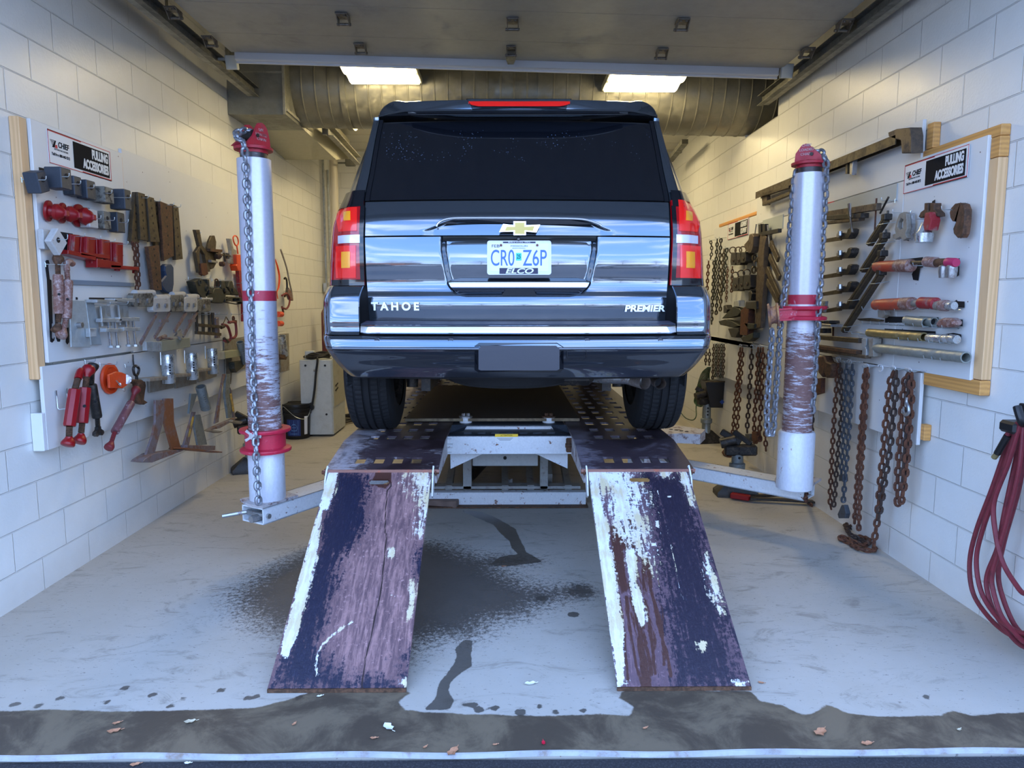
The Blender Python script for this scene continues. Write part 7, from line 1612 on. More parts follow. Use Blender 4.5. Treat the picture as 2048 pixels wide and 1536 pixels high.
# gas bottle
gy = 8.9; a = ony(643, 640, gy); b_ = ony(664, 640, gy); R = .12; cg = Vector((a.x+R, gy, 0))
t = thing('gas_cylinder', 'tall dark maroon gas cylinder standing behind the pale cabinet', 'gas cylinder', tuple(cg))
zt2 = ony(655, 612, gy).z
mesh(lambda mb: mb.lathe(cg, (0, 0, 1), [(0, .02), (0, R)]+[(zt2-.12, R)]+[(zt2-.12+.12*math.sin(math.pi/2*i/6), R*math.cos(math.pi/2*i/6)+.02*(i/6)) for i in range(1, 7)], 32), worn('maroon_cylinder_paint', (.13, .018, .03), (.20, .05, .06), .6, .1, 8, rough=.3), 'cylinder_body', parent=t)
mesh(lambda mb: mb.lathe(cg+Vector((0, 0, zt2)), (0, 0, 1), [(-.01, .028), (.02, .026), (.03, .012), (.07, .012), (.075, .02), (.09, .018)], 14), 'bronze', 'valve', parent=t)
# PVC pipe and conduits in the rear left corner
py_ = 9.4; a = ony(661, 400, py_); b_ = ony(677, 400, py_)
mesh(lambda mb: mb.cyl(((a.x+b_.x)/2, py_, 0), ((a.x+b_.x)/2, py_, 3.48), (b_.x-a.x)/2, n=28), flat('cream_pvc', (.60, .55, .44), .35), 'drain_pipe', 'thick cream plastic pipe standing in the rear left corner', 'pipe')
p = onx(645, 300, XL+.03); p2 = onx(634, 268, XL+.03)
mesh(lambda mb: mb.tube(smoothpath([Vector((XL+.03, p2.y-.12, p2.z+.02)), p2, Vector((XL+.03, p.y, p.z)), Vector((XL+.03, p.y, p.z-.2)), Vector((XL+.03, p.y, 1.72))], 6), .016, 10), 'galv', 'conduit', 'bent steel conduit running down the left wall by the corner', 'conduit')
p = onx(655.5, 340, XL+.03); mesh(lambda mb: mb.tube([Vector((XL+.03, p.y, p.z)), Vector((XL+.03, p.y, 1.5))], .016, 10), 'galv', 'conduit', 'second straight steel conduit beside the bent one', 'conduit')
q = onx(652, 575, XL+.04); mesh(lambda mb: mb.box(q, (.05, .10, .12), None, .004), 'galv', 'outlet_box', 'small steel outlet box at the end of the bent conduit', 'box')
q = onx(659, 577, XL+.05); mesh(lambda mb: mb.box(q, (.05, .14, .16), None, .004), 'whiteplastic', 'switch_box', 'small white switch box on the left wall beside the car', 'box')
# rear door track pieces seen under the duct
z_ = 3.18; a = onz(655, 262, z_); b_ = onz(712, 322, z_)
mesh(lambda mb: (mb.bar(a, b_, .012, .09), mb.bar(a+Vector((.03, 0, -.045)), b_+Vector((.03, 0, -.045)), .06, .008), mb.bar(a+Vector((.03, 0, .045)), b_+Vector((.03, 0, .045)), .06, .008)), 'galvpale', 'rear_door_track', 'rear overhead door track seen under the duct at left', 'door track')
mesh(lambda mb: (mb.bar(a+Vector((-.03, .03, .29)), a+Vector((-.03, .03, -.03)), .05, .05), mb.bar(a+Vector((-.12, .03, .28)), a+Vector((.05, .03, .28)), .04, .04)), 'ductdark', 'track_hanger', 'dark perforated hanger of the rear door track', 'bracket')
mesh(lambda mb: (mb.cyl(ony(646, 311, 9.3), ony(694, 313, 9.3), .018, n=10), mb.cyl(ony(676, 326, 9.3), ony(712, 326, 9.3), .012, n=8), mb.box(ony(701, 322, 9.3), (.13, .05, .13), None, .01)), 'galvdark', 'spring_shaft', 'rear door torsion shaft with end plate left of the car', 'shaft')
p = ony(1369, 300, 9.4)
mesh(lambda mb: (mb.box(p+Vector((.0, 0, .02)), (.16, .08, .14), rmat(0, 20, 0), .01), mb.bar(ony(1367, 262, 9.4), ony(1367, 292, 9.4), .05, .05), mb.bar(ony(1340, 320, 9.0), ony(1370, 283, 8.2), .07, .05)), 'galvdark', 'track_hanger', 'rear door hanger and motor box right of the car', 'bracket')
mesh(lambda mb: (mb.tube(smoothpath([ony(x, y, 9.5) for x, y in ((1362, 286), (1368, 285), (1373, 285), (1378, 284))], 4), .014, 8), mb.tube([ony(1366, 300, 9.4), ony(1367, 330, 9.4), ony(1366, 352, 9.4)], .016, 8)), 'galvdark', 'conduit', 'grey conduit and cord near the ceiling right of the car', 'conduit')
# =============== tools on the right wall ===============
M['redrusty'] = worn('rusty_red_barrel', (.42, .05, .025), (.24, .12, .09), .54, .07, 16, rough=.45); M['pinkred'] = flat('pink_red_cap', (.45, .03, .10), .4)
M['zincpipe'] = worn('grey_zinc_pipe', (.30, .32, .29), (.20, .21, .19), .55, .12, 12, metal=.5, rough=.35)
M['brasspipe'] = worn('brass_tinted_pipe', (.34, .27, .12), (.22, .17, .08), .55, .12, 10, metal=.7, rough=.3)
M['bronzedark'] = worn('dark_brown_steel', (.12, .085, .055), (.06, .045, .035), .52, .08, 22, metal=.4, rough=.5)
M['rustdk'] = worn('dark_rust_chain', (.045, .028, .022), (.10, .05, .03), .55, .08, 40, metal=.2, rough=.65)
r1 = crop(1380, 420, 5.483); r3 = crop(1600, 380, 4.52); r4 = crop(1780, 250, 5.69); r5 = crop(1700, 490, 4.953); r6 = crop(1360, 640, 5.12); r7 = crop(1600, 680, 3.49); r8 = crop(1900, 780, 2.844)
def R(px, d): return RW.P(px[0], px[1], d)
def P1(c, x, y): return c(x, y)[0]
# --- near board ---
def sil(pl, lab): poly(RW, pl, BD-.001, BD+.001, 'blackmatte', 'painted_outline', 'black painted tool outline '+lab+' on the right board', 'painted shape', bev=0)
t = thg(RW, P1(r4, 120, 1310), .12, 'pincer_clamp', 'rusty steel pincer clamp with oval opening, left on the near right board', 'clamp')
poly(RW, r4(50, 1190, 75, 1080, 105, 1010, 150, 990, 185, 1010, 195, 1180, 175, 1235, 198, 1285, 150, 1315, 112, 1275, 62, 1305, 30, 1288, 30, 1245, 62, 1238), .11, .135, 'pale2', 'front_jaw', '', '', [r4(85, 1160, 92, 1110, 118, 1060, 148, 1075, 146, 1170, 112, 1190)], .003, parent=t)
poly(RW, r4(180, 1000, 232, 1005, 245, 1120, 225, 1220, 205, 1310, 165, 1300, 190, 1200), .08, .105, 'steel', 'rear_jaw', '', '', bev=.003, parent=t)
sil(r4(225, 1000, 245, 1010, 256, 1130, 232, 1220, 206, 1322, 190, 1310), 'behind the rusty pincer clamp')
hook(RW, P1(r4, 42, 1000), .16, 'peg hook carrying the rusty pincer clamp')
t = thg(RW, P1(r4, 400, 1340), .14, 'swivel_hook', 'brown and red swivel pulley hook with silver cup below', 'hook')
poly(RW, r4(388, 888, 432, 885, 430, 980, 452, 975, 455, 890, 502, 888, 500, 960, 540, 1000, 545, 1040, 480, 1050, 440, 1030, 340, 1060, 320, 1045, 345, 990, 385, 960), .09, .13, 'rust2', 'yoke', '', '', bev=.004, parent=t)
poly(RW, r4(395, 1000, 445, 990, 470, 1080, 440, 1200, 385, 1200, 370, 1140), .11, .16, 'redworn', 'red_body', '', '', bev=.005, parent=t)
mesh(lambda mb: mb.lathe(R(P1(r4, 385, 1335), .14), (0, 0, 1), [(0, .040), (.045, .043), (.06, .030), (.085, .020), (.10, .018)], 24), 'galvpipe', 'cup', parent=t)
sil(r4(478, 870, 510, 850, 505, 900, 548, 960, 556, 1020, 540, 1055, 500, 1060, 495, 1140, 470, 1150, 480, 1040), 'around the brown swivel hook')
hook(RW, P1(r4, 262, 1072), .20, 'long peg hook through the brown swivel pulley hook')
poly(RW, r4(680, 1060, 672, 1000, 690, 940, 730, 895, 790, 885, 835, 900, 855, 960, 850, 1100, 830, 1240, 805, 1285, 760, 1285, 720, 1240, 712, 1180, 745, 1100, 765, 1010, 735, 1100, 700, 1095), .10, .135, 'rust2', 'forged_hook', 'large brown forged hook shaped like a seven on near right board', 'hook', bev=.005)
sil(r4(800, 882, 850, 900, 874, 960, 868, 1120, 842, 1260, 800, 1292, 820, 1200, 845, 1000), 'behind the brown forged hook')
hook(RW, P1(r4, 600, 965), .18, 'peg hook of the large brown forged hook')
def ram(y0, lab, c, segs, caps):
    t = thg(RW, P1(c, segs[0][0], y0), .13, 'hydraulic_ram', lab, 'ram')
    for (x0, x1, ya, yb, r, m_, nm) in segs:
        a, b_ = R(P1(c, x0, ya), .13), R(P1(c, x1, yb), .13); L = (b_-a).length
        mesh(lambda mb: mb.lathe(a, b_-a, [(0, r*.8), (.006, r), (L-.006, r), (L, r*.85)], 20), m_, nm, parent=t)
    return t
t = ram(200, 'red hydraulic ram with steel rod and red cap, upper one', r5, [(262, 500, 215, 205, .031, 'redrusty', 'red_barrel'), (470, 610, 205, 205, .034, 'rustpink', 'collar'), (590, 755, 175, 172, .010, 'bronze', 'rod'), (750, 860, 165, 172, .026, 'rustpink', 'head'), (850, 965, 175, 172, .020, 'rust2', 'head'), (958, 1055, 170, 175, .022, 'pinkred', 'red_cap')], None)
for x, y0, y1 in ((925, 225, 325), (1005, 212, 325)): mesh(lambda mb: mb.lathe(R(P1(r5, x, y1), .13), (0, 0, 1), [(0, .020), (.03, .024), (.055, .024), (.06, .020)], 18), 'steel', 'socket', parent=t)
ram(590, 'red hydraulic ram with rusty scissor coupling, lower one', r5, [(250, 330, 592, 590, .030, 'redrusty', 'red_barrel'), (315, 530, 590, 582, .032, 'redrusty', 'red_barrel'), (520, 625, 582, 580, .034, 'rustpink', 'collar'), (620, 710, 578, 575, .016, 'pale2', 'rod'), (700, 860, 572, 580, .030, 'redworn', 'coupling'), (850, 940, 600, 605, .022, 'pale2', 'sleeve'), (900, 970, 598, 602, .027, 'rustpink', 'collar'), (965, 1035, 602, 602, .021, 'galvpipe', 'end_plug')], None)
sil(r5(462, 148, 590, 135, 720, 120, 720, 222, 660, 228, 690, 232, 672, 352, 625, 345, 612, 290, 640, 235, 590, 230), 'behind the upper red ram')
sil(r5(1030, 138, 1082, 130, 1075, 300, 1045, 318, 1058, 210), 'right of the upper red ram'); sil(r5(975, 565, 1040, 555, 1052, 543, 1062, 556, 1130, 560, 1130, 620, 985, 615), 'right of the lower red ram')
sil(r5(347, 708, 632, 712, 632, 770, 347, 770), 'left of the short grey pipes'); sil(r5(705, 710, 872, 716, 875, 770, 705, 760), 'above the second short pipe'); sil(r5(1015, 740, 1112, 738, 1112, 805, 1015, 800), 'right of the rusty clevis')
sil(r5(342, 828, 842, 855, 842, 915, 745, 920, 342, 850), 'above the brass coloured pipe'); sil(r5(945, 882, 1020, 870, 1098, 885, 1098, 940, 1065, 960), 'right of the pair of steel plugs'); sil(r5(330, 980, 1172, 1062, 1172, 1120, 1160, 1150, 1130, 1075, 330, 1010), 'above the long grey pipe'); sil(r5(272, 925, 310, 915, 312, 960, 290, 1010, 300, 1090, 235, 1090, 235, 1050), 'left of the long grey pipe')
def pipe(c, x0, y0, x1, y1, r, mt, lab, d=.115, open_=True):
    a, b_ = R(P1(c, x0, y0), d), R(P1(c, x1, y1), d); L = (b_-a).length; t = thing('steel_pipe', lab, 'pipe', tuple(a))
    mesh(lambda mb: mb.lathe(a, b_-a, [(0, .001), (0, r), (L, r), (L, r-.006), (L*.8, r-.006)] if open_ else [(0, r*.9), (.005, r), (L-.005, r), (L, r*.9)], 24, not open_), mt, 'tube', parent=t)
    if open_: mesh(lambda mb: mb.cyl(a+(b_-a)*.82, a+(b_-a)*.83, r-.005, n=20), 'blackmatte', 'bore', parent=t)
    return t
pipe(r5, 560, 745, 755, 768, .025, 'zincpipe', 'short grey zinc pipe, nearer of the pair on the hook row', .12); pipe(r5, 700, 748, 835, 760, .023, 'zincpipe', 'short grey zinc pipe tucked behind its twin', .10)
pipe(r5, 190, 868, 735, 912, .024, 'brasspipe', 'brass coloured steel pipe on hooks, middle of the near board', .115)
pipe(r5, 262, 1020, 1150, 1115, .027, 'zincpipe', 'long grey zinc pipe at the bottom of the near right board', .115)
for (x0, x1, dy, w_) in ((775, 930, 0, 'left'), (925, 995, 8, 'middle'), (990, 1062, 8, 'right')): pipe(r5, x0, 918+dy, x1, 930+dy, .022, 'galvpipe', 'shiny solid steel plug right of the brass coloured pipe, %s one' % w_, .115, False)
poly(RW, r5(838, 775, 865, 740, 920, 720, 985, 722, 1020, 750, 1018, 790, 985, 815, 900, 818, 850, 810), .09, .14, 'rustpink', 'rusty_clevis', 'lumpy red brown rusty clevis right of the short pipes', 'clevis', bev=.010)
poly(RW, r5(272, 645, 335, 642, 350, 690, 318, 725, 275, 712), .10, .13, 'pale2', 'worn_blade', 'small worn steel blade hanging below lower red ram', 'blade')
poly(RW, r5(55, 730, 180, 722, 300, 742, 295, 758, 180, 755, 90, 748), .08, .105, 'bronze', 'spindle', 'slim brown steel spindle left of the short pipes', 'spindle', bev=.003)
for i, (x0, y0, x1, y1) in enumerate(((755, 205, 1085, 208), (230, 635, 600, 655), (570, 632, 1100, 642), (230, 780, 640, 800), (660, 800, 1090, 828), (60, 855, 215, 905), (600, 942, 1065, 972), (870, 1125, 1060, 1152))):
    a, b_ = R(P1(r5, x0, y0), BD+.002), R(P1(r5, x1, y1), BD+.002); mb = MB(); mb.tube([a, b_], .0022, 6)
    for q in np.linspace(.05, .95, 3 if x1-x0 < 400 else 5): c_ = a+(b_-a)*q; mb.tube([c_, c_+RW.n*.075, c_+RW.n*.08+Vector((0, 0, .016))], .0024, 6)
    o = mb.build('hook_rail', M['wire']); tag(o, 'zinc wire hook rail on the near right board, %s row' % ('first', 'second left', 'second right', 'third left', 'third right', 'fourth left', 'fourth right', 'bottom')[i], 'hook')
# --- measuring rail on the top board ---
t = thg(RW, P1(r2, 200, 850), .12, 'measuring_rail', 'long brown measuring rail along the top board of the right wall', 'rail')
A, B = R(P1(r2, 190, 850), .12), R(P1(r2, 1640, 260), .12)
mesh(lambda mb: (mb.bar(A, B, .05, .012), mb.bar(A+Vector((.022, 0, -.022)), B+Vector((.022, 0, -.022)), .006, .05), mb.bar(A+Vector((-.022, 0, -.022)), B+Vector((-.022, 0, -.022)), .006, .05)), 'bronze', 'channel', parent=t)
poly(RW, r2(1515, 230, 1600, 195, 1640, 190, 1680, 185, 1740, 178, 1755, 260, 1752, 440, 1655, 445, 1645, 310, 1560, 290, 1520, 270), .08, .145, 'bronzedark', 'end_block', '', '', bev=.003, parent=t)
sil(r2(1742, 180, 1775, 178, 1760, 400, 1752, 440), 'beside the measuring rail end block')
poly(RW, r2(1078, 495, 1100, 495, 1100, 655, 1078, 655), .10, .13, 'bronze', 'slider_leg', 'brown slider leg under the measuring rail', 'slider'); poly(RW, r2(1125, 490, 1160, 488, 1145, 665, 1120, 660), .10, .13, 'steel', 'slider_leg', 'bright steel slider leg under the measuring rail', 'slider')
for (x0, y0, x1, y1, w_) in ((215, 875, 520, 780, 'upper'), (245, 965, 530, 850, 'lower')):
    mesh(lambda mb: mb.bar(R(P1(r2, x0, y0), .13), R(P1(r2, x1, y1), .13), .03, .028, bv=.003), 'bronze', 'short_rail', 'short brown rail under the far end of the measuring rail, %s one' % w_, 'rail')
poly(RW, r2(220, 880, 275, 875, 275, 975, 230, 975), .09, .12, 'bronzedark', 'rail_bracket', 'dark bracket at the far end of the measuring rail', 'bracket')
# --- middle board gauges ---
for (x0, y0, x1, y1, w, h, mt, lab) in ((232, 225, 715, 150, .03, .04, 'bronzedark', 'dark brown gauge rail at the top of the middle board'), (232, 255, 590, 230, .05, .03, 'dark', 'black square tube under the dark gauge rail'), (225, 300, 560, 262, .04, .02, 'bronzedark', 'third thin dark rail of the middle board')):
    mesh(lambda mb: mb.bar(R(P1(r3, x0, y0), .13), R(P1(r3, x1, y1), .13), w, h, bv=.003), mt, 'gauge_rail', lab, 'rail')
mesh(lambda mb: (mb.cyl(R(P1(r3, 447, 125), .17), R(P1(r3, 455, 240), .17), .011, n=12), mb.cyl(R(P1(r3, 455, 240), .17), R(P1(r3, 470, 385), .17), .007, n=12)), 'chrome', 'chrome_rod', 'bright chrome rod hanging across the dark gauge rail', 'rod')
mesh(lambda mb: mb.cyl(R(P1(r3, 692, 75), .12), R(P1(r3, 675, 380), .12), .005, n=8), 'rust', 'thin_rod', 'thin rusty rod left of the slanting bars', 'rod')
mesh(lambda mb: mb.cyl(R(P1(r3, 800, 65), .13), R(P1(r3, 725, 210), .12), .006, n=8), 'dark', 'thin_rod', 'thin black rod hanging above the slanting bars', 'rod')
hook(RW, P1(r3, 745, 98), .14, 'peg hook at the top of the thin black rod')
for i, (x0, y0, x1, y1, w_) in enumerate(((630, 490, 782, 262, 'shortest, uppermost'), (572, 730, 765, 430, 'second from the top'), (455, 1030, 745, 590, 'third from the top'), (400, 1275, 735, 760, 'longest, lowest'))):
    a, b_ = R(P1(r3, x0, y0), .13), R(P1(r3, x1, y1), .13); t = thing('extension_bar', 'slanting brown square bar on hooks, %s of four' % w_, 'bar', tuple(a))
    mesh(lambda mb: (mb.bar(a, b_, .034, .034, up=RW.n, bv=.003), mb.bar(a+RW.n*.018, b_+RW.n*.018, .010, .006, up=RW.n)), 'bronze', 'bar_body', parent=t)
    mesh(lambda mb: (mb.box(b_+Vector((0, 0, .01)), (.045, .045, .035), None, .004), mb.cyl(b_+Vector((0, -.01, .02)), b_+Vector((0, -.01, .045)), .006, n=6)), 'dark', 'end_clamp', parent=t)
    for f_ in (.12, .88): c_ = a+(b_-a)*f_; mesh(lambda mb: mb.tube([c_-RW.n*.06+Vector((0, -.025, 0)), c_+RW.n*.02+Vector((0, -.03, -.012)), c_+RW.n*.02+Vector((0, .03, -.012))], .0024, 6), 'wire', 'peg_hook', 'peg hook at the %s end of the slanting bar, %s' % ('lower' if f_ < .5 else 'upper', w_), 'hook')
for i, (y, xe, ye, dx) in enumerate(((450, 445, 345, 0), (625, 470, 505, 1), (775, 460, 670, 1), (930, 478, 835, 0), (1085, 455, 1000, 0))):
    w_ = ('top', 'second', 'third', 'fourth', 'bottom')[i]; t = thg(RW, P1(r3, 215, y), .12, 'pointer_gauge', 'thin brown pointer gauge bar with clamp head, %s of five by the right column' % w_, 'gauge')
    mesh(lambda mb: (mb.bar(R(P1(r3, 205, y+12), .12), R(P1(r3, 400, y-22), .12), .018, .022, bv=.002), mb.bar(R(P1(r3, 215, y+22), .13), R(P1(r3, 375, y), .13), .008, .008)), 'bronze', 'gauge_bar', parent=t)
    poly(RW, r3(375, y-20, 372, y-55, 395, y-65, 420, y-60, 430, y-95, 445, y-105, 465, y-95, 460, y-60, 445, y-30, 430, y-10, 390, y-5), .09, .14, 'dark', 'clamp_head', '', '', bev=.003, parent=t)
    mesh(lambda mb: (mb.cyl(R(P1(r3, 362, y-35), .15), R(P1(r3, 362, y-75), .15), .014, n=8), mb.box(R(P1(r3, 362, y-40), .13), (.03, .04, .03), None, .004)), 'steel', 'lock_screw', parent=t)
mesh(lambda mb: (mb.prism(star(R(P1(r3, 240, 1050), .17), RW.n, .018, .04, .01), RW.n*.02), mb.cyl(R(P1(r3, 190, 1055), .15), R(P1(r3, 235, 1050), .15), .012, n=10)), 'steel', 'star_knob', 'grey steel star knob beside the right column', 'knob')
for (pl, d1, mt, nm, lab) in ((r3(160, 1205, 275, 1215, 278, 1238, 160, 1230), .16, 'steel', 'gauge_block', 'steel gauge bracket right of the column'), (r3(165, 1180, 215, 1185, 215, 1210, 262, 1180, 265, 1205, 165, 1215), .15, 'dark', 'gauge_block', 'black gauge clamp right of the column'), (r3(165, 1250, 205, 1250, 205, 1295, 165, 1290), .14, 'dark', 'gauge_block', 'small black block under the gauge bracket')): poly(RW, pl, .08, d1, mt, nm, lab, 'gauge')
poly(RW, r3(278, 1225, 298, 1222, 296, 1320, 290, 1320, 290, 1235, 278, 1238), .07, .08, 'rust', 'thin_bracket', 'thin brown angle bracket under the star knob', 'bracket')
for (x0, y0, x1, y1, w, h, mt, lab) in ((155, 1330, 550, 1362, .03, .03, 'bronze', 'long brown tube at the foot of the middle board, upper'), (150, 1415, 545, 1470, .05, .025, 'rust2', 'long brown channel at the foot of middle board, middle one'), (150, 1445, 620, 1510, .035, .02, 'bronzedark', 'long dark channel at the foot of middle board, lowest')):
    mesh(lambda mb: mb.bar(R(P1(r3, x0, y0), .13), R(P1(r3, x1, y1), .13), w, h, bv=.003), mt, 'long_tube', lab, 'tube')
for x, w_ in ((578, 'brighter'), (640, 'duller')): poly(RW, r3(x-22, 1345, x+22, 1340, x+20, 1400, x+10, 1420, x+22, 1440, x+20, 1505, x-24, 1508, x-15, 1440, x-22, 1400), .09, .14, 'galv' if x < 600 else 'pale2', 'channel_bracket', 'upright %s steel bracket at the foot of the middle board' % w_, 'bracket')
# left of the right column: slanting angle bars on the middle board
for i, (x0, y0, x1, y1) in enumerate(((885, 360, 970, 545), (875, 505, 985, 750), (850, 645, 985, 960), (850, 780, 975, 1020))):
    mesh(lambda mb: mb.bar(R(P1(r1, x0, y0), .12), R(P1(r1, x1, y1), .12), .05, .02, up=RW.n, bv=.002), 'bronze', 'angle_bar', 'slanting khaki angle bar left of the right column, %s from top' % ('first', 'second', 'third', 'fourth')[i], 'bar')
mesh(lambda mb: mb.bar(R(P1(r1, 800, 262), .12), R(P1(r1, 985, 225), .12), .03, .03), 'dark', 'gauge_rail', 'dark gauge rail left of the right column near the top', 'rail')
# --- far board ---
poly(RW, r1(770, 262, 812, 258, 838, 300, 815, 420, 800, 620, 815, 700, 790, 1000, 770, 1290, 712, 1300, 722, 900, 735, 560), .09, .13, 'bronzedark', 'long_lever', 'tall dark brown curved lever on the far right board', 'lever', bev=.004)
poly(RW, r1(842, 280, 862, 285, 850, 700, 800, 1050, 780, 1290, 765, 1290, 790, 900, 825, 600), .07, .09, 'blackmatte', 'dark_strap', 'black strap hanging behind the tall brown lever', 'strap')
ffs = [(226, 340, 240, 440, 220, 560, .036, .0062, 'dark', 1, 'single dark chain at the far edge of far board'), (205, 560, 190, 800, 175, 1230, .038, .0075, 'rust', 0, 'long rusty chain at the far edge of the far board'), (300, 320, 285, 600, 262, 1000, .036, .0075, 'olive', 0, 'dark olive chain, first of the tight bundle'), (340, 315, 320, 620, 285, 1150, .036, .0075, 'dark', 1, 'dark chain, second of the tight bundle'),
       (375, 430, 350, 700, 330, 1130, .038, .0075, 'bronze', 0, 'brown chain, third of the tight bundle'), (405, 420, 385, 640, 365, 900, .038, .0075, 'olive', 1, 'olive chain, fourth of the tight bundle'), (265, 560, 250, 900, 235, 1280, .036, .0075, 'dark', 1, 'dark chain hanging lowest of the tight bundle'), (718, 300, 708, 520, 695, 720, .05, .009, 'bronze', 0, 'large linked brown chain right of the black pads'),
       (755, 520, 750, 640, 742, 730, .04, .008, 'bronze', 1, 'short brown chain by the tall lever'), (690, 740, 705, 810, 715, 870, .03, .006, 'dark', 0, 'short black chain tail by the tall lever'), (465, 620, 460, 800, 452, 930, .03, .006, 'rust', 0, 'thin rusty chain left of the black pads'), (415, 620, 405, 820, 398, 1010, .026, .005, 'rust', 0, 'thinnest rusty chain beside the bundle')]
for (x0, y0, x1, y1, x2, y2, pt, rr_, mt, ph, lab) in ffs:
    hung('hanging_chain', lab, RW, r1(x0, y0, x1, y1, x2, y2), .12, pt, rr_, mt, ph, n=8, k=4, side=(.4, 1, 0))
for i, (x, y, w, h, lab) in enumerate(((470, 535, 60, 140, 'left upper'), (530, 535, 50, 140, 'middle upper'), (580, 520, 55, 120, 'right upper'), (495, 815, 75, 150, 'left lower'), (560, 800, 50, 160, 'middle lower'), (622, 790, 85, 160, 'right lower'))):
    t = thg(RW, P1(r1, x, y+h/2), .12, 'rubber_pad', 'black clamp pad on a loop at the far board, %s one' % lab, 'pad')
    poly(RW, r1(x-w*.35, y-h/2, x+w*.4, y-h/2, x+w/2, y+h*.35, x+w*.3, y+h/2, x-w*.4, y+h/2, x-w*.5, y+h*.2), .09, .16, 'dark', 'pad_body', '', '', bev=.005, parent=t)
    mesh(lambda mb: (mb.torus(R(P1(r1, x, y-h/2-22), .12), (.3, 1, 0), .030, .006, 18, 6), mb.torus(R(P1(r1, x, y+h*.15), .165), (1, 0, 0), .012, .004, 14, 5)), 'bronzedark', 'loop', parent=t)
poly(RW, r1(605, 440, 590, 380, 640, 320, 650, 265, 680, 258, 695, 290, 690, 400, 670, 470, 640, 475), .10, .16, 'bronzedark', 'cast_hook', 'brown cast hook above the black pads on the far board', 'hook', bev=.006)
poly(RW, r1(655, 470, 678, 470, 678, 560, 655, 560), .08, .10, 'blackmatte', 'black_plate', 'narrow black plate under the brown cast hook', 'plate')
for i, (pl, mt, lab) in enumerate(((r1(555, 1100, 600, 1060, 640, 1090, 625, 1380, 545, 1370), 'rustdark', 'dark brown steel column piece low on the far board'), (r1(610, 1005, 725, 1000, 728, 1085, 605, 1085), 'dark', 'black square tube end on the far board'), (r1(345, 1190, 400, 1130, 470, 1060, 540, 1080, 560, 1110, 520, 1160, 440, 1180), 'olive', 'olive toothed clamp, upper'), (r1(310, 1220, 380, 1200, 460, 1220, 545, 1270, 470, 1290, 330, 1260), 'olive', 'olive toothed clamp, lower'),
        (r1(415, 1300, 530, 1290, 535, 1330, 495, 1400, 450, 1395), 'dark', 'dark stepped block low on the far board'), (r1(585, 1235, 705, 1250, 700, 1300, 640, 1310), 'olive', 'olive wedge plate low on the far board'), (r1(550, 1400, 690, 1345, 690, 1400, 640, 1440, 580, 1445), 'olive', 'olive tray shaped clamp at the bottom of the far board'), (r1(480, 1000, 530, 990, 535, 1060, 475, 1060), 'galv', 'small pale shackle in the middle of the far board'), (r1(640, 900, 665, 880, 680, 920, 668, 990, 640, 995), 'dark', 'oval black ring plate on the far board'), (r1(365, 1050, 390, 1040, 410, 1090, 395, 1130, 365, 1130), 'dark', 'round black plate under the chains'))):
    if mt == 'rustdark': mt = 'rust'
    poly(RW, pl, .09, .15, mt, ('steel_piece', 'tube_end', 'toothed_clamp', 'toothed_clamp', 'stepped_block', 'wedge_plate', 'tray_clamp', 'shackle', 'ring_plate', 'round_plate')[i], lab if 'far board' in lab else lab+' low on the far right board', 'tool', bev=.004)
mesh(lambda mb: [mb.cyl(R(P1(r1, x, y), .12), R(P1(r1, x+d_, y2), .12), r_, n=8) for (x, y, d_, y2, r_) in ((728, 155, -20, 290, .006), (852, 165, 20, 400, .006))], 'steel', 'thin_levers', 'pair of thin steel rods flanking the slotted plates, far board', 'rods')
for x, w_ in ((762, 'left'), (808, 'right')): poly(RW, r1(x-14, 160, x+14, 152, x+14, 260, x-14, 300), .09, .12, 'dark', 'slotted_plate', 'dark slotted plate at the top of far board, %s one' % w_, 'plate')
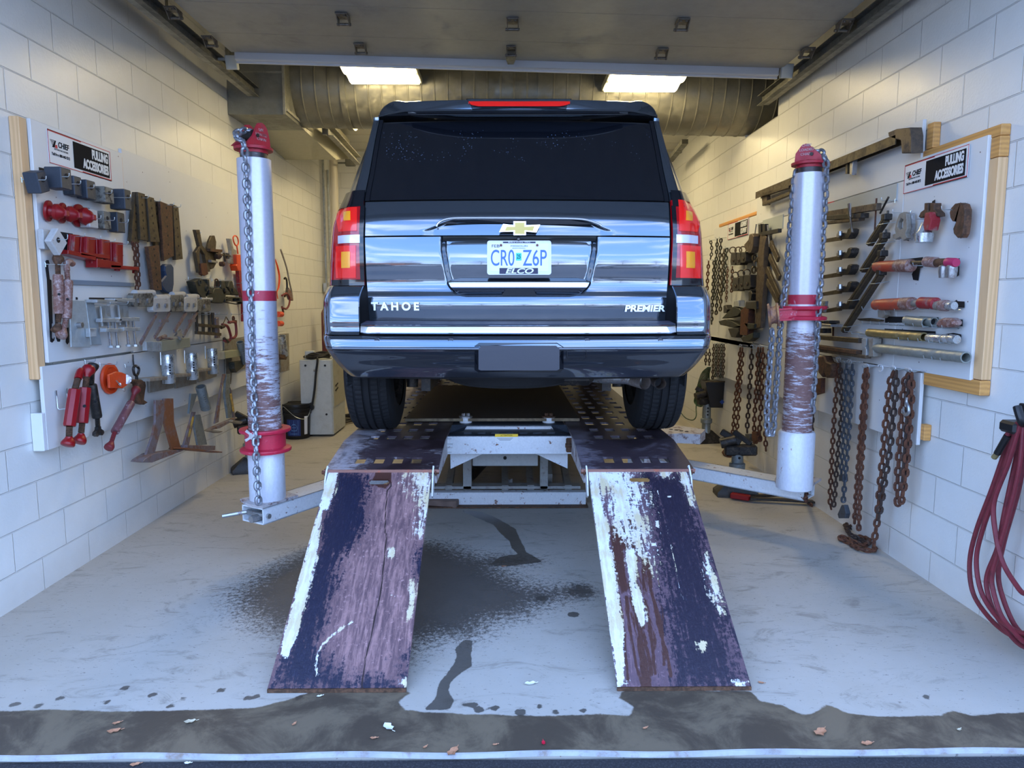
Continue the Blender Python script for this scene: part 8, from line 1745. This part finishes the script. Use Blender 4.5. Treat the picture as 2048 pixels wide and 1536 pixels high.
# --- chains on the low board ---
M['chainhook'] = M['chaing']
def hookend(p, s=1.0, dirn=-1):
    def fn(mb):
        mb.tube(smoothpath([p, p+Vector((0, 0, -.03*s)), p+Vector((0, -.022*s, -.055*s)), p+Vector((0, -.028*s, -.085*s)), p+Vector((0, .0, -.105*s)), p+Vector((0, .025*s, -.085*s)), p+Vector((0, .022*s, -.06*s))], 4), [.008*s]*4+[.010*s]*17+[.007*s]*4, 8)
    return fn
CH = [
 ([r7(270, 150, 255, 330, 240, 520, 228, 720, 216, 960, 210, 1130, 222, 1195)[i] for i in range(7)], 'rust', .034, .0068, 'rusty chain loop on second hook right of the column, left strand'),
 ([r7(278, 160, 290, 400, 285, 560, 270, 720, 255, 900, 243, 1080, 232, 1180)[i] for i in range(7)], 'rustdk', .034, .0068, 'darker chain strand behind the left rusty loop'),
 ([r7(325, 165, 315, 400, 305, 640, 292, 860, 285, 970)[i] for i in range(5)], 'chaing', .034, .0072, 'blue grey chain, left strand ending in a flat hook'),
 ([r7(365, 170, 355, 400, 335, 700, 315, 950, 300, 1150)[i] for i in range(5)], 'chaing', .034, .0075, 'blue grey chain, right strand with a pear shaped end hook'),
 ([r7(470, 195, 455, 450, 440, 700, 422, 980, 412, 1200, 410, 1335)[i] for i in range(6)], 'rust', .031, .0080, 'dense rusty chain on its own hook, near strand'),
 ([r7(455, 200, 438, 450, 420, 700, 398, 1000, 385, 1200, 378, 1310)[i] for i in range(6)], 'rust', .031, .0080, 'dense rusty chain on its own hook, far strand'),
 ([r7(655, 215, 628, 300, 605, 500, 582, 760, 556, 1040, 540, 1250, 522, 1370, 515, 1440)[i] for i in range(8)], 'rust', .042, .0082, 'big open link rusty chain reaching the floor, left strand'),
 ([r7(672, 215, 662, 400, 645, 560, 622, 780, 590, 980, 562, 1150, 540, 1290)[i] for i in range(7)], 'rustdk', .042, .0082, 'big open link rusty chain, right strand'),
 ([r7(765, 225, 728, 300, 712, 500, 700, 680, 685, 900, 678, 1060, 685, 1180)[i] for i in range(7)], 'rust', .042, .0085, 'nearest rusty chain on the board, left strand'),
 ([r7(778, 230, 775, 420, 762, 620, 745, 840, 722, 1040, 700, 1160)[i] for i in range(6)], 'rust', .040, .0085, 'nearest rusty chain on the board, right strand'),
 ([r7(758, 225, 755, 420, 742, 640, 728, 840, 712, 1060)[i] for i in range(5)], 'rustdk', .040, .0080, 'nearest rusty chain on the board, middle strand'),
 ([r6(618, 285, 605, 480, 580, 700, 560, 900, 540, 1150, 520, 1320)[i] for i in range(6)], 'rust', .038, .0080, 'rusty chain left of the grey tower chain, reaching the floor'),
 ([r6(640, 285, 630, 480, 612, 700, 600, 900, 580, 1150, 560, 1330)[i] for i in range(6)], 'rust', .042, .0080, 'rusty open link chain next to the floor reaching one'),
 ([r6(735, 300, 728, 480, 715, 650, 705, 850, 690, 1050, 688, 1170)[i] for i in range(6)], 'rustdk', .044, .0085, 'dark single chain ending in a flat hook, behind the tower'),
 ([r6(800, 285, 795, 480, 785, 650, 772, 850, 762, 1000, 760, 1140)[i] for i in range(6)], 'rust', .040, .0085, 'thick rusty chain behind the tower, left strand'),
 ([r6(850, 285, 845, 480, 835, 700, 828, 900, 815, 1100, 820, 1290)[i] for i in range(6)], 'rust', .044, .0085, 'thick rusty chain behind the tower, right strand'),
 ([r6(825, 285, 818, 480, 812, 700, 800, 850)[i] for i in range(4)], 'rustdk', .040, .0085, 'thick rusty chain behind the tower, middle strand'),
 ([r6(905, 300, 895, 600, 885, 900, 875, 1150, 880, 1340)[i] for i in range(5)], 'rust', .040, .0080, 'rusty chain hidden behind the tower chain loop'),
 ([r6(270, 300, 265, 380, 262, 465)[i] for i in range(3)], 'rustdk', .034, .0070, 'short dark chain at the far end of the low board, left'), ([r6(303, 300, 302, 380, 298, 475)[i] for i in range(3)], 'rustdk', .034, .0070, 'short dark chain at the far end of the low board, right'),
]
for (px, mt, pt, rr_, lab) in CH: hung('hanging_chain', lab, RW, px, .115, pt, rr_, mt, 0, n=9, k=5, side=(.35, 1, 0))
for i, x in enumerate((345, 372, 398, 424, 450)):
    hung('hanging_chain', 'thin dark olive chain in the packed row below the far board, %s' % ('first', 'second', 'third', 'fourth', 'fifth')[i], RW, r6(x, 250, x-4, 430, x-12, 610), .11+.02*(i % 2), .030, .0068, 'olive' if i % 2 else 'rustdk', i, n=8, k=4, side=(.4, 1, 0))
for i, (c_, x, y) in enumerate(((r7, 180, 120), (r7, 268, 125), (r7, 345, 145), (r7, 465, 175), (r7, 560, 180), (r7, 650, 190), (r7, 760, 205), (r6, 620, 255), (r6, 735, 262), (r6, 820, 262))):
    p = R(P1(c_, x, y), .10); mb = MB(); mb.tube([Vector((XR-BD, p.y-.10, p.z+.0)), Vector((XR-BD-.012, p.y-.02, p.z)), p], .004, 6); mb.torus(p+Vector((-.0, 0, -.012)), (1, .3, 0), .020, .0035, 16, 6, 200, 480)
    o = mb.build('screw_hook', M['whitewire'] if 'whitewire' in M else flat('whitewire', (.72, .74, .76), .35, .3)); M['whitewire'] = o.data.materials[0]
    tag(o, 'large white coated screw hook above the low board, %s from the near end' % (('seventh', 'sixth', 'fifth', 'fourth', 'third, empty', 'second', 'first', 'tenth', 'ninth', 'eighth')[i]), 'hook')
mesh(hookend(R(P1(r7, 745, 400), .15), .9), 'steel', 'grab_hook', 'grey steel grab hook on the nearest rusty chain', 'hook')
poly(RW, r7(288, 1150, 305, 1150, 322, 1210, 312, 1245, 268, 1245, 260, 1215), .10, .13, 'chaing', 'grab_hook', 'pear shaped blue grey hook at the end of the blue grey chain', 'hook', bev=.004); poly(RW, r7(270, 940, 300, 935, 305, 985, 270, 985), .09, .12, 'chaing', 'grab_hook', 'flat blue grey hook behind the blue grey chain', 'hook', bev=.003)
poly(RW, r6(665, 1165, 712, 1165, 718, 1200, 700, 1242, 672, 1240), .09, .13, 'chaing', 'grab_hook', 'flat dark hook below the single dark chain', 'hook', bev=.004); poly(RW, r6(650, 1270, 680, 1270, 690, 1365, 640, 1365), .09, .12, 'chaing', 'grab_hook', 'dark pear shaped hook just above the floor', 'hook', bev=.004); poly(RW, r6(735, 1140, 782, 1140, 785, 1230, 760, 1250, 748, 1270, 732, 1200), .09, .13, 'rust', 'grab_hook', 'rusty hook at the end of the left thick chain', 'hook', bev=.004)
t = thg(RW, P1(r7, 175, 260), .13, 'tow_clamp', 'lumpy dark brown clamp hanging right of the right column', 'clamp')
poly(RW, r7(120, 115, 165, 110, 180, 150, 215, 165, 225, 210, 210, 255, 180, 265, 165, 225, 150, 260, 125, 230), .09, .15, 'rust2', 'clamp_body', '', '', bev=.008, parent=t)
hung('hanging_chain', 'dark chain hanging below the lumpy brown clamp by the column', RW, r7(110, 150, 98, 350, 88, 500, 80, 640, 80, 800, 72, 950), .115, .036, .0072, 'rustdk')
poly(RW, r7(100, 270, 148, 265, 145, 370, 95, 385), .09, .12, 'rust', 'chain_plate', 'dark rusty plate in the chain right of the column', 'plate')
# floor chain pile
def pile(lab, px, pt, r, mt):
    mb = MB(); q = [onz(x, y, .012+.012*(i % 2)) for i, (x, y) in enumerate(px)]; mb.chain(smoothpath(q, 6), pt, r, side=(0, 0, 1), n=9, k=5); o = mb.build('chain_pile', M[mt], smooth=60); tag(o, lab, 'chain'); return o
pile('rusty chain heaped on the floor by the right wall, front coil', r7(515, 1440, 525, 1465, 470, 1470, 400, 1450, 330, 1410, 275, 1385, 300, 1375, 380, 1410, 450, 1435, 490, 1400, 440, 1380, 400, 1360), .034, .0085, 'rust')
pile('rusty chain heaped on the floor by the right wall, back coil', r7(378, 1320, 350, 1300, 320, 1285, 345, 1350, 420, 1390, 470, 1420, 480, 1390, 520, 1370), .034, .0085, 'rustdk')
pile('small rusty chain coil on the floor left of right tower', r6(560, 1330, 570, 1380, 510, 1395, 455, 1370, 450, 1345, 500, 1330, 540, 1360, 480, 1380), .036, .0085, 'rust')
# green cables
mb = MB(); 
for i in range(8):
    f_ = i/7; q = [R(P1(r6, 285+4*i, 485), .10+.012*i), R(P1(r6, 215+18*f_*4, 560+30*f_), .12), R(P1(r6, 160+60*f_, 760), .12+.02*f_), R(P1(r6, 150+70*f_, 850), .12), R(P1(r6, 230+40*f_, 880-30*f_), .12), R(P1(r6, 290, 700), .11), R(P1(r6, 300, 520), .10)]
    mb.tube(smoothpath(q, 6), .0055, 6)
q = [R(P1(r6, 170, 760), .14), R(P1(r6, 165, 900), .15), R(P1(r6, 165, 985), .2), R(P1(r6, 130, 1025), .22), R(P1(r6, 60, 1005), .2), R(P1(r6, 10, 950), .10)]; mb.tube(smoothpath(q, 6), .006, 6)
o = mb.build('green_cable', worn('green_cable', (.03, .10, .045), (.02, .05, .03), .5, .1, 20, rough=.4)); tag(o, 'looped green extension cable hanging low on the right wall', 'cable')
# puller with black box
c = onz(1430, 884, 0); c.x -= .10; t = puller(c, 'puller stand on the right with a black control box on top', 10, 'dark', 1.0, .42)
a, b_ = ony(1424, 762, c.y), ony(1462, 812, c.y-.05)
tb = thing('control_box', 'black control box with a small blue diamond mark', 'box', (a.x, c.y, b_.z))
mesh(lambda mb: mb.loft([[Vector((x, c.y+dy, z)) for x, dy in ((a.x-.03, -.10), (b_.x+.0, -.12), (b_.x+.03, .10), (a.x-.02, .14))] for z in (b_.z-.01,)]+[[Vector((x, c.y+dy, z)) for x, dy in ((a.x-.10, -.13), (b_.x+.02, -.14), (b_.x+.04, .14), (a.x-.08, .16))] for z in (a.z-.02, a.z)]), 'black', 'case', parent=tb)
p = ony(1444, 804, c.y-.135); mesh(lambda mb: mb.prism([p+Vector((dx, 0, dz_)) for dx, dz_ in ((-.025, 0), (0, -.025), (.025, 0), (0, .025))], (0, -.003, 0)), flat('blue_mark', (.02, .06, .30), .4), 'diamond_mark', parent=tb)
mesh(lambda mb: mb.tube(smoothpath([Vector((a.x-.10, c.y-.13, a.z-.005)), Vector((a.x-.06, c.y-.14, a.z+.01)), Vector((b_.x+.02, c.y-.145, a.z+.004))], 4), .008, 6), 'bronze', 'worn_edge', parent=tb)
g0 = ony(1452, 752, c.y+.05); mesh(lambda mb: mb.lathe(g0, (0, 0, 1), [(0, .03), (.16, .03), (.17, .05), (.20, .055), (.21, .04), (.24, .05), (.30, .03)], 18), 'galvpipe', 'pump_cylinder', 'steel pump cylinder with round collar above the control box', 'pump')
mesh(lambda mb: mb.tube(smoothpath([g0+Vector((.02, 0, .30)), g0+Vector((.07, 0, .26)), g0+Vector((.055, 0, .05)), g0+Vector((.07, 0, -.02)), g0+Vector((.10, 0, .0))], 5), .010, 8), 'steelgreen', 'pump_hose', 'grey hose curving down beside the pump cylinder', 'hose')
c = onz(1545, 945, 0); puller(Vector((1.79, 5.35, 0)), 'dark puller head lying behind the right tower column', -10, 'dark', 1.0, .33)
# hose on the near right wall
hk = R(P1(r8, 400, 200), .12)
t = thing('hose_hook', 'black wall bracket holding the coiled maroon hose', 'hook', tuple(hk))
mesh(lambda mb: (mb.tube(smoothpath([R(P1(r8, 382, 95), .17), R(P1(r8, 395, 140), .17), R(P1(r8, 415, 190), .15), R(P1(r8, 440, 210), .03)], 5), .016, 10), mb.box(R(P1(r8, 425, 210), .09), (.16, .10, .05), None, .012), mb.box(R(P1(r8, 440, 200), .015), (.02, .10, .18), None, .004)), 'black', 'bracket', parent=t)
loops = [((375, 190, 330, 300, 240, 560, 150, 800, 112, 980, 130, 1150, 210, 1280, 320, 1380, 440, 1420, 520, 1380, 560, 1150, 540, 700, 470, 350, 430, 210), .10), ((385, 200, 345, 330, 270, 560, 190, 780, 150, 960, 175, 1140, 250, 1270, 340, 1350, 440, 1385, 530, 1330, 580, 1050, 540, 600, 480, 330, 440, 210), .13),
         ((400, 200, 330, 420, 250, 640, 262, 830, 300, 980, 370, 1100, 430, 1160, 520, 1120, 560, 800, 520, 450, 450, 220), .15), ((415, 210, 370, 420, 310, 700, 270, 900, 215, 1040, 210, 1130, 250, 1260, 340, 1390, 420, 1460, 520, 1470, 600, 1200, 580, 700, 500, 350, 440, 215), .11),
         ((420, 210, 395, 450, 330, 720, 280, 900, 240, 1050, 245, 1140, 290, 1280, 360, 1370, 440, 1440, 540, 1400, 600, 1000, 560, 500, 445, 215), .14), ((425, 240, 400, 520, 310, 850, 275, 1040, 300, 1180, 370, 1340, 450, 1400, 540, 1300, 600, 900, 540, 400, 445, 220), .09)]
mb = MB()
for lp, d in loops: mb.tube(smoothpath([R(p, d) for p in r8(*lp)], 8), .0105, 10)
o = mb.build('coiled_hose', M['hose']); tag(o, 'coiled maroon air hose hanging on the near right wall', 'hose')
e_ = mesh(lambda mb: (mb.tube(smoothpath([R(p, .15) for p in r8(395, 185, 350, 215, 325, 260)], 5), .0105, 10), mb.tube([R(P1(r8, 328, 258), .15), R(P1(r8, 268, 362), .15)], .014, 10)), 'black', 'hose_end', parent=o); mesh(lambda mb: mb.cyl(R(P1(r8, 268, 362), .15), R(P1(r8, 250, 385), .15), .012, n=10), 'brasspipe', 'fitting', parent=o)
mesh(lambda mb: mb.tube(smoothpath([R(p, .15) for p in r8(395, 185, 350, 215, 328, 255)], 5), .0108, 10), 'hose', 'hose_tail', parent=o)
# red handled tool under the right arm
a = onz(1462, 990, .03); b_ = onz(1500, 996, .03)
t = thing('floor_jack_bar', 'red handled steel tool lying on the floor under the right tower arm', 'tool', (a.x, a.y, 0))
mesh(lambda mb: mb.bar(a, b_, .05, .04, bv=.006), 'red', 'red_handle', parent=t); mesh(lambda mb: (mb.bar(b_, b_+Vector((.50, -.10, -.005)), .05, .014), mb.bar(b_+Vector((0, .05, 0)), b_+Vector((.45, .12, -.005)), .04, .014)), 'dark', 'steel_bar', parent=t)
# =============== the car park behind the photographer (seen mirrored in the tailgate) ===============
mb = MB(); mb.box((0, -31.7, -.035), (88, 64.6, .05)); o = structure(mb.build('ground_car_park', worn('worn_car_park_asphalt', (.20, .185, .175), (.13, .12, .115), .55, .12, 1.2, rough=.8, bp=.02), smooth=0))
def parked(x, y, rz, L, H, wd, c, lab, suv):
    t = thing('parked_car', lab, 'car', (x, y, 0)); Rz = rmat(0, 0, rz); o_ = Vector((x, y, .0))
    pr = [(-L/2, .35), (-L/2+.02, .95*H/1.8), (-L/2+(.15 if suv else .55), 1.02*H/1.8+.0), (L*.30, .98*H/1.8), (L/2-.08, .80*H/1.8), (L/2, .5), (L/2-.05, .25), (-L/2+.1, .25)]
    gh = [(-L/2+(.12 if suv else .75), 1.0*H/1.8), (-L/2+(.45 if suv else 1.3), H-.04), (L*.08, H), (L*.30, .98*H/1.8)]
    T = lambda a, b_, z: o_+Rz @ Vector((a, b_, z))
    m_ = flat('parked_paint', c, .2, .3, 1)
    mesh(lambda mb: mb.loft([[T(a*(1 if abs(k) < 1 else .985), k*wd/2, z) for a, z in pr] for k in (-1, -.9, .9, 1)]), m_, 'body', parent=t, smooth=30)
    mesh(lambda mb: mb.loft([[T(a, k*wd/2, z) for a, z in gh] for k in (-.78, .78)]), m_ if suv else m_, 'roof_shell', parent=t, smooth=20)
    g2 = [(a+(.16 if i < 2 else -.10 if i > 1 else 0), z-(.09 if i in (1, 2) else -.02)) for i, (a, z) in enumerate(gh)]
    for k in (-1, 1):
        mesh(lambda mb: mb.prism([T(a, k*wd*.392, z) for a, z in g2], (Rz @ Vector((0, k*.01, 0)))), 'tint', 'side_window', parent=t, smooth=0)
        for a in (-L*.30, L*.32):
            mesh(lambda mb: mb.lathe(T(a, k*(wd/2-.22), .34), Rz @ Vector((0, k, 0)), [(0, .34), (.23, .34), (.235, .20), (.22, .19)], 24), 'rubber', 'wheel', parent=t)
            mesh(lambda mb: mb.lathe(T(a, k*(wd/2+.0), .34), Rz @ Vector((0, k, 0)), [(0, .20), (.02, .17), (.02, .02)], 20), 'steel', 'wheel_rim', parent=t)
    mesh(lambda mb: [mb.box(T(-L/2+.04, k*wd*.4, .85*H/1.8), (.06, .25, .2), Rz) for k in (-1, 1)], 'lensbright', 'tail_lamps', parent=t)
parked(-7.5, -19, 172, 4.9, 1.8, 1.9, (.80, .80, .82), 'white estate car parked behind the photographer, mirrored in the tailgate', True)
parked(-13.5, -19, 176, 5.2, 1.85, 1.9, (.02, .02, .025), 'black pickup sized car parked left of the white one behind the photographer', True)
parked(6.2, -9.5, 5, 4.8, 1.42, 1.85, (.50, .51, .54), 'silver saloon parked behind the photographer, mirrored in the tailgate', False)
parked(13, -16, -12, 4.7, 1.5, 1.85, (.75, .76, .78), 'white saloon parked far right behind the photographer', False)
parked(1.5, -24, 175, 4.8, 1.5, 1.85, (.04, .05, .08), 'dark blue saloon parked far behind the photographer', False)
rt = random.Random(3)
def bare_tree(x, y, h, lab):
    t = thing('bare_tree', lab, 'tree', (x, y, 0)); b0 = Vector((x, y, 0))
    mesh(lambda mb: mb.lathe(b0, (0, 0, 1), [(0, .22), (h*.35, .16), (h*.7, .08), (h, .02)], 8), 'oldwood', 'trunk', parent=t)
    def fn(mb):
        for i in range(46):
            z = h*(.28+.7*rt.random()); a = rt.random()*6.28; L = (h-z)*.5+h*.18*rt.random()+.4; d = Vector((math.cos(a), math.sin(a), .75)).normalized(); p = b0+Vector((0, 0, z)); e_ = p+d*L
            mb.tube([p, p+d*L*.5+Vector((0, 0, .1)), e_], [.05, .03, .008], 4)
            for k in range(5): q = p+d*L*(.35+.13*k); d2 = (d+Vector((rt.uniform(-1, 1), rt.uniform(-1, 1), rt.uniform(0, .8)))).normalized(); mb.tube([q, q+d2*L*.45], [.022, .012], 3)
    mesh(fn, 'oldwood', 'branches', parent=t)
for i, (x, y, h) in enumerate(((-34, -52, 9), (-27, -56, 10), (-20, -50, 8), (-13, -54, 9), (-6, -58, 10), (2, -52, 7), (9, -56, 9), (16, -50, 8), (24, -55, 10), (32, -52, 9))):
    bare_tree(x, y, h, 'bare winter tree beyond the car park, %s from the left' % ('first', 'second', 'third', 'fourth', 'fifth', 'sixth', 'seventh', 'eighth', 'ninth', 'tenth')[i])
mb = MB(); mb.box((0, -62.5, 1.1), (84, 3, 2.2)); structure(mb.build('trim_4', flat('distant_hedge', (.09, .08, .05), .9, var=.3), smooth=0))
t = thing('brick_building', 'low orange brick building beyond the car park on the left', 'building', (-21, -36, 0))
mesh(lambda mb: mb.box((-21, -36, 1.7), (13, 7, 3.4)), flat('brick_orange', (.42, .16, .08), .8), 'walls', parent=t, smooth=0)
mesh(lambda mb: mb.box((-21, -36, 3.6), (13.6, 7.6, .4)), 'whiteplastic', 'flat_roof', parent=t, smooth=0)
t = thing('light_pole', 'tall car park light pole behind the photographer on the right', 'lamp post', (9, -30, 0))
mesh(lambda mb: mb.cyl((9, -30, 0), (9, -30, 8), .10, .07, n=10), 'galvdark', 'pole', parent=t); mesh(lambda mb: mb.box((9, -30, 8.05), (2.4, .3, .14)), 'galvdark', 'lamp_head', parent=t)
# =============== litter on the slab ===============
def leaf(px, py, s, rot, mt, lab, z=.002):
    c = onz(px, py, z); R_ = rmat(0, 0, rot); mb = MB(); g = []
    for i in range(7):
        a = -1+2*i/6; w = (1-a*a)**.6*(.42+.12*((i*7) % 3)); g.append([c+R_ @ Vector((a*s, k*w*s, .0015+.12*s*abs(k)*(1+.5*math.sin(i*2+px))+.004*a*a*s/.03)) for k in (-1, -.5, 0, .5, 1)])
    mb.grid(g); mb.tube([c+R_ @ Vector((s, 0, .003)), c+R_ @ Vector((s*1.5, .1*s, .004))], .0012, 4)
    o = mb.build('dry_leaf' if mt != 'paper' else 'paper_scrap', M[mt], smooth=60); tag(o, lab, 'leaf' if mt != 'paper' else 'litter'); return o
for i, (x, y, s, r_, mt, lab) in enumerate(((1640, 1466, .030, 40, 'leaf', 'large pinkish dry leaf on the wet strip, right of centre'), (1733, 1488, .020, 10, 'leaf', 'small dry leaf right of the large pinkish leaf'), (905, 1505, .026, 60, 'leaf', 'ragged brown leaf on the slab edge near the centre'), (1119, 1509, .020, 100, 'leaf', 'brown leaf on slab edge just right of centre'),
     (228, 1463, .022, 20, 'leaf', 'folded orange leaf on the wet strip at far left'), (233, 1447, .014, 30, 'leaf', 'tiny orange leaf above the folded orange leaf'), (380, 1444, .020, 15, 'leafpale', 'pale yellow leaf on the wet strip at left'), (588, 1449, .010, 70, 'leaf', 'tiny round brown leaf in front of the left ramp'), (777, 1455, .026, -50, 'paper', 'torn white paper scrap on the wet strip'),
     (639, 1393, .011, 20, 'paper', 'tiny white scrap at the foot of the left ramp'), (747, 1477, .012, 5, 'leaf', 'small tan leaf right of the torn paper'), (1060, 1368, .022, 10, 'paper', 'small pale blue folded scrap between the ramp feet'), (1522, 1366, .012, -20, 'leaf', 'tan leaf just right of the right ramp foot'), (1462, 1245, .012, 80, 'leafpale', 'small round yellow leaf beside the right ramp'),
     (1007, 1133, .012, 0, 'leaf', 'small orange leaf in the dark wet stain'), (270, 1530, .016, 20, 'leaf', 'brown leaf on the asphalt at bottom left'), (375, 1527, .011, 0, 'paper', 'tiny white scrap on the asphalt, lower left'), (1087, 1487, .012, 90, 'redink', 'tiny red scrap near the slab edge in the centre'), (1246, 1513, .014, 20, 'leaf', 'curled brown leaf on the slab edge below the right ramp'), (850, 1495, .009, 50, 'leaf', 'tiny brown leaf left of the ragged leaf'), (990, 1490, .009, 10, 'leaf', 'tiny tan leaf right of the ragged leaf'), (1290, 1457, .010, 30, 'leaf', 'small tan leaf below the right ramp'), (1918, 1460, .010, 30, 'leafpale', 'small pale leaf on the wet strip at far right'), (656, 1510, .010, 0, 'leaf', 'tiny leaf on the slab edge left of centre'))):
    leaf(x, y, s, r_, mt, lab, .002 if y < 1506 else -.018)
